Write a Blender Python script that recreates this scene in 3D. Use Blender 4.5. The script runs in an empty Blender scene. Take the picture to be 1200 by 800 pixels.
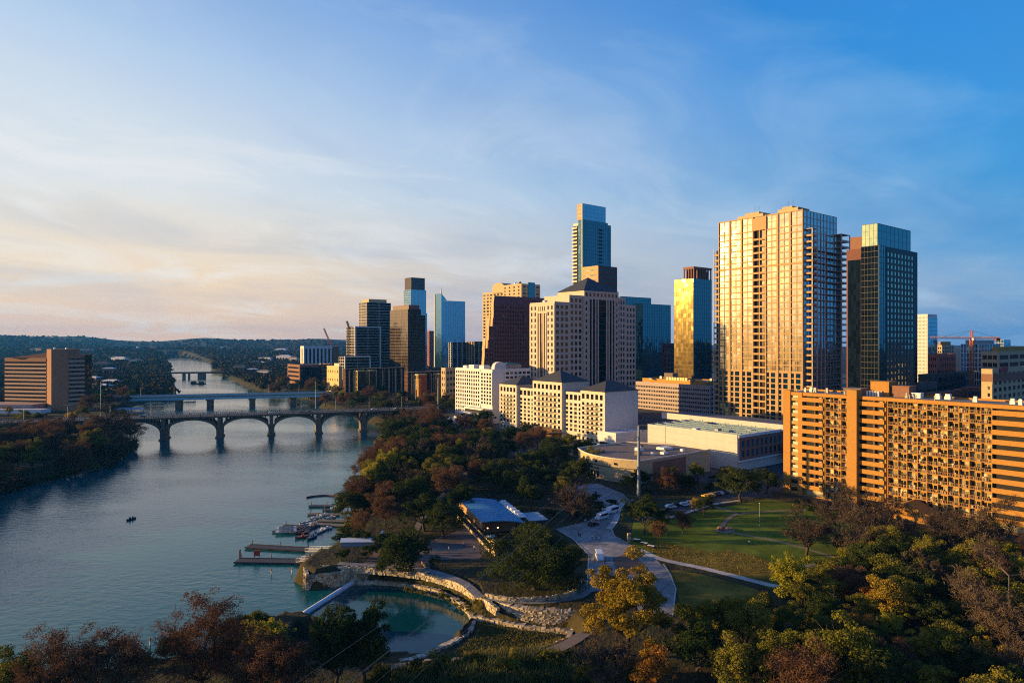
import bpy, bmesh, math, random
import numpy as np
from mathutils import Vector, Matrix
sc = bpy.context.scene
COL = sc.collection
R = math.radians
PI = math.pi
rng = np.random.default_rng(7)
random.seed(7)

# ------------------------------------------------------------------ camera, sky, sun, exposure
CAM_Z = 70.0
cam = bpy.data.cameras.new("camera"); cam.lens = 24.0; cam.sensor_width = 36.0
cam.clip_start = 1.0; cam.clip_end = 60000.0
cam_o = bpy.data.objects.new("camera", cam); COL.objects.link(cam_o)
cam_o.location = (0, 0, CAM_Z); cam_o.rotation_euler = (R(90), 0, 0)
sc.camera = cam_o
SUN_AZ, SUN_EL = -88.0, 8.0          # degrees from +Y (negative = left), elevation
SUN_STRENGTH, SUN_COL = 5.0, (1.0, 0.62, 0.20)
SKY_STRENGTH = 0.10
EXPOSURE = 1.20
HAZE_DENSITY = 5.0e-5
sc.view_settings.view_transform = 'Standard'; sc.view_settings.look = 'None'
sc.view_settings.gamma = 1.0; sc.view_settings.exposure = EXPOSURE
sc.view_settings.use_curve_mapping = False
sc.render.engine = 'CYCLES'
sc.cycles.use_denoising = False; sc.cycles.use_adaptive_sampling = False; sc.cycles.filter_width = 1.1
sc.cycles.max_bounces = 6; sc.cycles.diffuse_bounces = 3; sc.cycles.glossy_bounces = 3
sc.cycles.transmission_bounces = 2; sc.cycles.volume_bounces = 0; sc.cycles.transparent_max_bounces = 4
sc.cycles.caustics_reflective = False; sc.cycles.caustics_refractive = False
sc.cycles.sample_clamp_indirect = 6.0

def lin(c):
    return tuple(((v/255.0)/12.92 if v/255.0 <= 0.04045 else ((v/255.0+0.055)/1.055)**2.4) for v in c)

def build_world():
    w = bpy.data.worlds.new("World"); sc.world = w; w.use_nodes = True
    nt = w.node_tree; N = nt.nodes; L = nt.links
    bg = N['Background']; bg.inputs[1].default_value = SKY_STRENGTH
    K = 1.0/SKY_STRENGTH
    def n(t, **kw):
        o = N.new(t)
        for k, v in kw.items(): setattr(o, k, v)
        return o
    def m(op, a, b=None, c=None, clamp=False):
        o = n('ShaderNodeMath', operation=op, use_clamp=clamp)
        for i, v in enumerate((a, b, c)):
            if v is None: continue
            if isinstance(v, (int, float)): o.inputs[i].default_value = v
            else: L.new(v, o.inputs[i])
        return o.outputs[0]
    def mix(f, a, b, bt='MIX'):
        o = n('ShaderNodeMix', data_type='RGBA', blend_type=bt)
        for i, v in ((0, f), (6, a), (7, b)):
            if isinstance(v, (int, float)): o.inputs[i].default_value = v
            elif isinstance(v, tuple): o.inputs[i].default_value = (*v, 1)
            else: L.new(v, o.inputs[i])
        return o.outputs[2]
    def ramp(f, stops):
        o = n('ShaderNodeValToRGB'); cr = o.color_ramp
        while len(cr.elements) < len(stops): cr.elements.new(0.5)
        for e, (p, c) in zip(cr.elements, stops):
            e.position = p; e.color = (*lin(c), 1)
        L.new(f, o.inputs[0]); return o.outputs[0]
    sk = n('ShaderNodeTexSky', sky_type='NISHITA'); sk.sun_disc = False
    sk.sun_elevation = R(SUN_EL); sk.sun_rotation = R(SUN_AZ); sk.altitude = 150
    sk.air_density = 1.0; sk.dust_density = 1.0; sk.ozone_density = 3.0
    tc = n('ShaderNodeTexCoord'); sep = n('ShaderNodeSeparateXYZ'); L.new(tc.outputs['Generated'], sep.inputs[0])
    x, y, z = sep.outputs
    hor = m('SQRT', m('ADD', m('MULTIPLY', x, x), m('MULTIPLY', y, y)))
    t = m('DIVIDE', z, m('MAXIMUM', hor, 0.05))
    west = m('DIVIDE', m('MULTIPLY', x, -1.0), m('MAXIMUM', hor, 0.05))
    # high thin cloud veil seen on a flat layer overhead
    den = m('ADD', m('MAXIMUM', z, 0.0), 0.20)
    u = m('DIVIDE', x, den); v = m('DIVIDE', y, den)
    cmb = n('ShaderNodeCombineXYZ'); L.new(m('ADD', m('MULTIPLY', u, 0.75), m('MULTIPLY', v, 0.45)), cmb.inputs[0])
    L.new(m('SUBTRACT', m('MULTIPLY', v, 1.0), m('MULTIPLY', u, 0.75)), cmb.inputs[1])
    def noise(scale, det, rough, dist, off):
        o = n('ShaderNodeTexNoise'); mp = n('ShaderNodeMapping'); mp.inputs[1].default_value = (off, off*1.7, 0)
        L.new(cmb.outputs[0], mp.inputs[0]); L.new(mp.outputs[0], o.inputs['Vector'])
        o.inputs['Scale'].default_value = scale; o.inputs['Detail'].default_value = det
        o.inputs['Roughness'].default_value = rough; o.inputs['Distortion'].default_value = dist
        return o.outputs[0]
    n1 = noise(0.60, 9, 0.56, 0.6, 3.1)
    n2 = noise(1.6, 10, 0.56, 0.9, 9.4)
    nn = m('ADD', m('MULTIPLY', n1, 0.65), m('MULTIPLY', n2, 0.35))
    tt = m('ADD', t, m('MULTIPLY', m('SUBTRACT', nn, 0.5), 0.16))
    tt = m('MULTIPLY', tt, 1.0, clamp=True)
    left = ramp(tt, [(0.0, (250, 206, 174)), (0.03, (246, 210, 178)), (0.08, (246, 219, 186)), (0.14, (234, 222, 206)),
                     (0.21, (222, 227, 229)), (0.30, (210, 221, 231)), (0.38, (192, 212, 233)), (0.60, (120, 170, 226)), (1.0, (60, 115, 195))])
    right = ramp(tt, [(0.0, (60, 158, 220)), (0.04, (56, 150, 212)), (0.12, (58, 152, 213)), (0.20, (68, 158, 219)),
                      (0.29, (56, 150, 223)), (0.38, (46, 141, 221)), (0.60, (44, 116, 200)), (1.0, (38, 92, 176))])
    wf = m('ADD', m('MULTIPLY', m('ADD', west, m('MULTIPLY', m('SUBTRACT', nn, 0.5), 0.95)), 0.86), 0.64)
    wf = m('SUBTRACT', wf, m('MULTIPLY', m('MAXIMUM', m('SUBTRACT', t, 0.15), 0.0), 0.85), clamp=True)
    veil = mix(wf, right, left)
    # brighter and greyer strands in the veil
    r1 = n('ShaderNodeMapRange'); L.new(n2, r1.inputs[0]); r1.inputs[1].default_value = 0.49; r1.inputs[2].default_value = 0.64
    r1.inputs[3].default_value = 0; r1.inputs[4].default_value = 0.60
    strands = mix(wf, lin((112, 178, 228)), lin((244, 240, 236)))
    fade = m('SUBTRACT', 1.0, m('MULTIPLY', tt, 1.3), clamp=True)
    veil = mix(m('MULTIPLY', r1.outputs[0], fade), veil, strands)
    r2 = n('ShaderNodeMapRange'); L.new(n1, r2.inputs[0]); r2.inputs[1].default_value = 0.53; r2.inputs[2].default_value = 0.38
    r2.inputs[3].default_value = 0; r2.inputs[4].default_value = 0.72
    grey = mix(wf, lin((54, 136, 202)), lin((178, 190, 206)))
    low = m('MULTIPLY', m('ADD', t, 0.015), 6.5, clamp=True)
    veil = mix(m('MULTIPLY', m('MULTIPLY', r2.outputs[0], low), fade), veil, grey)
    vs = n('ShaderNodeVectorMath', operation='SCALE'); L.new(veil, vs.inputs[0]); vs.inputs[3].default_value = K*0.43
    ns = n('ShaderNodeVectorMath', operation='SCALE'); L.new(sk.outputs[0], ns.inputs[0]); ns.inputs[3].default_value = 0.075
    ad = n('ShaderNodeVectorMath', operation='ADD'); L.new(vs.outputs[0], ad.inputs[0]); L.new(ns.outputs[0], ad.inputs[1])
    # the lower half of the world is only ever met below the ground: keep it dim
    below = m('LESS_THAN', z, -0.02)
    L.new(mix(below, ad.outputs[0], (0.6, 0.6, 0.6)), bg.inputs[0])
build_world()
sun = bpy.data.lights.new("sun", 'SUN'); sun.energy = SUN_STRENGTH; sun.color = SUN_COL; sun.angle = R(0.6)
sun_o = bpy.data.objects.new("sun", sun); COL.objects.link(sun_o)
_sd = Vector((math.sin(R(SUN_AZ))*math.cos(R(SUN_EL)), math.cos(R(SUN_AZ))*math.cos(R(SUN_EL)), math.sin(R(SUN_EL))))
sun_o.rotation_euler = _sd.to_track_quat('Z', 'Y').to_euler(); sun_o.location = (-300, 0, 200)

# ------------------------------------------------------------------ measuring helpers (photograph pixel -> place in metres)
G = 5.0
def at(px, py, z=G):
    Y = 800.0*(CAM_Z-z)/(py-400.0)
    return ((px-600.0)/800.0*Y, Y)
def at3(px, py, z=G):
    x, y = at(px, py, z); return Vector((x, y, z))
def zt(py, Y): return CAM_Z + (400.0-py)*Y/800.0
DN = (0.785, 0.6195); DW = (-0.6195, 0.785); ROT = math.atan2(DN[1], DN[0])
def length_to(C, px, d):
    k = (px-600.0)/800.0
    return (k*C[1]-C[0])/(d[0]-k*d[1])

# ------------------------------------------------------------------ materials
MATS = {}
def mat(name, col, rough=0.8, var=0.18, scale=0.6, metallic=0.0, spec=0.35, bump=0.0, fine=True, col2=None, stain=0.0, joints=0.0, patch=0.0):
    if name in MATS: return MATS[name]
    col = tuple(c*.80 for c in col); col2 = tuple(c*.80 for c in col2) if col2 else None
    m = bpy.data.materials.new(name); m.use_nodes = True
    nt = m.node_tree; N = nt.nodes; L = nt.links; b = N['Principled BSDF']
    b.inputs['Roughness'].default_value = rough; b.inputs['Metallic'].default_value = metallic
    b.inputs['Specular IOR Level'].default_value = spec
    tc = N.new('ShaderNodeTexCoord'); nz = N.new('ShaderNodeTexNoise')
    nz.inputs['Scale'].default_value = scale; nz.inputs['Detail'].default_value = 6.0; nz.inputs['Roughness'].default_value = 0.65
    L.new(tc.outputs['Object'], nz.inputs['Vector'])
    mx = N.new('ShaderNodeMix'); mx.data_type = 'RGBA'
    c2 = col2 if col2 else tuple(min(1, c*(1+var)) for c in col)
    c1 = col if col2 else tuple(c*(1-var) for c in col)
    mx.inputs[6].default_value = (*c1, 1); mx.inputs[7].default_value = (*c2, 1)
    mr = N.new('ShaderNodeMapRange'); mr.inputs[1].default_value = 0.3; mr.inputs[2].default_value = 0.7
    L.new(nz.outputs[0], mr.inputs[0]); L.new(mr.outputs[0], mx.inputs[0])
    out = mx.outputs[2]
    if stain > 0:   # vertical weather streaks
        mp = N.new('ShaderNodeMapping'); mp.inputs[3].default_value = (1.3, 1.3, 0.06); L.new(tc.outputs['Object'], mp.inputs[0])
        n2 = N.new('ShaderNodeTexNoise'); n2.inputs['Scale'].default_value = 1.0; n2.inputs['Detail'].default_value = 5
        L.new(mp.outputs[0], n2.inputs['Vector'])
        m2 = N.new('ShaderNodeMapRange'); m2.inputs[1].default_value = 0.5; m2.inputs[2].default_value = 0.75; m2.inputs[4].default_value = stain
        L.new(n2.outputs[0], m2.inputs[0])
        mm = N.new('ShaderNodeMix'); mm.data_type = 'RGBA'; mm.inputs[7].default_value = (*tuple(c*0.45 for c in col), 1)
        L.new(m2.outputs[0], mm.inputs[0]); L.new(out, mm.inputs[6]); out = mm.outputs[2]
    if patch > 0:
        n5 = N.new('ShaderNodeTexNoise'); n5.inputs['Scale'].default_value = 0.09; n5.inputs['Detail'].default_value = 8; n5.inputs['Roughness'].default_value = 0.7; L.new(tc.outputs['Object'], n5.inputs['Vector'])
        m5 = N.new('ShaderNodeMapRange'); m5.inputs[1].default_value = 0.42; m5.inputs[2].default_value = 0.62; m5.inputs[3].default_value = 1-patch; m5.inputs[4].default_value = 1+patch*.5; L.new(n5.outputs[0], m5.inputs[0])
        v5 = N.new('ShaderNodeVectorMath'); v5.operation = 'SCALE'; L.new(out, v5.inputs[0]); L.new(m5.outputs[0], v5.inputs[3]); out = v5.outputs[0]
    if joints > 0:
        bk = N.new('ShaderNodeTexBrick'); bk.offset = 0.0; bk.inputs['Scale'].default_value = 1.0; bk.inputs['Brick Width'].default_value = joints; bk.inputs['Row Height'].default_value = joints
        bk.inputs['Mortar Size'].default_value = joints*.035; bk.inputs['Color1'].default_value = (1,1,1,1); bk.inputs['Color2'].default_value = (.86,.86,.86,1); bk.inputs['Mortar'].default_value = (.5,.48,.46,1)
        mpj = N.new('ShaderNodeMapping'); mpj.inputs[2].default_value = (0,0,.5); L.new(tc.outputs['Object'], mpj.inputs[0]); L.new(mpj.outputs[0], bk.inputs['Vector'])
        mj = N.new('ShaderNodeMix'); mj.data_type = 'RGBA'; mj.blend_type = 'MULTIPLY'; mj.inputs[0].default_value = 1; L.new(out, mj.inputs[6]); L.new(bk.outputs['Color'], mj.inputs[7]); out = mj.outputs[2]
    L.new(out, b.inputs['Base Color'])
    if bump > 0:
        bp = N.new('ShaderNodeBump'); bp.inputs['Strength'].default_value = bump; bp.inputs['Distance'].default_value = 0.1
        n3 = N.new('ShaderNodeTexNoise'); n3.inputs['Scale'].default_value = scale*6; n3.inputs['Detail'].default_value = 5
        L.new(tc.outputs['Object'], n3.inputs['Vector']); L.new(n3.outputs[0], bp.inputs['Height']); L.new(bp.outputs[0], b.inputs['Normal'])
    MATS[name] = m; return m

def glass(name, body, tint, refl=0.45, rough=0.06, pane=(3.0, 3.0, 4.0), wob=0.02):
    """coated architectural glass: dark body, tinted mirror coat, each pane set a hair out of true"""
    if name in MATS: return MATS[name]
    m = bpy.data.materials.new(name); m.use_nodes = True
    nt = m.node_tree; N = nt.nodes; L = nt.links; N.remove(N['Principled BSDF']); out = N['Material Output']
    tc = N.new('ShaderNodeTexCoord')
    dv = N.new('ShaderNodeVectorMath'); dv.operation = 'DIVIDE'; dv.inputs[1].default_value = pane; L.new(tc.outputs['Object'], dv.inputs[0])
    ad = N.new('ShaderNodeVectorMath'); ad.operation = 'ADD'; ad.inputs[1].default_value = (0.013, 0.017, 0.011); L.new(dv.outputs[0], ad.inputs[0])
    fl = N.new('ShaderNodeVectorMath'); fl.operation = 'FLOOR'; L.new(ad.outputs[0], fl.inputs[0])
    wn = N.new('ShaderNodeTexWhiteNoise'); wn.noise_dimensions = '3D'; L.new(fl.outputs[0], wn.inputs['Vector'])
    sb = N.new('ShaderNodeVectorMath'); sb.operation = 'SUBTRACT'; sb.inputs[1].default_value = (0.5, 0.5, 0.5); L.new(wn.outputs['Color'], sb.inputs[0])
    sl = N.new('ShaderNodeVectorMath'); sl.operation = 'SCALE'; sl.inputs[3].default_value = wob; L.new(sb.outputs[0], sl.inputs[0])
    nz = N.new('ShaderNodeTexNoise'); nz.inputs['Scale'].default_value = 0.35; L.new(tc.outputs['Object'], nz.inputs['Vector'])
    s2 = N.new('ShaderNodeVectorMath'); s2.operation = 'SUBTRACT'; s2.inputs[1].default_value = (0.5, 0.5, 0.5); L.new(nz.outputs['Color'], s2.inputs[0])
    s3 = N.new('ShaderNodeVectorMath'); s3.operation = 'SCALE'; s3.inputs[3].default_value = wob*1.2; L.new(s2.outputs[0], s3.inputs[0])
    ge = N.new('ShaderNodeNewGeometry')
    a1 = N.new('ShaderNodeVectorMath'); L.new(ge.outputs['Normal'], a1.inputs[0]); L.new(sl.outputs[0], a1.inputs[1])
    a2 = N.new('ShaderNodeVectorMath'); L.new(a1.outputs[0], a2.inputs[0]); L.new(s3.outputs[0], a2.inputs[1])
    nm = N.new('ShaderNodeVectorMath'); nm.operation = 'NORMALIZE'; L.new(a2.outputs[0], nm.inputs[0])
    df = N.new('ShaderNodeBsdfDiffuse')
    mx = N.new('ShaderNodeMix'); mx.data_type = 'RGBA'; mx.inputs[6].default_value = (*tuple(c*0.5 for c in body), 1); mx.inputs[7].default_value = (*tuple(c*1.8 for c in body), 1)
    L.new(wn.outputs['Value'], mx.inputs[0]); L.new(mx.outputs[2], df.inputs[0])
    gl = N.new('ShaderNodeBsdfGlossy'); gl.inputs[0].default_value = (*tint, 1); gl.inputs['Roughness'].default_value = rough
    L.new(nm.outputs[0], gl.inputs['Normal'])
    lw = N.new('ShaderNodeFresnel'); lw.inputs[0].default_value = 1.5
    fm = N.new('ShaderNodeMath'); fm.operation = 'ADD'; fm.use_clamp = True; fm.inputs[1].default_value = refl; L.new(lw.outputs[0], fm.inputs[0])
    ms = N.new('ShaderNodeMixShader'); L.new(fm.outputs[0], ms.inputs[0]); L.new(df.outputs[0], ms.inputs[1]); L.new(gl.outputs[0], ms.inputs[2])
    L.new(ms.outputs[0], out.inputs[0]); MATS[name] = m; return m

def leafmat(name, cols, transl=0.25):
    m = bpy.data.materials.new(name); m.use_nodes = True
    nt = m.node_tree; N = nt.nodes; L = nt.links; N.remove(N['Principled BSDF']); out = N['Material Output']
    ge = N.new('ShaderNodeNewGeometry'); oi = N.new('ShaderNodeObjectInfo')
    tc = N.new('ShaderNodeTexCoord'); nz = N.new('ShaderNodeTexNoise'); nz.inputs['Scale'].default_value = 0.45; nz.inputs['Detail'].default_value = 3
    L.new(tc.outputs['Object'], nz.inputs['Vector'])
    ad = N.new('ShaderNodeMath'); ad.operation = 'MULTIPLY_ADD'; L.new(ge.outputs['Random Per Island'], ad.inputs[0]); ad.inputs[1].default_value = 0.5
    L.new(nz.outputs[0], ad.inputs[2])
    a2 = N.new('ShaderNodeMath'); a2.operation = 'MULTIPLY_ADD'; L.new(oi.outputs['Random'], a2.inputs[0]); a2.inputs[1].default_value = 0.35; L.new(ad.outputs[0], a2.inputs[2])
    mr = N.new('ShaderNodeMapRange'); mr.inputs[1].default_value = 0.35; mr.inputs[2].default_value = 1.2; L.new(a2.outputs[0], mr.inputs[0])
    cols = [tuple(v*1.42 for v in c) for c in cols]
    cr = N.new('ShaderNodeValToRGB'); el = cr.color_ramp.elements
    while len(el) < len(cols): el.new(0.5)
    for i, c in enumerate(cols): el[i].position = i/(len(cols)-1); el[i].color = (*c, 1)
    L.new(mr.outputs[0], cr.inputs[0])
    df = N.new('ShaderNodeBsdfDiffuse'); tr = N.new('ShaderNodeBsdfTranslucent'); L.new(cr.outputs[0], df.inputs[0]); L.new(cr.outputs[0], tr.inputs[0])
    ms = N.new('ShaderNodeMixShader'); ms.inputs[0].default_value = transl; L.new(df.outputs[0], ms.inputs[1]); L.new(tr.outputs[0], ms.inputs[2])
    L.new(ms.outputs[0], out.inputs[0]); return m

# ------------------------------------------------------------------ mesh builder
class MB:
    def __init__(s): s.v = []; s.f = []; s.m = []
    def add(s, vs, fs, mi=0):
        o = len(s.v); s.v.extend(vs); s.f.extend([tuple(i+o for i in f) for f in fs]); s.m.extend([mi]*len(fs))
    def box(s, x0, x1, y0, y1, z0, z1, mi=0):
        if x0 > x1: x0, x1 = x1, x0
        if y0 > y1: y0, y1 = y1, y0
        s.add([(x0,y0,z0),(x1,y0,z0),(x1,y1,z0),(x0,y1,z0),(x0,y0,z1),(x1,y0,z1),(x1,y1,z1),(x0,y1,z1)],
              [(0,3,2,1),(4,5,6,7),(0,1,5,4),(1,2,6,5),(2,3,7,6),(3,0,4,7)], mi)
    def prism(s, poly, z0, z1, mi=0):
        n = len(poly); a = sum(poly[i][0]*poly[(i+1)%n][1]-poly[(i+1)%n][0]*poly[i][1] for i in range(n))
        if a < 0: poly = poly[::-1]
        vs = [(p[0],p[1],z0) for p in poly]+[(p[0],p[1],z1) for p in poly]
        fs = [tuple(range(n-1,-1,-1)), tuple(range(n,2*n))]+[(i,(i+1)%n,n+(i+1)%n,n+i) for i in range(n)]
        s.add(vs, fs, mi)
    def side_prism(s, prof, axis, a0, a1, mi=0):
        """profile in (u,z), extruded along the other horizontal axis; axis='y' -> profile in x,z"""
        n = len(prof)
        P = (lambda u,z,a:(u,a,z)) if axis == 'y' else (lambda u,z,a:(a,u,z))
        vs = [P(u,z,a0) for u,z in prof]+[P(u,z,a1) for u,z in prof]
        fs = [tuple(range(n)), tuple(range(2*n-1,n-1,-1))]+[(i+n,(i+1)%n+n,(i+1)%n,i) for i in range(n)]
        s.add(vs, fs, mi)
    def hip(s, x0, x1, y0, y1, z0, h, ridge=0.0, eave=0.0, mi=0):
        x0-=eave;x1+=eave;y0-=eave;y1+=eave; cx=(x0+x1)/2; cy=(y0+y1)/2
        if ridge > 0:
            if x1-x0 > y1-y0: r=[(cx-ridge/2,cy,z0+h),(cx+ridge/2,cy,z0+h)]; fs=[(0,1,5,4),(1,2,5),(2,3,4,5),(3,0,4)]
            else: r=[(cx,cy-ridge/2,z0+h),(cx,cy+ridge/2,z0+h)]; fs=[(0,1,4),(1,2,5,4),(2,3,5),(3,0,4,5)]
        else: r=[(cx,cy,z0+h)]; fs=[(0,1,4),(1,2,4),(2,3,4),(3,0,4)]
        s.add([(x0,y0,z0),(x1,y0,z0),(x1,y1,z0),(x0,y1,z0)]+r, fs+[(3,2,1,0)], mi)
    def tube(s, pts, rad, n=6, mi=0, cap=True):
        pts = [Vector(p) for p in pts]
        if not hasattr(rad, '__len__'): rad = [rad]*len(pts)
        rings = []; o = len(s.v)
        for i, p in enumerate(pts):
            d = (pts[min(i+1,len(pts)-1)]-pts[max(i-1,0)]).normalized()
            a = d.orthogonal().normalized() if i == 0 else (prev-prev.dot(d)*d).normalized()
            prev = a; b = d.cross(a)
            for k in range(n):
                t = 2*PI*k/n; q = p+(a*math.cos(t)+b*math.sin(t))*rad[i]; s.v.append(tuple(q))
        for i in range(len(pts)-1):
            for k in range(n):
                s.f.append((o+i*n+k, o+i*n+(k+1)%n, o+(i+1)*n+(k+1)%n, o+(i+1)*n+k)); s.m.append(mi)
        if cap:
            s.f.append(tuple(o+k for k in range(n-1,-1,-1))); s.m.append(mi)
            e = o+(len(pts)-1)*n; s.f.append(tuple(e+k for k in range(n))); s.m.append(mi)
    def bar(s, a, b, w, mi=0): s.tube([a, b], w*0.7, 4, mi)
    def build(s, name, mats, parent=None, loc=None, rotz=0.0, smooth=False):
        me = bpy.data.meshes.new(name); me.from_pydata(s.v, [], s.f)
        if not isinstance(mats, (list, tuple)): mats = [mats]
        for m in mats: me.materials.append(m)
        if len(mats) > 1: me.polygons.foreach_set('material_index', s.m)
        if smooth: me.polygons.foreach_set('use_smooth', [True]*len(s.f))
        me.update(); return link(name, me, parent, loc, rotz)
def link(name, me, parent=None, loc=None, rotz=0.0):
    o = bpy.data.objects.new(name, me); COL.objects.link(o)
    if parent: o.parent = parent
    if loc is not None: o.location = loc
    o.rotation_euler = (0, 0, rotz); return o
def mesh_arrays(name, V, F, mats):
    me = bpy.data.meshes.new(name); V = np.asarray(V, np.float32); F = np.asarray(F, np.int32)
    nf, k = F.shape
    me.vertices.add(len(V)); me.vertices.foreach_set('co', V.ravel())
    me.loops.add(nf*k); me.loops.foreach_set('vertex_index', F.ravel())
    me.polygons.add(nf); me.polygons.foreach_set('loop_start', np.arange(0, nf*k, k, dtype=np.int32))
    for m in (mats if isinstance(mats, (list, tuple)) else [mats]): me.materials.append(m)
    me.update(calc_edges=True); return me
def thing(name, label, cat, loc=(0,0,0), rotz=0.0, group=None):
    o = bpy.data.objects.new(name, None); COL.objects.link(o); o.location = loc; o.rotation_euler = (0,0,rotz)
    o.empty_display_size = 0.5
    o['label'] = label; o['category'] = cat
    if group: o['group'] = group
    return o
def tag(o, label, cat, group=None):
    o['label'] = label; o['category'] = cat
    if group: o['group'] = group
    return o
def struct(o): o['kind'] = 'structure'; return o
def stuff(o): o['kind'] = 'stuff'; return o
def dup(root, loc, rotz, label=None, scale=None, group=None):
    r = root.copy(); COL.objects.link(r); r.location = loc; r.rotation_euler = (0,0,rotz)
    if scale: r.scale = (scale,)*3 if not hasattr(scale,'__len__') else scale
    if label: r['label'] = label
    if group: r['group'] = group
    for ch in root.children:
        c = ch.copy(); COL.objects.link(c); c.parent = r
        for g in ch.children:
            d = g.copy(); COL.objects.link(d); d.parent = c
    return r


# ------------------------------------------------------------------ ground, water, hills
W0 = [(-420,60),(-260,95),(-150,118),(-100,130),(-84,135),(-66,148),(-57,168),(-50,168)]
POND = [(-31,155),(-20,153.5),(-13,162),(-10.2,173),(-11.5,182),(-18,190.5),(-32,197),(-44,200),(-56,193),(-63,200)]
RB = [(-60,228),(-57,233),(-60,254),(-63,280),(-69,311),(-75,361),(-82,431),(-90,500),(-97,535),(-150,630),(-205,718),(-232,800),(-394,1018),(-499,1217),(-670,1513),(-880,2000),(-1120,2500),(-1500,3100)]
LB = [(-1640,3100),(-1260,2500),(-1000,2000),(-695,1400),(-587,1191),(-440,900),(-398,824),(-412,757),(-383,667),(-318,560),(-262,467),(-229,386),(-233,346),(-236,311),(-245,250),(-285,150),(-420,60)]
RIVER = np.array(W0+POND+RB+LB[:-1], float)
MARSH = np.array([(-9.0,171),(0,166),(13,163),(14.5,156),(6,149),(-5,147),(-14,146),(-15,153),(-10,162)], float)
def poly_sd(P, poly):
    """signed distance to a closed polygon, positive outside"""
    d2 = np.full(len(P), 1e18); inside = np.zeros(len(P), bool)
    n = len(poly)
    for i in range(n):
        a = poly[i]; b = poly[(i+1)%n]; e = b-a
        w = P-a; t = np.clip((w@e)/(e@e), 0, 1)
        q = w-t[:,None]*e; d2 = np.minimum(d2, (q*q).sum(1))
        c = (a[1] > P[:,1]) != (b[1] > P[:,1])
        with np.errstate(divide='ignore', invalid='ignore'):
            xi = a[0]+(P[:,1]-a[1])*e[0]/e[1] if e[1] != 0 else np.full(len(P), 1e18)
        inside ^= c & (P[:,0] < xi)
    d = np.sqrt(d2); return np.where(inside, -d, d)
def sstep(a, b, x):
    t = np.clip((x-a)/(b-a), 0, 1); return t*t*(3-2*t)
def ground_z(P):
    P = np.asarray(P, float); x, y = P[:,0], P[:,1]; r = np.hypot(x, y); az = np.arctan2(x, np.maximum(y, 1))
    d = poly_sd(P, RIVER)
    steep = 3.0+6.0*sstep(210, 260, y)-2.2*((y > 185) & (y < 216) & (x < -38))
    steep = np.where((y < 160) & (x > -50) & (x < 4), 24.0, steep)
    z = -3+8.0*np.clip((d+2.0)/(steep+2.0), 0, 1)
    z = np.where((y < 160) & (x > -50) & (x < 4) & (d > 0), 0.25+4.75*sstep(0, 26, d), z)
    dm = poly_sd(P, MARSH); z = np.where(d > 0, np.minimum(z, 0.55+4.45*sstep(0.0, 3.0, dm)), z)
    # far hills
    h = (52+30*np.sin(az*7+0.6)+24*np.sin(az*17+1.0)+14*np.sin(az*41)+4*np.sin(az*90+2))*(0.08+0.66*(1-sstep(-0.45,0.12,az)))
    z = z+np.where(d > 0, sstep(2800, 6600, r)*np.maximum(h+46*(1-sstep(-.2,.3,az)), 8)+sstep(2400,3600,r)*10*(np.sin(x/310)+np.sin(y/270+x/500)), 0)
    # unseen rise added on the south bank to shade the park
    z = z+11*np.exp(-((x+330)/52)**2)*sstep(-60, 40, y)*(1-sstep(330, 420, y))
    return z
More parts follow.
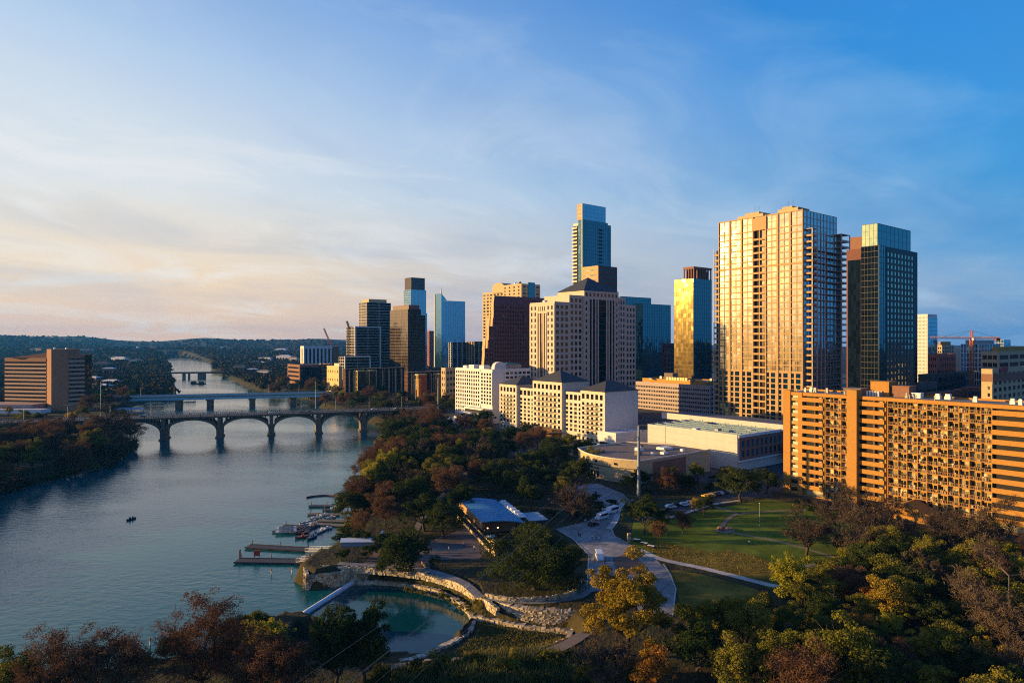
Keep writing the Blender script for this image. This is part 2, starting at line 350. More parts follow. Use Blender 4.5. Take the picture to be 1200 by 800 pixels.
def build_ground():
    mg = bpy.data.materials.new('ground_soil'); mg.use_nodes = True; nt = mg.node_tree; N = nt.nodes; L = nt.links; b = N['Principled BSDF']
    b.inputs['Roughness'].default_value = 0.95; b.inputs['Specular IOR Level'].default_value = 0.1
    tc = N.new('ShaderNodeTexCoord')
    def nz(s, d=6):
        o = N.new('ShaderNodeTexNoise'); o.inputs['Scale'].default_value = s; o.inputs['Detail'].default_value = d; o.inputs['Roughness'].default_value = 0.7
        L.new(tc.outputs['Object'], o.inputs['Vector']); return o.outputs[0]
    def rmp(f, st):
        o = N.new('ShaderNodeValToRGB'); el = o.color_ramp.elements
        while len(el) < len(st): el.new(0.5)
        for e, (p, c) in zip(el, st): e.position = p; e.color = (*c, 1)
        L.new(f, o.inputs[0]); return o.outputs[0]
    near = rmp(nz(0.09), [(0.3,(0.030,0.026,0.014)),(0.5,(0.050,0.042,0.020)),(0.62,(0.040,0.048,0.016)),(0.75,(0.075,0.060,0.035))])
    far = rmp(nz(0.012, 10), [(0.32,(0.016,0.022,0.012)),(0.5,(0.036,0.040,0.022)),(0.6,(0.055,0.045,0.030)),(0.70,(0.03,0.036,0.02)),(0.80,(0.16,0.14,0.12))])
    sp = N.new('ShaderNodeSeparateXYZ'); L.new(tc.outputs['Object'], sp.inputs[0])
    mr = N.new('ShaderNodeMapRange'); mr.inputs[1].default_value = 500; mr.inputs[2].default_value = 900; L.new(sp.outputs[1], mr.inputs[0])
    mx = N.new('ShaderNodeMix'); mx.data_type = 'RGBA'; L.new(mr.outputs[0], mx.inputs[0]); L.new(near, mx.inputs[6]); L.new(far, mx.inputs[7])
    L.new(mx.outputs[2], b.inputs['Base Color'])
    bp = N.new('ShaderNodeBump'); bp.inputs['Strength'].default_value = 1.0; bp.inputs['Distance'].default_value = 4.0; L.new(nz(0.03, 8), bp.inputs['Height'])
    L.new(bp.outputs[0], b.inputs['Normal'])
    az = np.radians(np.concatenate([np.arange(-110, -46, 2.0), np.arange(-46, 46.01, 0.16), np.arange(48, 111, 2.0)]))
    rr = [20.0]
    while rr[-1] < 8300: rr.append(rr[-1]+max(0.9, rr[-1]*0.0085) if rr[-1] > 110 else rr[-1]+15)
    rr = np.array(rr); A, RR = np.meshgrid(az, rr)
    P = np.stack([(np.sin(A)*RR).ravel(), (np.cos(A)*RR).ravel()], 1)
    Z = ground_z(P); V = np.column_stack([P, Z]); na, nr = len(az), len(rr)
    i = (np.arange(nr-1)[:,None]*na+np.arange(na-1)[None,:]).ravel()
    F = np.stack([i, i+na, i+na+1, i+1], 1)[:, ::-1]
    me = mesh_arrays('ground', V, F, mg); me.polygons.foreach_set('use_smooth', [True]*len(F))
    struct(link('ground', me))
build_ground()
def build_water():
    m = bpy.data.materials.new('lake_water'); m.use_nodes = True; nt = m.node_tree; N = nt.nodes; L = nt.links; b = N['Principled BSDF']
    b.inputs['Base Color'].default_value = (0.003, 0.085, 0.086, 1); b.inputs['Roughness'].default_value = 0.10; b.inputs['IOR'].default_value = 1.33
    tc = N.new('ShaderNodeTexCoord'); mp = N.new('ShaderNodeMapping'); mp.inputs[2].default_value = (0, 0, R(25)); mp.inputs[3].default_value = (0.55, 1.0, 1)
    L.new(tc.outputs['Object'], mp.inputs[0])
    n1 = N.new('ShaderNodeTexNoise'); n1.inputs['Scale'].default_value = 0.42; n1.inputs['Detail'].default_value = 5; n1.inputs['Roughness'].default_value = 0.6
    L.new(mp.outputs[0], n1.inputs['Vector'])
    n2 = N.new('ShaderNodeTexNoise'); n2.inputs['Scale'].default_value = 0.012; n2.inputs['Detail'].default_value = 4; L.new(mp.outputs[0], n2.inputs['Vector'])
    mr = N.new('ShaderNodeMapRange'); mr.inputs[1].default_value = 0.38; mr.inputs[2].default_value = 0.62; mr.inputs[3].default_value = 0.10; mr.inputs[4].default_value = 0.62
    L.new(n2.outputs[0], mr.inputs[0])
    bp = N.new('ShaderNodeBump'); bp.inputs['Distance'].default_value = 0.55; L.new(mr.outputs[0], bp.inputs['Strength']); L.new(n1.outputs[0], bp.inputs['Height'])
    L.new(bp.outputs[0], b.inputs['Normal'])
    o = MB(); o.add([(-2600,40,0),(60,40,0),(60,3600,0),(-2600,3600,0)], [(0,1,2,3)])
    struct(o.build('lake_water', m))
build_water()
def build_pond():
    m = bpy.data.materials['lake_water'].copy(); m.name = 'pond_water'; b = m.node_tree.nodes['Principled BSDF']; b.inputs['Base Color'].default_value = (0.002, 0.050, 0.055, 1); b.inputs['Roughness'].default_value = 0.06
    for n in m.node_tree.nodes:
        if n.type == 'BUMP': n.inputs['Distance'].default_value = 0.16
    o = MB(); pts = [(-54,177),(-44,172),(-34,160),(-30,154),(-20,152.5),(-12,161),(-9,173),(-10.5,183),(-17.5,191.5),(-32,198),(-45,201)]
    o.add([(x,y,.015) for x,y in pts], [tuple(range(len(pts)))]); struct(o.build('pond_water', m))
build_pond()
def sheet(name, poly, z, m):
    o = MB(); o.add([(p[0],p[1],z) for p in poly], [tuple(range(len(poly)))]); ob = o.build(name, m)
    bm = bmesh.new(); bm.from_mesh(ob.data); bmesh.ops.recalc_face_normals(bm, faces=bm.faces)
    if bm.faces[0].normal.z < 0: bmesh.ops.reverse_faces(bm, faces=bm.faces)
    bmesh.ops.triangulate(bm, faces=bm.faces); bm.to_mesh(ob.data); bm.free(); return struct(ob)
def smooth_line(pts, n=6):
    pts = [np.array(p, float) for p in pts]; out = []
    for i in range(len(pts)-1):
        p0 = pts[max(i-1,0)]; p1 = pts[i]; p2 = pts[i+1]; p3 = pts[min(i+2,len(pts)-1)]
        for k in range(n):
            t = k/n; out.append(0.5*((2*p1)+(-p0+p2)*t+(2*p0-5*p1+4*p2-p3)*t*t+(-p0+3*p1-3*p2+p3)*t**3))
    out.append(pts[-1]); return out
def ribbon(name, pts, w, z, m, th=0.0, smooth=True):
    pts = smooth_line(pts) if smooth else [np.array(p, float) for p in pts]; mb = MB(); n = len(pts); vs = []
    for i, p in enumerate(pts):
        d = pts[min(i+1,n-1)]-pts[max(i-1,0)]; d = d/np.linalg.norm(d); nn = np.array([-d[1], d[0]])
        a = p+nn*w/2; b = p-nn*w/2; zz = [z, z] if z is not None else [float(q)+.12 for q in ground_z([a, b])]; vs += [(a[0],a[1],zz[0]),(b[0],b[1],zz[1])]
    mb.add(vs, [(2*i,2*i+1,2*i+3,2*i+2) for i in range(n-1)])
    return struct(mb.build(name, m))
PX = lambda L, z=G: [at(a, b, z) for a, b in L]
concrete = mat('pale_concrete', (0.55,0.51,0.45), 0.85, 0.14, 0.35, bump=0.2, patch=.2)
plaza_m = mat('plaza_concrete', (0.36,0.35,0.335), 0.85, 0.16, 0.25, joints=3.0, patch=.35)
asphalt = mat('asphalt', (0.055,0.056,0.06), 0.9, 0.2, 0.3, patch=.3)
lawn_m = mat('lawn_grass', (0.095,0.165,0.016), 0.95, col2=(0.20,0.24,0.03), scale=0.12, spec=0.05, bump=0.5, patch=.35)
meadow_m = mat('meadow_grass', (0.10,0.105,0.018), 0.95, col2=(0.33,0.21,0.035), scale=0.10, spec=0.05, bump=0.6, patch=.4)
gravel_m = mat('tan_gravel', (0.24,0.19,0.14), 0.95, 0.2, 0.8)
brick_pave = mat('brick_paving', (0.24,0.105,0.06), 0.9, 0.2, 0.6)
def build_sheets():
    sheet('city_street', [(-60,455),(-20,395),(30,380),(60,330),(112,300),(200,170),(400,180),(900,700),(900,1400),(-200,1400),(-170,800),(-100,600)], G+0.01, asphalt)
    sheet('park_lawn', PX([(742,612),(790,606),(835,596),(900,584),(985,600),(1050,630),(1010,662),(905,690),(845,668),(775,655),(738,636)]), G+0.02, lawn_m)
    sheet('meadow', PX([(752,640),(768,634),(800,640),(830,646),(860,645),(898,656),(925,672),(900,682),(835,667),(777,654)]), G+0.04, meadow_m)
    sheet('dry_grass', PX([(785,668),(800,668),(840,677),(885,690),(905,700),(850,716),(800,716)]), G+0.04, meadow_m)
    sheet('plaza', PX([(652,620),(690,611),(700,604),(709,592),(728,592),(722,604),(716,618),(720,628),(738,638),(770,656),(785,672),(792,690),(788,722),(752,724),(735,680),(712,690),(690,694),(688,690),(690,650),(672,632)]), G+0.06, plaza_m)
    kb = PX([(652,620),(690,611),(700,604),(709,592)]); ribbon('kerb', kb, .4, G+.14, concrete, smooth=False)
    ribbon('kerb', PX([(728,592),(722,604),(716,618),(720,628),(738,638),(748,644)]), .4, G+.14, concrete, smooth=False)
    ribbon('kerb', PX([(777,661),(785,672),(792,690),(788,722)]), .4, G+.14, concrete, smooth=False)
    ribbon('kerb', PX([(688,690),(690,650),(672,632),(652,620)]), .4, G+.14, concrete, smooth=False)
    sheet('plaza_bed', PX([(718,654),(738,647),(758,664),(742,674),(722,668)]), G+0.09, brick_pave)
    sheet('parking_lot', PX([(775,596),(800,588),(850,576),(905,572),(905,582),(866,584),(835,590),(800,602)]), G+0.05, asphalt)
    ribbon('park_path', PX([(748,643),(775,655),(830,667),(897,684),(930,690)]), 2.6, G+0.08, concrete)
    ribbon('curb_path', PX([(745,604),(775,607),(800,602),(835,591),(868,586)]), 1.8, G+0.08, concrete)
    ribbon('dirt_path', PX([(832,592),(850,597),(868,601),(920,598),(990,596),(1040,600)]), 1.5, G+0.07, gravel_m)
    ribbon('dirt_path', PX([(868,601),(856,606),(846,620),(870,626),(920,636),(985,655)]), 1.5, G+0.07, gravel_m)
    sheet('stone_circle', PX([(838,620),(845,616),(858,618),(862,622),(852,625),(840,623)]), G+0.10, gravel_m)
    ribbon('dirt_path', PX([(905,668),(940,664),(985,655),(1010,648)]), 1.6, G+0.075, gravel_m)
    ribbon('garden_path', PX([(714,620),(722,608),(725,596),(733,586)]), 2.2, G+0.085, concrete)
    sheet('boathouse_terrace', PX([(497,635),(548,618),(552,600),(575,600),(571,642),(562,655),(530,655),(503,657),(498,650)]), G+0.05, mat('terrace_paving',(0.17,0.135,0.12),0.9,0.2,0.3,joints=2.0,patch=.4))
    sheet('shore_plaza', PX([(425,662),(440,645),(500,640),(505,668),(470,668)]), G+0.045, mat('pink_paving',(0.2,0.13,0.115),0.9,0.15,0.3,joints=2.0,patch=.4))
    ribbon('promenade', PX([(396,660),(432,662),(490,666),(538,680),(563,700)]), 2.6, G+0.07, plaza_m)
    ribbon('promenade', PX([(572,700),(610,704),(650,703),(682,696),(692,680)]), 3.2, G+0.07, plaza_m)
    ribbon('marsh_walk', PX([(500,782),(560,786),(620,780),(660,768),(690,748),(705,730)],3.0), 3.0, None, gravel_m)
    ribbon('shore_path', PX([(440,800),(468,778),(500,770)], 2.2), 3.0, None, plaza_m)
    ribbon('bank_path', PX([(480,640),(500,600),(540,560),(580,520),(560,495)]), 2.4, G+0.05, gravel_m)
    sheet('hotel_drive', PX([(655,572),(700,566),(730,578),(738,586),(712,592),(690,584)]), G+0.03, plaza_m)
build_sheets()

# ------------------------------------------------------------------ tree prototypes
def _tube_arrays(pts, rad, n):
    mb = MB(); mb.tube(pts, rad, n, cap=False); return mb.v, mb.f
def tree_mesh(seed, H, Rr, bare=0.0, leaf=0.5, nleaf=8000, trunk_r=0.35, fork=0.22, low=0.28, twig=0, flat=1.0, limb=1.0, clumps=46, clump_r=0.30, open_=0.25):
    g = np.random.default_rng(seed)
    tv, tf = [], []
    def seg(pts, rad, n=6):
        v, f = _tube_arrays(pts, rad, n); o = len(tv); tv.extend(v); tf.extend([tuple(i+o for i in q) for q in f])
    fz = H*fork; tips = []
    lean = g.normal(0, 0.04*H, 2)
    top = np.array([lean[0], lean[1], fz])
    seg([(0,0,-0.8),(0,0,0.3),tuple(top*0.6),tuple(top)], [trunk_r*1.5,trunk_r*1.1,trunk_r*0.95,trunk_r*0.85], 8)
    nl = 6 if not bare else 7
    for i in range(nl):
        a = 2*PI*i/nl+g.uniform(-.4,.4); el = g.uniform(0.35, 1.25)
        Lr = (Rr*0.62)/max(0.5, math.cos(el)*1.0+0.35); Lr = min(Lr, (H-fz)*0.75)*limb
        d = np.array([math.cos(a)*math.cos(el), math.sin(a)*math.cos(el), math.sin(el)])
        p1 = top+d*Lr*0.5+g.normal(0,0.03*H,3); p2 = top+d*Lr+np.array([0,0,0.10*H])+g.normal(0,.03*H,3)
        seg([tuple(top-np.array([0,0,.3])),tuple(p1),tuple(p2)], [trunk_r*.6,trunk_r*.4,trunk_r*.22], 5)
        for j in range(5):
            st = p1 if j < 2 else p2; a2 = a+g.uniform(-1.3,1.3); e2 = g.uniform(0.0,1.3)
            d2 = np.array([math.cos(a2)*math.cos(e2), math.sin(a2)*math.cos(e2), math.sin(e2)]); L2 = Rr*g.uniform(0.3,0.55)*limb
            q1 = st+d2*L2*.55+g.normal(0,.02*H,3); q2 = st+d2*L2+g.normal(0,.03*H,3)
            seg([tuple(st),tuple(q1),tuple(q2)], [trunk_r*.28,trunk_r*.2,trunk_r*.1], 4)
            tips.append((q1, d2)); tips.append((q2, d2))
            if bare:
                for k in range(4):
                    d3 = d2+g.normal(0,.6,3); d3 /= np.linalg.norm(d3); st3 = q1 if k < 2 else q2; L3 = Rr*g.uniform(.18,.34)
                    m3 = st3+d3*L3*.5+g.normal(0,.1,3); r3 = st3+d3*L3+np.array([0,0,.1*L3])
                    seg([tuple(st3),tuple(m3),tuple(r3)], [trunk_r*.14,trunk_r*.11,trunk_r*.05], 3)
                    tips.append((m3, d3)); tips.append((r3, d3))
    V, F = [], []
    if twig:
        T = np.array([t[0] for t in tips]); D = np.array([t[1] for t in tips])
        idx = g.integers(0, len(T), twig); base = T[idx]+g.normal(0, .045*Rr, (twig,3))
        d = D[idx]*.6+g.normal(0, .85, (twig,3)); d[:,2] += .25; d /= np.linalg.norm(d,axis=1)[:,None]
        ln = g.uniform(.09,.22,twig)*min(Rr, 7.0)*(1.0 if nleaf else .75); tip = base+d*ln[:,None]
        s = np.cross(d, g.normal(0,1,(twig,3))); s /= np.linalg.norm(s,axis=1)[:,None]; w = (g.uniform(.022,.05,twig)*(1.0 if nleaf else 1.5))[:,None]
        q = np.stack([base-s*w, base+s*w, tip+s*w*.5, tip-s*w*.5], 1); V.append(q.reshape(-1,3))
    if nleaf:
        zc0, zc1 = H*low, H; cz = (zc0+zc1)/2; hz = (zc1-zc0)/2*flat
        c = g.normal(0,1,(clumps,3)); c /= np.linalg.norm(c,axis=1)[:,None]; c[:,2] = np.where(c[:,2] < -.45, -c[:,2], c[:,2])
        rad = g.uniform(.40,.95,clumps)[:,None]
        lump = 1+0.30*np.sin(3*np.arctan2(c[:,1],c[:,0])+g.uniform(0,6))[:,None]
        cc = c*rad*lump*np.array([Rr,Rr,hz])+np.array([0,0,cz])
        cr = Rr*clump_r*g.uniform(.35,1.3,clumps)
        pick = g.choice(clumps, nleaf, p=cr**2/np.sum(cr**2))
        dd = g.normal(0,1,(nleaf,3)); dd /= np.linalg.norm(dd,axis=1)[:,None]
        rr = g.uniform(open_,1.0,nleaf)**0.55
        p = cc[pick]+dd*(rr*cr[pick])[:,None]*np.array([1,1,.62])
        p[:,2] = np.maximum(p[:,2], .4)
        nrm = dd*0.8+g.normal(0,.7,(nleaf,3))+np.array([0,0,.35]); nrm /= np.linalg.norm(nrm,axis=1)[:,None]
        u = np.cross(nrm, g.normal(0,1,(nleaf,3))); u /= np.linalg.norm(u,axis=1)[:,None]; v = np.cross(nrm,u)
        sz = leaf*g.uniform(.55,1.25,nleaf)[:,None]
        q = np.stack([p-u*sz*.6, p+v*sz*.36, p+u*sz*.6, p-v*sz*.36], 1); V.append(q.reshape(-1,3))
    V = np.concatenate(V); F = np.arange(len(V)).reshape(-1,4)
    return (tv, tf), V, F
bark = mat('bark', (0.055,0.042,0.032), 0.95, 0.3, 1.5)
pale_bark = mat('pale_bark', (0.10,0.08,0.062), 0.95, 0.3, 1.5)
LM = {
 'oak': leafmat('oak_leaves', [(0.007,0.014,0.005),(0.013,0.025,0.007),(0.024,0.037,0.010),(0.042,0.050,0.014)]),
 'elm': leafmat('elm_leaves', [(0.027,0.036,0.007),(0.056,0.063,0.010),(0.096,0.092,0.014),(0.145,0.122,0.02)]),
 'gold': leafmat('golden_leaves', [(0.055,0.048,0.008),(0.13,0.095,0.011),(0.21,0.145,0.016),(0.27,0.19,0.03)], 0.35),
 'lime': leafmat('lime_leaves', [(0.05,0.066,0.006),(0.11,0.122,0.010),(0.19,0.178,0.016),(0.27,0.225,0.03)], 0.35),
 'rust': leafmat('rust_leaves', [(0.030,0.017,0.011),(0.056,0.030,0.019),(0.082,0.045,0.026),(0.115,0.066,0.034)]),
 'orange': leafmat('orange_leaves', [(0.06,0.024,0.006),(0.13,0.05,0.01),(0.20,0.08,0.014),(0.26,0.12,0.02)], 0.3),
 'twig': leafmat('twigs', [(0.022,0.016,0.012),(0.038,0.027,0.020),(0.052,0.038,0.027),(0.075,0.055,0.04)], 0.0),
}
PROTO = {}
def proto(key, name, lm, **kw):
    (tv, tf), V, F = tree_mesh(**kw)
    tm = bpy.data.meshes.new('trunk'); tm.from_pydata(tv, [], tf); tm.materials.append(pale_bark if kw.get('bare') == 2 else bark); tm.polygons.foreach_set('use_smooth',[True]*len(tf)); tm.update()
    cm = mesh_arrays('crown', V, F, LM[lm]); PROTO[key] = (name, tm, cm)
for i in range(3): proto('oak%d'%i, 'live_oak', 'oak', seed=10+i, H=12.5, Rr=8.2, leaf=0.429, nleaf=13600, trunk_r=.45, low=.16, clumps=60, clump_r=.27)
proto('bigoak', 'live_oak', 'oak', seed=20, H=15.5, Rr=14.0, leaf=0.390, nleaf=54400, trunk_r=.8, low=-.22, limb=.62, fork=.14, clumps=150, clump_r=.2)
for i in range(2): proto('cedar%d'%i, 'evergreen_tree', 'oak', seed=30+i, H=14, Rr=5.6, leaf=0.390, nleaf=12000, low=.12, clumps=55, clump_r=.30)
for i in range(3): proto('elm%d'%i, 'elm_tree', 'elm', seed=40+i, H=13, Rr=6.4, leaf=0.374, nleaf=10400, low=.22, clumps=55, clump_r=.27)
proto('cotton', 'cottonwood_tree', 'gold', seed=51, H=20, Rr=9.2, leaf=0.429, nleaf=27200, trunk_r=.55, low=-.06, limb=.9, clumps=90, clump_r=.22, twig=800)
for i in range(2): proto('gold%d'%i, 'golden_tree', 'gold', seed=55+i, H=10, Rr=4.6, leaf=0.328, nleaf=6720, low=.2, clumps=42, clump_r=.27, twig=500)
for i in range(2): proto('lime%d'%i, 'willow_tree', 'lime', seed=60+i, H=11, Rr=5.0, leaf=0.328, nleaf=7360, low=.15, clumps=46, clump_r=.26, twig=500)
for i in range(3): proto('rust%d'%i, 'cypress_tree', 'rust', seed=70+i, H=15, Rr=6.6, leaf=0.281, nleaf=15200, low=.16, clumps=75, clump_r=.26, twig=1500, bare=1)
for i in range(2): proto('thin%d'%i, 'cypress_tree', 'rust', seed=76+i, H=17, Rr=7.2, leaf=0.265, nleaf=6720, low=.18, clumps=85, clump_r=.2, twig=5000, bare=1)
for i in range(3): proto('bare%d'%i, 'bare_tree', 'twig', seed=80+i, H=13, Rr=7.2, nleaf=0, twig=5200, bare=1, trunk_r=.44)
proto('bigbare', 'bare_tree', 'twig', seed=88, H=20, Rr=12.5, nleaf=0, twig=15000, bare=2, trunk_r=.62, fork=.16)
for i in range(2): proto('orange%d'%i, 'autumn_tree', 'orange', seed=90+i, H=8.5, Rr=4.2, leaf=0.312, nleaf=5760, low=.15, clumps=40, clump_r=.28, twig=500)
for i in range(2): proto('bush%d'%i, 'shrub', 'elm', seed=95+i, H=4, Rr=3.0, leaf=0.312, nleaf=3520, low=.0, clumps=26, clump_r=.33, trunk_r=.12)
for i in range(2): proto('dbush%d'%i, 'shrub', 'oak', seed=98+i, H=4, Rr=3.0, leaf=0.312, nleaf=3520, low=.0, clumps=26, clump_r=.33, trunk_r=.12)
for i in range(2): proto('gbush%d'%i, 'shrub', 'gold', seed=101+i, H=3, Rr=2.4, leaf=0.273, nleaf=2080, low=.0, clumps=24, clump_r=.33, trunk_r=.1)
for i in range(2): proto('rbush%d'%i, 'shrub', 'rust', seed=105+i, H=4.5, Rr=3.2, leaf=.3, nleaf=3200, low=.0, clumps=28, clump_r=.33, trunk_r=.12, twig=500)
TREES = []
def tree(key, x, y, z=None, s=1.0, label='', group=None, rz=None, cat='tree', sz=None):
    name, tm, cm = PROTO[key]
    if z is None: z = float(ground_z([(x, y)])[0])
    t = thing(name, label, cat if name != 'shrub' else 'shrub', (x, y, z), random.uniform(0, 6.28) if rz is None else rz, group)
    t.scale = (s, s, s if sz is None else sz)
    link('trunk', tm, t); link('crown', cm, t); TREES.append((x, y)); return t
def inpoly(x, y, poly):
    c = False; n = len(poly)
    for i in range(n):
        a = poly[i]; b = poly[(i+1)%n]
        if (a[1] > y) != (b[1] > y) and x < a[0]+(y-a[1])*(b[0]-a[0])/(b[1]-a[1]): c = not c
    return c
def wood(poly, spacing, keys, labels, group, keep=None, smin=.8, smax=1.15, seed=1, avoid=(), maxn=999):
    g = random.Random(seed); xs = [p[0] for p in poly]; ys = [p[1] for p in poly]; got = []; tries = 0
    while tries < 9000 and len(got) < maxn:
        tries += 1
        x = g.uniform(min(xs), max(xs)); y = g.uniform(min(ys), max(ys))
        if not inpoly(x, y, poly): continue
        if any((x-a)**2+(y-b)**2 < spacing**2 for a, b in got): continue
        if any((x-a)**2+(y-b)**2 < (spacing*.75)**2 for a, b in TREES): continue
        if any((x-a)**2+(y-b)**2 < r*r for a, b, r in avoid): continue
        got.append((x, y))
    zs = ground_z(got)
    for (x, y), z in zip(got, zs):
        z = max(z, .2)
        k = g.choices([q[0] for q in keys], [q[1] for q in keys])[0]
        vs = [q for q in PROTO if q.rstrip('0123456789') == k]; key = g.choice(vs)
        kind = PROTO[key][0]
        tree(key, x, y, float(z)-.1, g.uniform(smin, smax), labels[k], group+' ('+kind.replace('_',' ')+')', g.uniform(0, 6.28))

# ------------------------------------------------------------------ buildings
stone_pink = mat('pink_granite', (0.56,0.46,0.385), 0.75, 0.10, 0.8, stain=.12)
stone_cream = mat('cream_stucco', (0.64,0.575,0.485), 0.85, 0.08, 0.5, stain=.12)
stone_white = mat('white_concrete', (0.66,0.66,0.69), 0.8, 0.06, 0.5, stain=.14)
tan_conc = mat('tan_concrete', (0.48,0.375,0.225), 0.85, 0.10, 0.5, stain=.14)
orange_brick = mat('orange_brick', (0.42,0.205,0.042), 0.9, 0.14, 1.2, stain=.12)
ochre_wall = mat('ochre_stucco', (0.44,0.25,0.055), 0.9, 0.12, 0.8, stain=.1)
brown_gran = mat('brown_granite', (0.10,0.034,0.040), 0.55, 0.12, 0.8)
brown_brick = mat('brown_brick', (0.24,0.12,0.08), 0.9, 0.15, 0.8, stain=.12)
red_brick = mat('red_brick', (0.38,0.125,0.085), 0.9, 0.15, 0.8)
slate = mat('slate_roof', (0.05,0.052,0.056), 0.7, 0.18, 1.2)
roof_grey = mat('grey_roof_membrane', (0.20,0.20,0.20), 0.9, 0.2, 0.2)
roof_tan = mat('tan_roof_membrane', (0.20,0.16,0.14), 0.9, 0.2, 0.2)
metal_grey = mat('grey_metal', (0.28,0.29,0.30), 0.5, 0.1, 0.5, metallic=.3)
metal_dark = mat('dark_metal', (0.05,0.052,0.056), 0.5, 0.12, 0.5)
metal_white = mat('white_paint', (0.75,0.76,0.78), 0.5, 0.06, 0.5)
shade_void = mat('painted_recess_shade', (0.02,0.018,0.016), 0.9, 0.2, 0.5)  # near-black colour painted in as the shade inside recesses and slots
bronze_fr = mat('bronze_frame', (0.42,0.27,0.12), 0.6, 0.1, 0.5)
win_dark = glass('window_glass', (0.008,0.009,0.011), (.75,.8,.85), 0.0, 0.05, (2,2,2.4))
win_curt = glass('window_glass_curtained', (0.09,0.075,0.055), (.75,.8,.85), 0.06, 0.08, (2,2,2.4))
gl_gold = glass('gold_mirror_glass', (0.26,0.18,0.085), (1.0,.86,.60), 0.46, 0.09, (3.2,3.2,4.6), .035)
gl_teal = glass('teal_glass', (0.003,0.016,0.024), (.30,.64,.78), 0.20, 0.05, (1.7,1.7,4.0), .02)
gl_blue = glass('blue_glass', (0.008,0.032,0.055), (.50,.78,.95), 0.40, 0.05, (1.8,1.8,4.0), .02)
gl_dark = glass('dark_glass', (0.003,0.006,0.011), (.26,.46,.62), -0.03, 0.05, (1.6,1.6,3.8), .03)
gl_bronze = glass('bronze_glass', (0.03,0.02,0.012), (1.0,.74,.46), 0.24, 0.10, (2.4,2.4,4.0), .02)

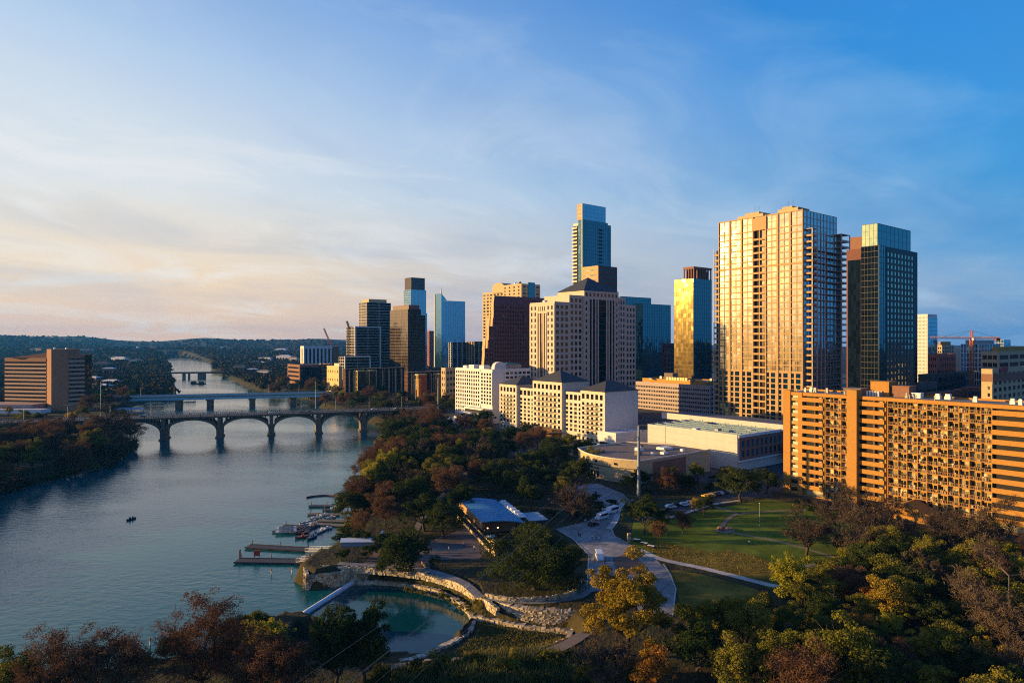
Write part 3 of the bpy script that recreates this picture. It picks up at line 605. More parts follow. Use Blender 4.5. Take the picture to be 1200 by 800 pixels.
class Bld:
    def __init__(s, name, label, cat, xl, xc, xr, Y, group=None, LW=None, LN=None, corner=None, rot=None):
        s.C = ((xc-600)/800*Y, Y) if corner is None else corner
        s.Y = s.C[1]; s.rot = ROT if rot is None else rot
        s.LW = LW if LW is not None else length_to(s.C, xl, DW); s.LN = LN if LN is not None else length_to(s.C, xr, DN)
        s.root = thing(name, label, cat, (s.C[0], s.C[1], G), s.rot, group)
        s.wins = []; s.parts = {}
    def z(s, py, Y=None): return zt(py, Y or s.Y)-G
    def mb(s, name, m):
        k = (name, m.name)
        if k not in s.parts: s.parts[k] = (name, m, MB())
        return s.parts[k][2]
    def fbox(s, mb, F, o, u0, u1, v0, v1, z0, z1, mi=0):
        """F 'E': face y=o, runs +x; F 'S': face x=o, runs +y; v positive = outwards"""
        if F == 'E': mb.box(u0, u1, o-v0, o-v1, z0, z1, mi)
        else: mb.box(o-v0, o-v1, u0, u1, z0, z1, mi)
    def face(s, F, o, u0, u1, z0, z1, cols, rows, wf=.55, hf=.6, m=None, top=.8, bot=.5, side=.6, gm=win_dark, dep=.4, wall='wall', win=True, curt=.25):
        w = s.mb(wall, m); a0, a1, b0, b1 = u0+side, u1-side, z0+bot, z1-top
        cw = (a1-a0)/cols; rh = (b1-b0)/rows; pw = cw*(1-wf); sh = rh*(1-hf)
        s.fbox(w, F, o, u0, u1, -dep, 0, z0, b0); s.fbox(w, F, o, u0, u1, -dep, 0, b1, z1)
        ed = [u0]+[a0+cw*i+pw/2 for i in range(cols)]; en = [a0+cw*i-pw/2 for i in range(1, cols+1)]
        piers = [(u0, a0+pw/2)]+[(a0+cw*i-pw/2, a0+cw*i+pw/2) for i in range(1, cols)]+[(a1-pw/2, u1)]
        for p0, p1 in piers: s.fbox(w, F, o, p0, p1, -dep, 0, b0, b1)
        for c in range(cols):
            x0 = a0+cw*c+pw/2; x1 = x0+cw*wf
            for r in range(rows+1):
                zz0 = b0 if r == 0 else b0+rh*r-sh/2; zz1 = b1 if r == rows else b0+rh*r+sh/2
                s.fbox(w, F, o, x0, x1, -dep, -.03, zz0, zz1)
            if win:
                for r in range(rows):
                    s.wins.append((F, o, (x0+x1)/2, b0+rh*(r+.5), cw*wf, rh*hf, win_curt if random.random() < curt else gm, dep))
    def mass(s, x0, x1, y0, y1, z0, z1, m, S=None, E=None, wall='wall', roof=roof_grey, N=None, par=True):
        dS = .4 if S else 0; dE = .4 if E else 0
        w = s.mb(wall, m); w.box(x0+dS, x1, y0+dE, y1, z0, z1-.02)
        if S: s.face('S', x0, y0, y1, z0, z1, m=m, wall=wall, **S)
        if E: s.face('E', y0, x0+dS, x1, z0, z1, m=m, wall=wall, **E)
        if par:
            s.mb('roof', roof).box(x0+.5, x1-.5, y0+.5, y1-.5, z1-.02, z1+.06)
            for a in ((x0,x1,y0,y0+.45),(x0,x1,y1-.45,y1),(x0,x0+.45,y0+.46,y1-.46),(x1-.45,x1,y0+.46,y1-.46)):
                w.box(*a, z1-.02, z1+.9)
    def curtain(s, x0, x1, y0, y1, z0, z1, gS, gE, fm, nS=6, nE=6, nz=20, fw=.22, fh=.22, pr=.14, vS=True, gname='glazing', roof=roof_grey):
        """a glass volume with mullions and floor lines on the two faces the street sees, plain grid on the others"""
        g = s.mb(gname, gE); g.box(x0+.3, x1, y0, y1, z0, z1-.3)
        gs = s.mb(gname+'_panel', gS) if gS is not gE else g
        gs.box(x0, x0+.3, y0, y1, z0, z1-.3)
        f = s.mb('frame', fm)
        for i in range(nS+1):
            u = y0+(y1-y0)*i/nS; s.fbox(f, 'S', x0, max(y0,u-fw/2), min(y1,u+fw/2), 0, pr, z0, z1)
        for i in range(nE+1):
            u = x0+(x1-x0)*i/nE; s.fbox(f, 'E', y0, max(x0,u-fw/2), min(x1,u+fw/2), 0, pr, z0, z1)
        for k in range(nz+1):
            zz = z0+(z1-z0)*k/nz
            s.fbox(f, 'S', x0, y0, y1, 0, pr*.8, max(z0,zz-fh/2), min(z1,zz+fh/2)); s.fbox(f, 'E', y0, x0, x1, 0, pr*.8, max(z0,zz-fh/2), min(z1,zz+fh/2))
        s.mb('roof', roof).box(x0-.05, x1+.05, y0-.05, y1+.05, z1-.3, z1)
    def rooftop(s, x0, x1, y0, y1, z, n=5, seed=1, m=None, hmax=2.5):
        g = random.Random(seed)
        for i in range(n):
            w = g.uniform(1.5,5); d = g.uniform(1.5,4); h = g.uniform(.8,hmax)
            if x1-x0 < w+1 or y1-y0 < d+1: continue
            a = g.uniform(x0, x1-w); b = g.uniform(y0, y1-d)
            q = MB(); q.box(a, a+w, b, b+d, z, z+h); q.box(a+.2, a+w-.2, b+.2, b+d-.2, z+h, z+h+.15)
            q.build('rooftop_unit', m or g.choice([metal_grey, metal_white, roof_tan]), s.root)
    def finish(s):
        for (name, m, b) in s.parts.values(): b.build(name, m, s.root)
        if s.wins:
            c, sn = math.cos(s.rot), math.sin(s.rot); out = []
            for F, o, u, z, w, h, gm, dep in s.wins:
                lx, ly = (u, o+dep*.6) if F == 'E' else (o+dep*.6, u)
                wx, wy = s.C[0]+c*lx-sn*ly, s.C[1]+sn*lx+c*ly
                out.append((wx*wx+wy*wy+(z+G-CAM_Z)**2, F, lx, ly, z, w, h, gm))
            out.sort(key=lambda q: q[0]); cache = {}; rest = {}
            for i, (d, F, lx, ly, z, w, h, gm) in enumerate(out):
                a, b = (w/2+.01, .06) if F == 'E' else (.06, w/2+.01)
                if i < 98:
                    k = (F, round(w,3), round(h,3), gm.name)
                    if k not in cache:
                        q = MB(); q.box(-a, a, -b, b, -h/2-.01, h/2+.01)
                        cache[k] = q.build('window', gm, s.root, (lx, ly, z))
                    else:
                        o = cache[k].copy(); COL.objects.link(o); o.location = (lx, ly, z)
                else: rest.setdefault(gm.name, (gm, MB()))[1].box(lx-a, lx+a, ly-b, ly+b, z-h/2-.01, z+h/2+.01)
            if rest:
                ms = [v[0] for v in rest.values()]; al = MB()
                for i, (gm, b) in enumerate(rest.values()): al.add(b.v, b.f, i)
                stuff(al.build('window', ms, s.root))
        return s.root

P = lambda cols, rows, wf=.55, hf=.6, **k: dict(cols=cols, rows=rows, wf=wf, hf=hf, **k)

# --- granite tower with the stepped top and the hipped dark roof
def b_granite():
    b = Bld('office_tower', 'pink granite office tower with stepped shoulders, hipped dark roof and black glass centre strip', 'tower', 621, 650, 745, 545)
    LW, LN = b.LW, b.LN; z1, z2, z3 = 96, 102, 107
    fl = 19
    for (u0, u1, zz, rows, st, cols) in ((0,16,z1,fl,0,3),(16,31,z2,fl+1,0,3),(72,83,z2,fl+1,0,3),(83,LN,z1,fl,0,3)):
        b.mass(u0, u1, .0 if st == 0 else st, LW, 0, zz, stone_pink, S=None if u0 > 0 else P(3, fl, .0001, .5, curt=0), E=P(cols, rows, .58, .6, curt=.03)) if u0 > 0 else \
        b.mass(u0, u1, 0, LW, 0, zz, stone_pink, E=P(cols, rows, .58, .6, curt=.03))
    b.mass(31, 72, -1.4, LW, 0, z3, stone_pink, par=False)
    # south front: two window bays beside a tall recessed glass strip
    for (u0, u1) in ((0, LW*.33), (LW*.67, LW)): b.face('S', -.4, u0, u1, 0, z1-.5, 2, fl, .42, .6, m=stone_pink, curt=.3)
    b.face('S', -.4, LW*.33, LW*.67, z1-8, z1-.5, 4, 1, .45, .6, m=stone_pink)
    q = b.mb('strip_glazing', gl_bronze); q.box(-.15, -.02, LW*.33, LW*.67, 0, z1-8)
    w = b.mb('wall', stone_pink)
    for t in (.33, .42, .58, .67): w.box(-.9, -.15, LW*t-.6, LW*t+.6, 0, z1-8)
    # centre bay: granite fins either side of black glass, windows in the attic
    o = -1.4; w.box(31, 72, o-.5, o, z3-7, z3-6); b.face('E', o-.5, 31, 72, z3-6, z3+.0, 9, 1, .5, .62, m=stone_pink, curt=0)
    b.face('E', o-.5, 31, 36, 0, z3-7, 1, 20, .5, .6, m=stone_pink); b.face('E', o-.5, 67.5, 72, 0, z3-7, 1, 20, .5, .6, m=stone_pink)
    dg = b.mb('black_glazing', gl_dark); dg.box(36, 67.5, o-.12, o+.05, 0, z3-7)
    for u in (36.4, 40.2, 44.2, 47.2, 57.4, 60.2, 64.0, 67.2): w.box(u-.55, u+.55, o-.9, o-.12, 0, z3-7)
    f = b.mb('floor_line', metal_dark)
    for k in range(1, 20): f.box(36, 67.5, o-.2, o-.12, k*5-.2, k*5+.2)
    rf = b.mb('roof', slate); rf.hip(31, 72, -1.4, LW, z3+.1, 13, eave=.6)
    b.rooftop(1, 15, 2, LW-3, z1, 3, 4)
    b.finish()
b_granite()

# --- riverside hotel with three hipped pavilions
def b_hotel():
    b = Bld('riverside_hotel', 'cream riverside hotel with three dark hipped roofs and a blank white end wall', 'hotel', 587, 710, 747, 427)
    LW, LN = b.LW, b.LN; U = lambda px: length_to(b.C, px, DW); ze, zc, zr = 33.4, 37.6, 31.6
    u1, u2, u3, u4 = U(682), U(660), U(626), U(607)
    white_end = mat('white_end_wall', (0.62,0.58,0.57), .85, .05, .4, stain=.1)
    fl = 9
    def pav(a, c, z, cols, st):
        b.mass(-1.0, LN*st, a, c, 0, z, stone_cream, par=False)
        n = cols; wS = (c-a)
        b.face('S', -1.4, a, c, 5, z-6.5, n, fl-2, .52, .62, m=stone_cream, curt=.15, top=.3, bot=.3)
        b.face('S', -1.4, a, c, z-6.5, z, n, 1, .62, .66, m=stone_cream, curt=0, top=1.2, bot=.4)
        b.face('S', -1.4, a, c, 0, 5, n, 1, .45, .6, m=stone_cream, curt=.3)
        w = (c-a-1.2)/n
        bal = MB()
        for k in range(1, n-1):
            for r in range(fl-3):
                zz = 5.6+(z-12.1)/(fl-2)*(r+1)-.4; y = a+.6+w*(k+.5); q = MB()
                q.box(-2.6, -1.41, y-w*.42, y+w*.42, zz, zz+.18)
                for t in np.linspace(-.42, .42, 7): q.box(-2.6, -2.54, y+w*t-.03, y+w*t+.03, zz+.18, zz+1.15)
                q.box(-2.64, -2.5, y-w*.42, y+w*.42, zz+1.15, zz+1.25)
                for sgn in (-1, 1): q.box(-2.5, -1.41, y+sgn*w*.42-.04, y+sgn*w*.42+.04, zz+.9, zz+1.2)
                q.build('balcony', metal_dark, b.root)
    pav(0, u1, ze, 5, 1.0); pav(u2, u3, zc, 7, .8); pav(u4, LW, ze, 5, .9)
    for (a, c, n) in ((u1, u2, 4), (u3, u4, 4)):
        b.mass(1.2, LN*.8, a, c, 0, zr, stone_cream, par=False, roof=roof_tan)
        b.face('S', .8, a, c, 5, zr-6.5, n, fl-2, .6, .66, m=stone_cream, curt=.35, top=.3, bot=.3)
        b.face('S', .8, a, c, zr-6.5, zr, n, 1, .7, .66, m=stone_cream, curt=0, top=.8, bot=.4)
        b.face('S', .8, a, c, 0, 5, n, 1, .5, .6, m=stone_cream, curt=.3)
        b.mb('roof', roof_tan).box(1.2, LN*.8, a, c, zr, zr+.1)
    b.mb('end_wall', white_end).box(-1.38, LN, -.5, 0, 0, ze)
    b.mb('end_wall', white_end).box(-1.3, LN, -.56, -.5, ze-7.0, ze-6.8)
    rf = b.mb('hipped_roof', slate)
    rf.hip(-1.4, LN, -.4, u1, ze+.02, 6.2, ridge=6, eave=.7); rf.hip(-1.4, LN*.8, u2, u3, zc+.02, 7.4, eave=.8); rf.hip(-1.4, LN*.9, u4, LW, ze+.02, 6.0, eave=.7)
    # entrance rotunda and canopy on the lake side, low wing at the end
    q = MB(); yc = (u2+u3)/2-2; pts = [(-1.4+9*math.cos(t), yc+12*math.sin(t)) for t in np.linspace(PI/2, 3*PI/2, 15)]
    q.prism(pts, 0, 6.2); q.build('entrance_rotunda', ochre_wall, b.root)
    q = MB(); pts = [(-1.4+14*math.cos(t), yc+5+20*math.sin(t)) for t in np.linspace(PI/2, 3*PI/2, 15)]
    q.prism(pts, 3.8, 4.5); q.build('terrace_canopy', brown_brick, b.root)
    q = MB(); q.box(-8, 22, -16, -.6, 0, 9); q.box(-8, -7.6, -16, -.6, 9, 10); q.box(-7.6, 22, -16, -15.6, 9, 10); q.build('side_wing', stone_white, b.root)
    q = MB(); q.box(-8.1, -8.0, -13, -3, 1.5, 3.6); q.build('wing_window', win_dark, b.root)
    b.finish()
b_hotel()

# --- white slab hotel at the bridge head
def b_white():
    b = Bld('slab_hotel', 'white concrete slab hotel with a grid of small windows at the bridge end', 'hotel', 534, 577, 622, 540)
    LW, LN = b.LW, b.LN; H = 42
    b.mass(0, LN, 0, LW, 0, H, stone_white, S=None)
    b.face('S', -.4, 0, 16, 14, H-1, 4, 9, .62, .62, m=stone_white, curt=.1)
    b.face('S', -.4, 16, LW, 2, H, 11, 12, .6, .62, m=stone_white, curt=.3)
    for k in range(3):
        b.mb('terrace', stone_white).box(-4-5*k, -.5, 2, 34, 10-3.6*k, 11.4-3.6*k); b.mb('terrace_recess', shade_void).box(-3.5-5*k, -.5, 3, 33, 7.9-3.6*k, 10-3.6*k)
    b.mb('terrace', stone_white).box(-24, -.5, 6, 48, 0, 1.6)
    b.face('E', -.4, 12, LN, 20, H, 6, 6, .72, .55, m=stone_white, curt=.1)
    q = MB(); pr = [(8,0)]+[(14+6*math.cos(t), 4.5*math.sin(t)+2) for t in np.linspace(PI,0,9)]+[(20,0)]
    q.side_prism([(u,H+z) for u,z in pr], 'y', 8, 12); q.build('rooftop_arch', stone_white, b.root)
    q = MB(); q.box(20, 36, 8, 20, H, H+4); q.build('penthouse', metal_grey, b.root)
    q = MB(); q.hip(20, 36, 8, 20, H+4, 1.6, ridge=4, eave=.4); q.build('penthouse_roof', mat('green_roof', (.05,.16,.12), .6), b.root)
    for (x, y, w, h) in ((3,30,7,3.4),(4,42,5,2.6),(6,20,6,3.2)):
        q = MB(); q.box(x, x+w, y, y+w, H, H+h); q.box(x+.3, x+w-.3, y+.3, y+w-.3, H+h, H+h+.2); q.build('rooftop_unit', metal_white, b.root)
    b.finish()
b_white()

# --- tall gold-glass hotel tower
def b_gold():
    b = Bld('hotel_tower', 'tall hotel tower whose gold mirrored side is ruled by tan piers, with balcony stacks', 'tower', 842, 941, 980, 490)
    LW, LN = b.LW, b.LN; U = lambda px: length_to(b.C, px, DW); H = zt(245, 490)-G
    c0, c1 = U(897), U(883)
    fr = mat('tan_pier', (0.40,0.255,0.115), .7, .08, .5); floors = 30; zb = 30; n_up = 23
    tw = mat('teal_window_wall', (.03,.06,.06), .5)
    secs = [(0, c0, 3), (c1, LW, 3)]
    core = b.mb('wall', fr); core.box(.6, LN, .6, c0, 0, H-.2); core.box(.6, LN, c1, LW-.02, 0, H-.2); core.box(.6, LN, c0, c1, H-11, H-.2)
    core.box(2.0, LN-.1, c0, c1, 0, H-11)
    ztop = H-11
    for (a, c, nb) in secs:
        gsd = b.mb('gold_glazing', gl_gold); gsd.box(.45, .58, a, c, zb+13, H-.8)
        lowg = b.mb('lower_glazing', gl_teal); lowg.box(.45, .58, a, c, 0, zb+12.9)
        w = (c-a)/nb
        for k in range(nb+1):
            u = a+w*k; core.box(-.35, .44, max(a,u-.75), min(c,u+.75), 0, H)
        for k in range(nb):
            for j in (1,):
                u = a+w*(k+j/2); b.mb('mullion', bronze_fr).box(.1, .44, u-.13, u+.13, zb+13, H-.8)
        for r in range(n_up+1):
            z = zb+13+(ztop-zb-13)*r/n_up; core.box(.0, .44, a, c, z-.4, z+.4)
        for z in (H-5.5,): b.mb('mullion', bronze_fr).box(.1, .44, a, c, z-.15, z+.15)
        core.box(-.1, .44, a, c, H-.8, H)
        core.box(-.05, .44, a, c, ztop-28, ztop-26.6)
        for r in range(11):     # the lower, masonry-framed storeys
            z = 1.0+ (zb+12)*r/10.2; core.box(.05, .44, a, c, z-.45, z+.45)
        for k in range(nb*4):
            u = a+(c-a)*(k+.5)/(nb*4)
            if k % 2 == 0: b.mb('masonry_pier', mat('orange_pier',(.50,.27,.13),.8)).box(.12, .44, u-.7, u+.7, 0, zb+12.5)
    core.box(-.6, .6, c0-.9, c1+.9, ztop+.2, H-1.5)     # blank head above the balcony slot
    b.mb('slot_wall', shade_void).box(1.9, 2.0, (c0+c1)/2, c1, 0, H-11); b.mb('slot_glazing', gl_bronze).box(1.2, 2.0, c0, (c0+c1)/2-.3, 0, H-11); core.box(-.2, 1.9, (c0+c1)/2-.35, (c0+c1)/2+.35, 0, ztop)
    def balcony(x0, x1, y0, y1, z, m):
        q = MB(); q.box(x0, x1, y0, y1, z-.2, z+.15); q.box(x0, x0+.1, y0, y1, z+.15, z+1.25); q.box(x0+.1, x1, y0, y0+.1, z+.15, z+1.25); q.build('balcony', m, b.root)
    for r in range(28):
        z = 4+(ztop-6)*r/28; balcony(-.3, 1.15, c0+.02, (c0+c1)/2-.4, z, fr); balcony(-.3, 1.85, (c0+c1)/2+.4, c1-.02, z, fr)
    # east side: blue glass behind balcony frames
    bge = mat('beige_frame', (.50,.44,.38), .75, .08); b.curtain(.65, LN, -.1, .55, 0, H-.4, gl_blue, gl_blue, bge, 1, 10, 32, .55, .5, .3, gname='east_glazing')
    zf = H-14
    pf = b.mb('balcony_frame', mat('grey_concrete',(.54,.48,.42),.8,.1))
    XE = LN+9
    for (x0, x1) in ((2, 9), (LN-4, XE)):
        for u in (x0, x1): pf.box(u-.3, u+.3, -6.2, -5.6, 0, zf); 
        pf.box(x0-.3, x1+.3, -6.2, -.2, zf-.4, zf)
    pf.box(9, LN-4, -3.6, -3.2, 0, 1)
    for u in (14, 20, 26): pf.box(u-.25, u+.25, -3.3, -2.8, 0, zf)
    for r in range(31):
        z = 5+(zf-6)*r/31
        q = MB(); q.box(1.7, 9.3, -6.1, -.2, z-.18, z+.12); q.box(1.7, 9.3, -6.1, -6.0, z+.12, z+1.2); q.box(1.7, 1.8, -6.0, -.2, z+.12, z+1.2); q.build('balcony', fr, b.root)
        q = MB(); q.box(LN-4.3, XE+.3, -6.1, -.2, z-.18, z+.12); q.box(LN-4.3, XE+.3, -6.1, -6.0, z+.12, z+1.1); q.build('balcony', bge, b.root)
        if r < 29:
            pf.box(9.4, LN-4.4, -3.2, -.2, z-.12, z+.08)
    q = b.mb('side_core', mat('grey_core',(.16,.15,.15),.8)); q.box(LN, XE, -.2, 12, 0, zf)
    # west balcony stack on the far end of the gold side
    for r in range(30):
        z = 4+(H-26)*r/30; q = MB(); q.box(.5, 4, LW, LW+4.6, z-.2, z+.15); q.box(.5, .62, LW, LW+4.6, z+.15, z+1.3); q.build('balcony', fr, b.root)
    pf.box(.3, .8, LW+4.3, LW+4.8, 0, H-21)
    b.mb('side_core', shade_void).box(3.2, 10, LW-.02, LW+4.2, 0, H-22)
    b.mb('roof', roof_grey).box(.5, LN-.2, .7, LW-.2, H-.6, H-.1)
    for (y0,y1,h,x0) in ((6,22,2.8,4),(11,19,4.4,5),(34,56,2.4,4),(38,50,4.2,5)):
        q = MB(); q.box(x0, x0+16, y0, y1, H-.2, H+h); q.box(x0-.2, x0+16.2, y0-.2, y1+.2, H+h, H+h+.3); q.build('rooftop_plant', tan_conc, b.root)
    q = MB()
    for (x, y) in ((8,12),(9,44),(10,17),(8,40)): q.tube([(x,y,H+6),(x,y,H+9.5)], .12, 5)
    q.build('antenna', metal_dark, b.root)
    b.finish()
b_gold()

# --- dark glass tower right of it
def b_dark():
    b = Bld('glass_tower', 'black and teal glass tower with a lighter glass crown, right of the gold hotel tower', 'tower', 1009, 1029, 1075, 430)
    LW, LN = b.LW, b.LN; H = zt(287, 430)-G; H2 = zt(261, 430)-G
    bm_ = mat('black_metal', (.010,.011,.013), .5); b.curtain(0, LN, 0, LW, 0, H, gl_dark, gl_dark, bm_, 5, 3, 34, .12, .25, .08)
    ub = 9.5
    t = b.mb('teal_bay', gl_teal); t.box(-.2, ub, -.5, -.15, 0, H)
    f = b.mb('frame', metal_dark)
    for k in range(35): f.box(-.2, ub, -.62, -.5, k*H/34-.12, k*H/34+.12)
    for u in (-.1, 3, 6.2, ub-.1): f.box(u-.1, u+.1, -.66, -.5, 0, H)
    b.face('E', -.5, ub+1, LN-6, 3, H-2, 8, 30, .5, .62, m=mat('black_panel',(.018,.018,.02),.5), gm=glass('pale_window_glass',(.05,.06,.05),(.7,.85,.8),.38,.05,(2,2,3),.03), curt=.0, wall='panel_wall')
    b.curtain(1, LN-9, .8, LW, H, H2, glass('crown_glass',(.10,.13,.05),(.75,.85,.55),.45,.15,(2,2,4)), gl_teal, metal_dark, 4, 8, 3, .12, .12, .08, gname='crown_glazing')
    # brick-clad wing behind
    q = b.mb('brick_wing', mat('dark_red_cladding',(.16,.06,.045),.8)); q.box(1.5, LN*.6, LW, LW+10, 0, H-1); 
    b.mb('brick_wing_top', brown_brick).box(2.5, LN*.6, LW, LW+8, H-1, H+7)
    b.mb('wing_glazing', gl_dark).box(1.3, 1.5, LW+1, LW+9, 0, H-8)
    b.finish()
b_dark()

# --- long orange brick apartment block with balconies
def b_orange():
    A = (117.2, 295.0); rot = math.atan2(-DW[1], -DW[0])     # local x runs along the lake front towards the camera side, y into the block
    root = thing('apartment_block', 'long orange brick apartment block with stacked balconies beside the park', 'apartment building', (A[0], A[1], G), rot)
    def t(px): k = (px-600)/800; return (k*A[1]-A[0])/(.62+.785*k)
    H = 43.2; NF = 13; fh = H/NF; L = 116.0; D = 17.0
    u = [0, t(926), t(935), t(940), t(964), t(966.5), t(994.5), t(1006), t(1036), t(1040), t(1162), 100, 101, L]
    wall = MB(); wall.box(0, L, 3.0, D, 0, H-.1)
    back = MB(); back.box(.1, L-.1, 1.7, 3.0, .2, H-1.2)
    # solid piers
    for (a, c, v0, h) in ((0,u[1],-.0,H+1.0),(u[2],u[3],0,H+.3),(u[6],u[7],-1.6,H+2.6)):
        wall.box(a, c, v0, 3.0, 0, h)
    for (a, c) in ((u[4],u[5]),(u[8],u[9])): wall.box(a, a+.45, .6, 3.0, 0, H)
    wall.box(0, L, .2, 3.0, H-1.1, H+.25)
    wall.box(0, L, .4, 3.0, 0, .5)
    wall.build('wall', orange_brick, root); back.build('recessed_wall', ochre_wall, root)
    # floors
    bands = [(u[3],u[4]),(u[7],u[8]),(u[10],100.0)]; opens = [(u[5],u[6]),(u[9],u[10]),(101.0,L)]
    win_pale = glass('blind_glass', (.34,.29,.19), (.8,.85,.85), .03, .1, (2,2,2.4)); rail_m = mat('ochre_rail', (.40,.27,.10), .8); nwin = [0]
    wrest = MB(); wmesh = {}
    def win(x0, x1, z0, z1, y=1.66, m=win_dark):
        m = g.choice([win_dark, win_dark, win_pale, win_curt]); w, h = round(x1-x0,2), round(z1-z0,2); nwin[0] += 1
        if nwin[0] > 95: wrest.box(x0, x1, y-.04, y+.06, z0, z1, [win_dark, win_pale, win_curt].index(m)); return
        if (w,h,m.name) not in wmesh:
            q = MB(); q.box(-w/2, w/2, -.05, .05, -h/2, h/2); wmesh[(w,h,m.name)] = q.build('window', m, root, ((x0+x1)/2, y, (z0+z1)/2))
        else:
            o = wmesh[(w,h,m.name)].copy(); COL.objects.link(o); o.location = ((x0+x1)/2, y, (z0+z1)/2)
    g = random.Random(3); clutter = MB(); dividers = MB(); voids = MB()
    for (a, c) in bands:
        q = MB(); q.box(a, c, 1.4, 1.69, fh, H-1.2); q.build('recess_shade_panel', shade_void, root)  # near-black sheet standing in for the shade behind the solid balustrades
    for (a, c) in reversed(opens):
        n = max(2, round((c-a)/3.5)); w = (c-a)/n
        for i in range(n+1): q = MB(); q.box(a+w*i-.12, a+w*i+.12, .9 if i%2 else .3, 1.7, .5, H-1.1); q.build('balcony_divider', ochre_wall, root)
    for f in reversed(range(NF)):
        z = f*fh
        for (a, c) in bands:
            if f == 0: 
                win(a+.4, c-.4, .6, fh-.5, 1.2); continue
            q = MB(); q.box(a, c, .0, 2.55, z-.18, z+.12); q.box(a, c, .0, .25, z+.12, z+1.55); q.build('balcony', orange_brick, root)
            clutter.box(c-2.2, c-1.0, 1.2, 1.8, z+.13, z+1.9, 3)
            clutter.box(a+(c-a)*.55, a+(c-a)*.62, .5, 1.9, z+.13, z+fh-.3, 2)
            clutter.box(a+(c-a)*.75, a+(c-a)*.85, 1.6, 1.9, z+.13, z+2.4, 2)
        # white shutters column
        q = MB(); q.box(u[1], u[2], .5, 2.6, z-.15, z+.12); q.box(u[1], u[2], .5, .62, z+.12, z+1.2); q.build('balcony', rail_m, root)
        clutter.box(u[1]+.3, u[2]-.3, .9, 1.3, z+1.25, z+2.4, 1 if f > 1 else 4)
        for (a, c) in opens:
            n = max(2, round((c-a)/3.5)); w = (c-a)/n
            q = MB(); q.box(a, c, .25, 1.7, z-.16, z+.1)
            if f > 0:
                q.box(a, c, .3, .4, z+1.05, z+1.15)
                for i in range(int((c-a)/.55)): q.box(a+i*.55, a+i*.55+.10, .32, .38, z+.1, z+1.05)
            q.build('balcony', mat('balcony_paint',(.36,.19,.085),.8), root)
            for i in range(n):
                x = a+w*i
                win(x+.35, x+.35+w*.34, z+.12, z+2.4); win(x+w*.55, x+w*.9, z+.9, z+2.4)
                if i % 3 == 0: pass
                for k in range(g.randint(2,5)):
                    xx = x+g.uniform(.3, w-1); d = g.uniform(.3,.9); hh = g.uniform(.4,1.5)
                    clutter.box(xx, xx+d, .6, .6+d*.7, z+.1, z+.1+hh, g.choice([0,0,0,1,2,3,3,4]))
                    if g.random() < .5: clutter.box(xx+.1, xx+d*.6, .7, .9, z+.1+hh, z+hh+.5, 0)
    pass
    stuff(wrest.build('window', [win_dark, win_pale, win_curt], root))
    plant = mat('balcony_plants',(.06,.07,.03),.9,.4,2); cl_white = mat('balcony_white',(.62,.56,.44),.8); cl_brown = mat('balcony_brown',(.12,.06,.04),.8)
    cl_tan = mat('balcony_tan',(.45,.34,.18),.8)
    stuff(clutter.build('balcony_furniture', [plant, cl_white, cl_brown, cl_tan, win_dark], root))
    rf = MB(); rf.box(.5, L-.5, .9, D-.4, H-.1, H+.1); rf.build('roof', roof_grey, root)
    par = MB()
    for a in ((0,L,D-.3,D),): par.box(*a, H-.1, H+.8)
    par.build('parapet', orange_brick, root)
    # lift house and rooftop plant
    for (x0,x1,y0,y1,h,m) in ((24,31,4,11,2.6,roof_tan),(33,40,8,15,5.6,orange_brick),(40.5,47,9,15.5,4.2,brown_brick),(48,51,9,12,1.8,metal_white)):
        q = MB(); q.box(x0,x1,y0,y1,H,H+h); q.box(x0-.15,x1+.15,y0-.15,y1+.15,H+h,H+h+.3); q.build('lift_house' if h > 5 else 'rooftop_unit', m, root)
    for i in range(16):
        x = g.uniform(4, 95); y = g.uniform(4, 13); s = g.uniform(.8,2.2); q = MB(); q.box(x,x+s,y,y+s,H+.1,H+.1+g.uniform(.8,1.8)); q.box(x+.2,x+s-.2,y+.2,y+s-.2,H+.1,H+2.1)
        q.build('rooftop_unit', g.choice([metal_white, metal_grey]), root)
    for i in range(10):
        x = g.uniform(2, 60); q = MB(); q.tube([(x,1.6,H+.2),(x,1.6,H+1.4)], .16, 6); q.tube([(x,1.6,H+1.4),(x,1.6,H+1.7)], .28, 6); q.build('roof_vent', metal_grey, root)
    q = MB(); 
    for i in range(5): q.tube([(33+i*1.1,5,H+.1),(33+i*1.1,5,H+2.2)], .4, 8)
    q.build('flue_stack', metal_white, root)
    # low entrance wing with a pitched brick roof
    q = MB(); q.box(46, 60, -9, .2, 0, 3.2); q.side_prism([(45,3.2),(53,6.6),(61,3.2)], 'y', -9.5, .2); q.build('entrance_wing', orange_brick, root)
b_orange()

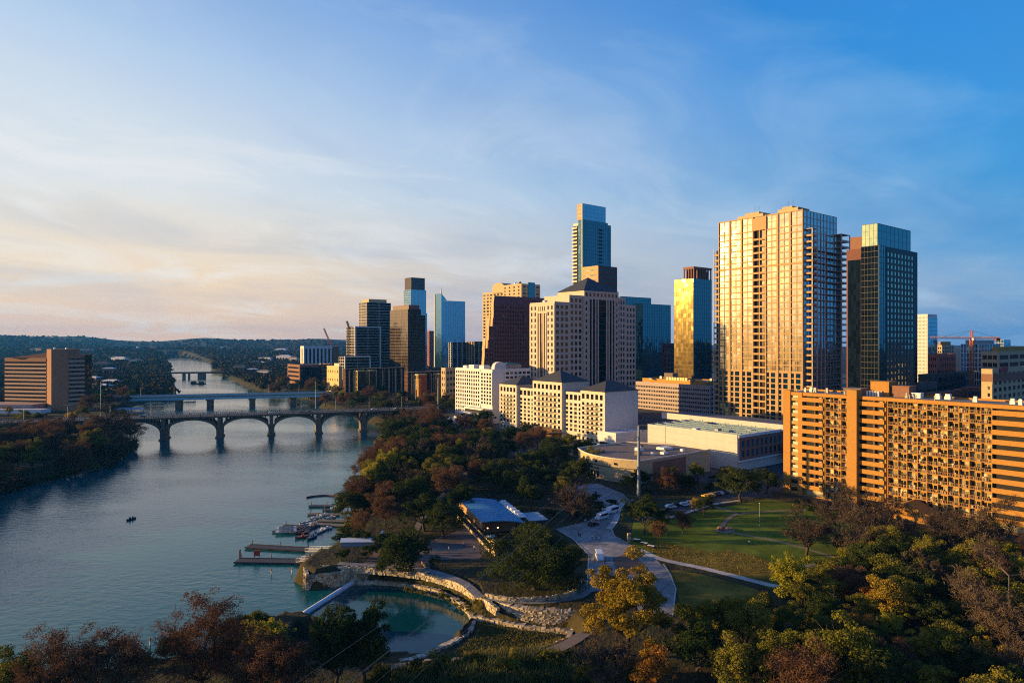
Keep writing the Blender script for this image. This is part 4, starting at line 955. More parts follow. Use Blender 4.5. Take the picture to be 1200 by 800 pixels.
# --- towers behind, from left to right
def b_misc():
    cream_fr = mat('cream_frame', (.55,.52,.48), .8); white_fr = mat('white_frame', (.62,.63,.65), .7)
    # three white-framed dark slabs
    b = Bld('residential_tower', 'tallest of the three stepped dark glass slabs in white outlines, with a tan left edge', 'tower', 421, 430, 458, 1010); H = b.z(354)
    b.curtain(0, b.LN, 0, b.LW, 0, H, gl_bronze, gl_dark, cream_fr, 3, 2, 30, .5, .55, .3); b.mass(4, b.LN-6, 2, b.LW-2, H, H+4, tan_conc); b.finish()
    b = Bld('residential_tower', 'middle one of the three stepped dark glass slabs in white outlines', 'tower', 406, 416, 446, 975); H = b.z(383)
    b.curtain(0, b.LN, 0, b.LW, 0, H, gl_bronze, gl_dark, cream_fr, 3, 2, 22, .5, .55, .3)
    w = b.mb('white_outline', white_fr); w.box(-.6,1.4,-1.2,0,0,H+1); w.box(b.LN-1.6,b.LN+.3,-1.2,0,0,H+1); w.box(1.4,b.LN-1.6,-1.2,0,H-1,H+1); b.finish()
    b = Bld('residential_tower', 'lowest of the three stepped dark glass slabs in white outlines', 'tower', 397, 404, 434, 950); H = b.z(418)
    b.curtain(0, b.LN, 0, b.LW, 0, H, gl_bronze, gl_dark, cream_fr, 3, 2, 10, .5, .55, .3)
    w = b.mb('white_outline', white_fr); w.box(-.6,1.4,-1.2,0,0,H+1); w.box(b.LN-1.6,b.LN+.3,-1.2,0,0,H+1); w.box(1.4,b.LN-1.6,-1.2,0,H-1,H+1); b.finish()
    # dark glass office tower with coppery west face
    b = Bld('office_tower', 'dark blue glass office tower with a coppery mirrored left face', 'tower', 457, 478, 499, 930); H = b.z(362)
    b.curtain(0, b.LN*.72, 0, b.LW, 0, H, gl_bronze, gl_dark, metal_dark, 3, 6, 26, .25, .3, .15); b.curtain(b.LN*.72+.05, b.LN, 1, b.LW, 0, H-8, gl_dark, gl_dark, metal_dark, 3, 3, 26, .25, .3, .15)
    b.mass(3, b.LN*.7, 3, b.LW-3, H, H+5, brown_gran); b.finish()
    # unfinished blue tower with netted crown
    b = Bld('glass_tower', 'pale blue glass tower with a dark netted crown, still being built', 'tower', 472, 481, 500.5, 1400); H = b.z(339)
    b.curtain(0, b.LN, 0, b.LW, 0, H-48, gl_blue, gl_blue, white_fr, 2, 4, 30, .7, .35, .3)
    b.curtain(1.5, b.LN-1.5, 1.5, b.LW-1.5, H-48, H, gl_blue, gl_blue, white_fr, 2, 4, 10, .7, .35, .3, gname='upper_glazing')
    net = b.mb('crown_netting', mat('brown_netting',(.09,.075,.07),.9)); net.box(3, b.LN-4, 3, b.LW-3, H, H+25)
    p = b.mb('crown_post', metal_grey)
    for i in range(9): p.box(3+i*(b.LN-7)/8-.15, 3+i*(b.LN-7)/8+.15, 2.6, 2.9, H, H+29)
    b.finish()
    # sail-topped blue residential tower
    b = Bld('residential_tower', 'blue glass residential tower with a slanted top and a spire on its left edge', 'tower', 509, 517, 545, 1450); H = b.z(352)
    b.curtain(6, b.LN, 0, b.LW, 0, H, gl_blue, gl_blue, white_fr, 2, 9, 44, .8, .3, .35)
    q = b.mb('sail_wall', gl_blue); q.side_prism([(0,0),(6,0),(6,H),(14,H+1),(0,H+15)], 'y', -.8, b.LW+1)
    b.mb('edge_fin', cream_fr).box(-1, 0, b.LW-3, b.LW, 0, H+14)
    s = b.mb('spire', metal_grey); s.tube([(2,3,H+12),(2,3,H+22),(2,3,H+31)], [1.6,.9,.2], 6); b.finish()
    b = Bld('residential_tower', 'slim reddish tower seen in the gap left of the blue sail-topped tower', 'tower', 500, 503, 511, 1600); b.mass(0,b.LN,0,b.LW,0,b.z(388),red_brick,E=P(3,20,.5,.5),S=P(2,20,.5,.5)); b.finish()
    # pair of lower slabs
    b = Bld('residential_tower', 'dark glass slab with white posts below the blue sail-topped tower', 'tower', 526, 530, 547, 1050); b.curtain(0,b.LN,0,b.LW,0,b.z(401),gl_dark,gl_dark,white_fr,2,3,18,1.2,.3,.5); b.finish()
    b = Bld('residential_tower', 'dark glass slab with gold lit posts left of the tan crowned tower', 'tower', 547, 556, 566, 1050); b.curtain(0,b.LN,0,b.LW,0,b.z(400),gl_bronze,gl_dark,tan_conc,3,2,18,1.6,.3,.5); b.finish()
    # tan crowned tower
    b = Bld('residential_tower', 'tan concrete tower with an arched crown behind the stepped brown building', 'tower', 564, 611, 633, 850); H = b.z(333); LW = b.LW
    b.mass(0, b.LN, 0, LW*.45, 0, H, tan_conc, S=P(4,32,.32,.5,curt=.2), E=P(4,32,.6,.55))
    b.mass(2, b.LN, LW*.45, LW, 0, H-7, tan_conc, S=P(6,30,.6,.55,curt=.35))
    q = b.mb('arched_crown', tan_conc); ya, yb = LW*.42, LW*.72
    q.side_prism([(ya,H-8)]+[((ya+yb)/2-(yb-ya)/2*math.cos(t), H-1+6*math.sin(t)) for t in np.linspace(0,PI,13)]+[(yb,H-8)], 'x', .5, 16)
    b.mb('glass_bay', gl_teal).box(b.LN*.35, b.LN*.7, -.6, -.05, 0, H+3); b.rooftop(3, b.LN-3, 3, LW*.4, H, 4, 7, None, 5); b.finish()
    # stepped brown granite building
    b = Bld('office_building', 'dark brown granite office block with three sloping stepped ends', 'office building', 566, 568, 640, 700, LW=5); H = b.z(356); LW = b.LW; U = lambda px: length_to(b.C, px, DN)
    st = [(0, b.z(408)), (U(573), b.z(382)), (U(578.5), H)]
    hs = mat('sunlit_slope', (.46,.24,.11), .55, .15, .6)  # low sun on the sloped ends is put into this warm colour
    ends = [0, U(573), U(578.5), b.LN]
    for i, (x0, z) in enumerate(st):
        x1 = ends[i+1] if i < 2 else b.LN
        rows = round(z/4.4); b.mass(x0, x1, 0, LW, 0, z, brown_gran, E=P(max(1,round((x1-x0)/3.4)), rows, .5, .5, curt=.08), par=False)
        q = b.mb('sloped_end', hs); zz = b.z(425) if i == 0 else st[i-1][1]
        s = 1.6; q.side_prism([(x0-s, zz-12),(x0-.02, zz-12),(x0-.02, z),(x0+1.6, z+9),(x0+1.2,z+9.2)], 'y', 0.3, LW-.3)
        if i == 0:
            for k in range(6): b.mb('band', brown_gran).box(-.6, -.02, .2, LW, k*4.5, k*4.5+2)
            b.mb('sloped_end', hs).box(-.4, -.02, .3, LW-.3, 0, zz-12)
    tp = b.mb('roof', mat('purple_slate',(.085,.04,.07),.6)); tp.side_prism([(0+ends[2],H),(b.LN,H),(b.LN,H+9),(ends[2]+1.6,H+9)], 'y', .3, LW-.3); b.finish()
    # square box behind the granite roof, sun and shade painted into its two faces
    b = Bld('office_tower', 'brown tower with a bright gold left face just above the dark hipped tower roof', 'tower', 682, 700.5, 722.5, 725); H = b.z(312)
    b.mass(0, b.LN, 0, b.LW, 0, H, mat('sunlit_granite',(.50,.30,.13),.7), S=P(1,26,.9,.30,curt=1,gm=win_curt)); 
    b.mb('east_shade_cladding', brown_gran).box(0, b.LN+.1, -.5, -.02, 0, H+.9); b.face('E', -.9, 0, b.LN, 0, H, 1, 26, .94, .3, m=brown_gran, wall='east_shade_cladding', curt=0); b.finish()
    # tallest: teal residential tower
    b = Bld('residential_tower', 'tallest tower of the skyline, teal glass with a flat glass crown and cream balconies', 'tower', 671, 682.5, 717, 760); H = b.z(257); H2 = b.z(238); LW, LN = b.LW, b.LN
    b.curtain(0, LN*.86, 0, LW*.42, 0, H, gl_teal, gl_teal, metal_dark, 2, 12, 48, .15, .2, .12)
    b.curtain(LN*.86, LN, 1.5, LW*.5, 0, H-2, gl_teal, gl_teal, metal_dark, 2, 3, 46, .15, .2, .12, gname='side_glazing')
    b.curtain(.8, LN*.8, .8, LW*.6, H, H2, mat('tan_panel',(.45,.30,.2),.8), gl_blue, metal_grey, 2, 6, 4, .12, .2, .1, gname='crown_glazing')
    b.mb('corner_fin', stone_cream).box(-.6, 0, -.4, .6, 0, H2-1); b.mb('wall', stone_cream).box(1.2, LN*.7, LW*.42, LW, 0, H-3)
    b.mb('slot', shade_void).box(.9, 1.2, LW*.42, LW*.98, 0, H-6)
    for r in range(48):
        z = 4+(H-9)*r/48; q = MB(); q.box(-.8, 1.1, LW*.5, LW+.6, z-.3, z+.2); q.box(-.8, -.6, LW*.5, LW+.6, z+.2, z+1.5); q.build('balcony', stone_cream, b.root)
    q = b.mb('balcony_slot', shade_void)
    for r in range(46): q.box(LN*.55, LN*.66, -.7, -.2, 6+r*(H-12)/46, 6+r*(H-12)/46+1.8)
    b.finish()
    # blue-green convention hotel
    b = Bld('convention_hotel', 'broad blue green glass tower with a lower right shoulder, right of the granite tower', 'tower', 712, 727, 763, 800); H = b.z(347)
    b.curtain(0, b.LN, 0, b.LW, 0, H, gl_teal, gl_teal, metal_dark, 4, 10, 30, .15, .2, .12); x = length_to(b.C, 780, DN)
    b.curtain(b.LN*.55, x, -8, b.LW, 0, H-8, gl_blue, gl_teal, metal_dark, 4, 12, 28, .18, .2, .12, gname='shoulder_glazing'); b.finish()
    b = Bld('office_building', 'low dark block filling the gap left of the gold and teal tower', 'office building', 776, 781, 798, 760); b.mass(0,b.LN,0,b.LW,0,b.z(403),brown_gran,E=P(4,12,.6,.5),S=P(2,12,.6,.5)); b.finish()
    # gold / teal mirror tower with open crown
    b = Bld('glass_tower', 'teal glass tower with a blazing gold left face and an open brown crown', 'tower', 790, 812.5, 834, 660); H = b.z(326); H2 = b.z(312); LW, LN = b.LW, b.LN
    b.curtain(0, LN, 0, LW, 0, H, glass('amber_glass', (.05,.032,.008), (1.0,.70,.22), .20, .10, (3,3,4.2), .03), gl_teal, metal_dark, 8, 10, 30, .16, .2, .1)
    c = b.mb('open_crown', brown_brick)
    for i in range(5): c.box(1, 2, LW*.5*i/4, LW*.5*i/4+1, H, H2)
    for i in range(7): c.box(2+(LN-3)*i/6, 3+(LN-3)*i/6, 0.2, 1.2, H, H2)
    c.box(.8, LN+.2, 0, LW*.5+1.2, H2-2.2, H2); b.mb('plant_room', brown_gran).box(4, LN-1, 4, LW*.5, H, H2-3)
    b.finish()
    # long banded office block
    b = Bld('office_building', 'long low mauve office block with horizontal window bands and a gold rooftop sign', 'office building', 741, 832, 840, 600, LN=40); H = b.z(453); LW = b.LW
    mv = mat('mauve_concrete', (.42,.34,.34), .85, .08)
    b.mass(0, 40, 0, LW, 0, H, mv, S=P(44,6,.72,.45,curt=.12,top=1.6), E=P(8,6,.6,.45)); b.mass(8, 36, 10, LW-6, H, H+3.2, ochre_wall, roof=roof_tan)
    pn = b.mb('sign_panel', mat('sign_gold',(.75,.60,.30),.5))
    for i in range(8): pn.box(7.2, 7.7, 30+i*3.1, 32.2+i*3.1, H+3.6, H+6.2)
    pn.box(7.75, 7.95, 29.5, 55, H+3.3, H+3.7)
    b.rooftop(4, 34, 4, LW-8, H+3.2, 9, 5); b.mb('penthouse', roof_tan).box(14, 22, 52, 62, H+3.2, H+9.5); b.finish()
    fl = bpy.data.objects
    # convention hall with the blank lit wall
    b = Bld('exhibition_hall', 'big flat roofed hall with a blank pale wall and blue roof beams', 'hall', 759, 864, 930, 341); H = 18.0; LW = b.LW; LN = 70
    hall_w = mat('pale_panel', (.54,.52,.50), .8, .06, .3, stain=.1)
    b.mass(0, LN, 0, LW, 0, H-1.2, hall_w, par=False, roof=roof_grey)
    roof_dark = mat('blue_grey_roof', (.10,.115,.13), .9, .25, .2)
    w = b.mb('wall', hall_w); w.box(0, .5, 0, LW, H-1.2, H+.4); w.box(.5, LN, LW-.5, LW, H-1.2, H+.4)
    b.mb('cornice', metal_white).box(.5, LN, -.7, .3, H-1.2, H+.2); b.mb('roof', roof_dark).box(.5, LN, .3, LW-.5, H-1.22, H-1.0)
    b.mb('joint', mat('joint_grey',(.25,.22,.19),.9)).box(-.05, 0, LW*.78, LW*.78+.3, 0, H)  # thin darker vertical joint in the pale wall
    b.face('E', -.42, 2, LN, 5.5, H-1.4, 16, 2, .55, .72, m=mat('plum_brick',(.26,.12,.09),.8), gm=gl_blue, curt=0, wall='brick_front', dep=.4)
    b.mb('ledge', metal_white).box(0, LN, -1.0, -.42, 4.7, 5.3)
    tr = b.mb('roof_beam', mat('blue_steel',(.13,.22,.31),.6))
    for i in range(5):
        x = 5+i*7.4
        tr.box(x-1.5, x+1.5, 1, LW-1, H-.9, H-.2); tr.box(x-.25, x+.25, 1, LW-1, H-.2, H+.5)
        for k in range(7): y = 3+k*(LW-6)/6; tr.box(x-.15, x+.15, y-.15, y+.15, H-1.0, H+1.3)
    b.mb('upper_podium', hall_w).box(39, 41, -2, LW+22, H-1, H+2.6); b.mb('podium_roof', roof_dark).box(41, LN, -1.5, LW+21.5, H-1, H+1.2)
    b.rooftop(2, 36, 3, LW-3, H-1, 6, 8); b.finish()
    # curved low building
    b = Bld('restaurant_pavilion', 'low tan building with a curved lit front wall beside the tall grey pole', 'building', 690, 757, 832, 313); H = 10.3; LW, LN = b.LW, b.LN
    LW = 36; arc = [(-7.5*math.sin(PI*t)-0.0-4*(1-t), 20*0+LW*1.25*t) for t in np.linspace(0, 1, 21)]
    poly = arc+[(LN*.72, LW*1.25), (LN, LW*.6), (LN, 0)]
    q = MB(); q.prism(poly, 0, H); q.build('wall', tan_conc, b.root)
    q = MB(); inn = [(x+.5, y) for x, y in arc[1:-1]]+[(LN*.7, LW*1.22), (LN-.6, LW*.58), (LN-.6, .6), (0, .6)]; q.prism(inn, H-.3, H+.1); q.build('roof', roof_tan, b.root)
    par = MB(); 
    for k in range(len(poly)):
        a, c = Vector((*poly[k], H)), Vector((*poly[(k+1)%len(poly)], H)); par.bar(a+Vector((0,0,.4)), c+Vector((0,0,.4)), .55)
    par.build('parapet', stone_cream, b.root)
    led = MB()
    for k in range(20): led.bar(Vector((*arc[k], 6.6)), Vector((*arc[k+1], 6.6)), .35)
    led.build('ledge', slate, b.root)
    for k in range(9, 19, 1):
        a = np.array(arc[k]); c = np.array(arc[k+1]); m_ = (a+c)/2; ang = math.atan2(*(c-a)[::-1]); q = MB(); q.box(-.75,.75,-.12,.12,-1.5,1.5); o = q.build('window', win_dark, b.root, (m_[0], m_[1], 2.2), ang)
        q = MB(); q.box(-.75,.75,-.12,.12,-.35,.35); q.build('window', win_dark, b.root, (m_[0], m_[1], 5.0), ang)
    for k in (5, 10, 15): a = arc[k]; q = MB(); q.box(-.5,.5,-.5,.5,-.5,.5); q.build('window', win_dark, b.root, (a[0]-.0, a[1], 8.3))
    q = MB(); q.box(LN*.1, LN*.6, -.15, 0.05, 0, H-1); q.build('brick_panel', brown_brick, b.root)
    for i, (x, y, w, h) in enumerate(((8,12,3,1.6),(14,8,2,1.1),(20,6,3.4,.9),(26,10,2,1.2),(18,20,4,1.5),(30,14,7,1.0),(24,24,2,1.6),(33,5,2.2,1.3))):
        q = MB(); q.box(x,x+w,y,y+w*.7,H+.1,H+.1+h); q.box(x+.2,x+w-.2,y+.2,y+w*.7-.2,H+h,H+h+.25); q.build('rooftop_unit', metal_white if i%3 else roof_tan, b.root)
    b.finish()
b_misc()

# --- low rows near the far bank, and the cluster at the right
def b_rows():
    gold_col = mat('gold_column', (.62,.46,.16), .7);  # sunlight on the south bays is put into the column colour
    def row(label, xl, xc, xr, Y, yt, sun_bays):
        b = Bld('office_building', label, 'office building', xl, xc, xr, Y); H = b.z(yt); U = lambda px: length_to(b.C, px, DN)
        b.curtain(0, b.LN, 0, b.LW, 0, H, gl_bronze, gl_dark, brown_brick, 4, 14, 7, .6, .3, .25)
        for (p0, p1) in sun_bays:
            u0 = U(p0); q = b.mb('lit_bay', gl_bronze); q.box(u0, U(p1), -12, -.3, 0, H-3)
            c = b.mb('column', gold_col)
            for i in range(4): c.box(u0-.5, u0-.02, -12+i*3.6, -11+i*3.6, 0, H-2)
            for k in range(6): c.box(u0-.35, u0-.02, -12, -.3, k*(H-3)/5-.3, k*(H-3)/5+.3)
            c.box(u0-.5, U(p1), -12.2, -.3, H-3, H-2)
        cc = b.mb('pilaster', tan_conc)
        for i in range(9): x = b.LN*(i+.5)/9; cc.box(x-.7, x+.7, -.9, -.26, 0, H-2)
        b.rooftop(3, b.LN-4, 3, b.LW-3, H, 4, 2); b.finish()
    row('wide dark glass office block with gold lit bays, left one of the waterfront pair', 402, 405, 474, 800, 432, [(414,422),(428,434)])
    row('wide dark glass office block with gold lit bays, right one of the waterfront pair', 474, 478, 545, 760, 436, [(484,494),(508,518)])
    b = Bld('office_building', 'long pale roofed block behind the white slab hotel', 'office building', 517, 522, 560, 680); b.mass(0,b.LN,0,b.LW,0,b.z(432),tan_conc,E=P(10,6,.6,.5),S=P(2,6,.5,.5)); b.finish()
    b = Bld('brick_tower', 'slim orange brick lift tower standing in the riverside trees', 'tower', 488.5, 490.5, 493.5, 690); b.mass(0,b.LN,0,b.LW,0,b.z(445),orange_brick,E=P(1,5,.3,.3)); b.finish()
    b = Bld('hotel_block', 'pale hotel with dark vertical strips far behind the bridges', 'hotel', 352, 356, 397, 1150); H = b.z(406)
    b.mass(0,b.LN,0,b.LW,0,H,stone_white,E=P(9,1,.5,.9,curt=0),S=P(1,1,.3,.9)); b.mb('brick_end', brown_brick).box(b.LN*.82, b.LN+.2, -.3, 0, 0, H+.5); b.finish()
    b = Bld('office_building', 'dark brown office block with stepped terraces above the girder bridge end', 'office building', 337, 351, 392, 960); H = b.z(428)
    b.mass(0,b.LN,0,b.LW,0,H,brown_brick,S=P(1,5,.9,.4,curt=0),E=P(3,5,.9,.45,curt=0)); b.mb('dark_front', gl_dark).box(4, b.LN*.6, -2, -.05, 0, H-3); b.rooftop(3,b.LN-3,3,b.LW-3,H,5,9); b.finish()
    b = Bld('small_building', 'small bright gold building left of the waterfront office pair', 'building', 383, 397, 401, 860); H = b.z(430)
    b.mass(0,b.LN,0,b.LW,0,H,mat('bright_tan',(.62,.45,.2),.8),S=P(5,3,.3,.3)); b.mass(2,b.LN-1,3,b.LW*.5,H,H+3.5,stone_cream); b.finish()
    # right-hand cluster beyond the orange block
    b = Bld('office_tower', 'white speckled tower with a deep blue right face, right of the black tower', 'tower', 1071, 1087, 1098, 640); H = b.z(369)
    b.mass(0,b.LN,0,b.LW,0,H,stone_white,S=P(9,26,.35,.4,curt=.85,gm=win_curt)); b.mb('blue_face', gl_blue).box(.4,b.LN,-.4,-.02,0,H-2); f=b.mb('frame',metal_dark)
    for k in range(24): f.box(.4,b.LN,-.5,-.4,k*H/24,k*H/24+.25)
    b.finish()
    b = Bld('office_building', 'red brick office block below the white speckled tower', 'office building', 1087, 1098, 1120, 600); b.mass(0,b.LN,0,b.LW,0,b.z(416),red_brick,E=P(8,9,.55,.5),S=P(4,9,.55,.5)); b.finish()
    b = Bld('office_building', 'distant block with a gold lit roof edge left of the crane', 'office building', 1096, 1104, 1118, 900); b.mass(0,b.LN,0,b.LW,0,b.z(405),tan_conc,E=P(5,12,.6,.5),S=P(3,12,.6,.5)); b.mass(3,b.LN-3,3,b.LW-3,b.z(405),b.z(401),ochre_wall); b.finish()
    b = Bld('office_building', 'teal and white gridded building site behind the crane mast', 'office building', 1126, 1146, 1172, 660); H = b.z(403)
    b.curtain(0,b.LN,0,b.LW,0,H,gl_blue,gl_teal,metal_white,6,8,14,.35,.5,.5); b.mass(3,b.LN-8,3,b.LW-3,H,H+3,metal_grey); b.finish()
    b = Bld('office_tower', 'small pale blue glass tower behind the beige parking building', 'tower', 1167, 1176, 1184, 900); b.curtain(0,b.LN,0,b.LW,0,b.z(398),gl_blue,gl_blue,white_paint(),3,3,16,.2,.3,.2); b.finish()
    b = Bld('parking_garage', 'beige parking building with dark horizontal openings at the right edge', 'parking garage', 1150, 1170, 1235, 540); b.mass(0,b.LN,0,b.LW,0,b.z(413),tan_conc,E=P(6,9,.86,.55,curt=0,gm=win_dark),S=P(3,9,.86,.55,curt=0)); b.mass(12,b.LN-4,4,b.LW-4,b.z(413),b.z(408),ochre_wall); b.finish()
    b = Bld('apartment_block', 'beige block with a brown top band in front of the parking building', 'apartment building', 1150, 1163, 1225, 420); H = b.z(434)
    b.mass(0,b.LN,0,b.LW,0,H,tan_conc,S=P(3,10,.0001,.5,curt=0,win=False),E=P(12,10,.55,.55)); b.mb('brown_band', brown_brick).box(-.3,b.LN,-.3,b.LW,H-7,H-2.2); b.mb('red_sign', mat('crimson_panel',(.30,.02,.03),.6)).box(12,26,-.8,-.4,H-1.5,H+1.6)
    b.face('S',-.4,0,3.6,0,H-8,1,9,.5,.5,m=tan_conc,wall='wall'); b.finish()
    b = Bld('garage', 'dark low roofed block behind the orange apartment roof', 'building', 1050, 1060, 1098, 470); b.mass(0,b.LN,0,b.LW,0,b.z(452),metal_dark,E=P(6,3,.8,.4)); b.rooftop(3,b.LN-4,3,b.LW-3,b.z(452),6,3); b.finish()
    b = Bld('apartment_block', 'low brown apartment block with many square windows above the orange roof line', 'apartment building', 1085, 1098, 1150, 440); b.mass(0,b.LN,0,b.LW,0,b.z(462),brown_brick,E=P(14,5,.5,.5,curt=.2),S=P(4,5,.5,.5)); b.rooftop(3,b.LN-4,3,b.LW-3,b.z(462),6,6); b.finish()
    b = Bld('apartment_block', 'low tan block with open square bays right of the crane foot', 'apartment building', 1126, 1134, 1153, 470); b.mass(0,b.LN,0,b.LW,0,b.z(456),brown_brick,E=P(5,5,.75,.6,curt=.0),S=P(2,5,.7,.6)); b.finish()
    b = Bld('office_building', 'long dark blue low rise with a cluttered grey roof left of the crane', 'office building', 1076, 1090, 1150, 560); b.mass(0,b.LN,0,b.LW,0,b.z(440),metal_dark,E=P(9,5,.8,.5,curt=0,gm=gl_blue)); b.rooftop(3,b.LN-5,3,b.LW-4,b.z(440),12,12,None,5); b.finish()
    b = Bld('office_building', 'teal glass low rise right of the crane mast', 'office building', 1142, 1150, 1180, 580); b.curtain(0,b.LN,0,b.LW,0,b.z(436),gl_teal,gl_teal,metal_white,3,6,6,.3,.5,.3); b.finish()
def white_paint(): return metal_white
b_rows()

# --- riverside hotel on the left bank
def b_left():
    Yc = 640; cx = (62-600)/800*Yc
    b = Bld('bank_hotel', 'brown brick hotel with banded window strips and a blank central shaft on the left bank', 'hotel', 3, 62, 95, Yc, LW=40, LN=30)
    ang = -0.10; b.root.rotation_euler[2] = ang; b.rot = ang
    # local x to the right, -y faces the camera
    bk = mat('warm_brown_brick', (.33,.165,.095), .9, .10, .6, stain=.1)
    band = mat('pale_brown_band', (.44,.28,.20), .85, .08)
    H = zt(409, Yc)-G; sc_ = Yc/800
    xl = (3-62)*sc_-10; xs0 = (51-62)*sc_; xs1 = (78-62)*sc_; xr = (95-62)*sc_-4
    w = b.mb('shaft', bk); w.prism([(xs0, 3), (0, -2), (xs1, 3), (xs1, 18), (xs0, 18)], 0, H)
    Hl = zt(419.5, Yc)-G
    for (x0, x1, y0, y1, zl) in ((xl, xs0, 9, 2.5, Hl), (xs1, xr, 3.5, 12, Hl+3.5)):
        body = b.mb('window_band', win_dark); body.prism([(x0,y0+.5),(x1,y1+.5),(x1,22),(x0,22)], 0, zl-1)
        fl = b.mb('brick_band', band)
        n = 11
        for k in range(n+1):
            z = 5.5+(zl-9)*k/n; fl.prism([(x0-.2,y0),(x1,y1),(x1,22.2),(x0-.2,22.2)], z, z+(zl-9)/n*.52)
        b.mb('attic', bk).prism([(x0-.2,y0-.05),(x1,y1-.05),(x1,22.3),(x0-.2,22.3)], zl-3.6, zl)
    q = MB(); q.side_prism([(xl+8,Hl),(xs0,Hl),(xs0,Hl+5.2)], 'y', 5, 20); q.build('sloped_roof', bk, b.root)
    q = MB(); q.prism([(xl-12,-22),(xs0-1,-14),(xs0-1,8),(xl-12,10)], 0, 7); q.build('podium', mat('pinkish_podium',(.42,.28,.25),.85), b.root)
    q = MB(); q.prism([(xl-25,-30),(8,-24),(8,-12),(xl-25,-16)], 0, 3.6); q.build('front_wing', metal_white, b.root)
    q = MB(); q.prism([(xs1,-4),(xr+8,2),(xr+8,14),(xs1,12)], 0, 6); q.build('side_wing', bk, b.root)
    for x in (-3, 9): q = MB(); q.tube([(x,6,H),(x,6,H+1.4)], .9, 8); q.build('rooftop_lamp', metal_white, b.root)
    b.finish()
b_left()

# ------------------------------------------------------------------ bridges
bridge_c = mat('bridge_concrete', (0.17,0.135,0.105), 0.9, 0.16, 0.3, stain=.35)
blue_steel = mat('blue_girder', (0.28,0.50,0.58), 0.6, 0.12, 0.2)
def lamp(x, y, z, h, label, group, parent_rot=0.0, first=[None]):
    if first[0] is None:
        t = thing('street_lamp', label, 'street lamp', (x,y,z), 0, group)
        q = MB(); q.tube([(0,0,0),(0,0,7.6),(0.4,0,8.0),(1.6,0,8.2)], [.16,.10,.08,.06], 6); q.build('pole', metal_grey, t)
        q = MB(); q.box(1.3,2.2,-.18,.18,8.12,8.3); q.build('lamp_head', metal_white, t); first[0] = t
        t.rotation_euler[2] = parent_rot; t.scale = (h/8.2,)*3; return t
    return dup(first[0], (x,y,z), parent_rot, label, h/8.2, group)
def arch_bridge():
    A = np.array([-337.0, 450.0]); B = np.array([-81.0, 540.0]); d = B-A; L = np.linalg.norm(d); d /= L; rot = math.atan2(d[1], d[0])
    t = thing('arch_bridge', 'long concrete road bridge on open spandrel arches across the lake', 'bridge', (A[0],A[1],0), rot)
    z1 = 16.0; Wd = 18.0; ps = [s*L for s in (-.045,.09,.222,.354,.489,.62,.746,.87,.995)]
    x0, x1 = -60, L+22
    q = MB(); q.box(x0, x1, 0, Wd, 14.9, z1); q.box(x0, x1, -.5, 0, 15.5, z1+.05); q.box(x0, x1, Wd, Wd+.5, 15.5, z1+.05)
    for k in range(int((x1-x0)/3)): q.box(x0+3*k, x0+3*k+.6, -.45, 0, 14.9, 15.5)
    q.build('deck', bridge_c, t)
    q = MB(); q.box(x0, x1, 1.9, Wd-1.9, z1, z1+.03); q.build('roadway', asphalt, t)
    q = MB(); q.box(x0, x1, .1, 1.85, z1, z1+.15); q.box(x0, x1, Wd-1.85, Wd-.1, z1, z1+.15); q.build('sidewalk', concrete, t)
    q = MB()
    for k in range(int((x1-x0)/6)):
        for y in (Wd/2-.1,): q.box(x0+6*k, x0+6*k+3, y, y+.2, z1+.035, z1+.04)
    q.build('lane_marking', metal_white, t)
    for y in (-.4, Wd+.15):
        q = MB(); q.box(x0, x1, y, y+.25, z1+1.0, z1+1.2); q.box(x0, x1, y+.03, y+.2, z1+.05, z1+.3)
        for k in range(int((x1-x0)/1.5)): q.box(x0+1.5*k, x0+1.5*k+.35, y+.04, y+.2, z1+.3, z1+1.0)
        for k in range(int((x1-x0)/9)): q.box(x0+9*k, x0+9*k+.7, y-.05, y+.3, z1+.05, z1+1.6)
        q.build('railing', bridge_c, t)
    hw = 2.1
    for p in ps:
        q = MB(); q.box(p-hw, p+hw, .8, Wd-.8, -4, 7.2); q.box(p-hw-.3, p+hw+.3, .4, Wd-.4, 6.6, 7.4); q.box(p-hw-.8, p+hw+.8, .2, Wd-.2, -4, 0.7)
        q.box(p-1.3, p+1.3, .6, 2.8, 7.4, 14.9); q.box(p-1.3, p+1.3, Wd-2.8, Wd-.6, 7.4, 14.9); q.box(p-1.1,p+1.1,7.5,10.5,7.4,14.9)
        q.build('pier', bridge_c, t)
    for a, b in zip(ps[:-1], ps[1:]):
        s0, s1 = a+hw, b-hw; c = (s0+s1)/2; hl = (s1-s0)/2; n = 26
        q = MB(); zi = lambda x: 5.2+8.3*math.sqrt(max(0, 1-((x-c)/hl)**2)) ; th = lambda x: 1.15+.9*abs((x-c)/hl)**2
        xs = [c-hl*math.cos(PI*i/n) for i in range(n+1)]
        lo = [(x, zi(x)) for x in xs]; up = [(x, min(zi(x)+th(x)+ (2.0*abs((x-c)/hl)**6), 14.9)) for x in xs]
        for (y0, y1) in ((.8,3.0),(7.8,10.2),(Wd-3.0,Wd-.8)):
            for i in range(n):
                q.side_prism([lo[i],lo[i+1],up[i+1],up[i]], 'y', y0, y1)
        q.build('arch_rib', bridge_c, t)
        q = MB()
        for k in range(-6, 7):
            x = c+k*hl/7; zb = zi(x)+th(x)-.3
            if zb < 14.2:
                for (y0,y1) in ((1.2,2.6),(8.3,9.7),(Wd-2.6,Wd-1.2)): q.box(x-.35, x+.35, y0, y1, zb, 14.92)
        if q.v: q.build('spandrel_column', bridge_c, t)
    # lamps on the parapet
    for k in range(11):
        xx = 8+k*26; w = A+d*xx+np.array([-d[1], d[0]])*(Wd-1.0)
        lamp(w[0], w[1], z1+.15, 8.5, 'slim grey street lamp on the arched road bridge', 'lamps on the arched bridge', rot-PI/2)
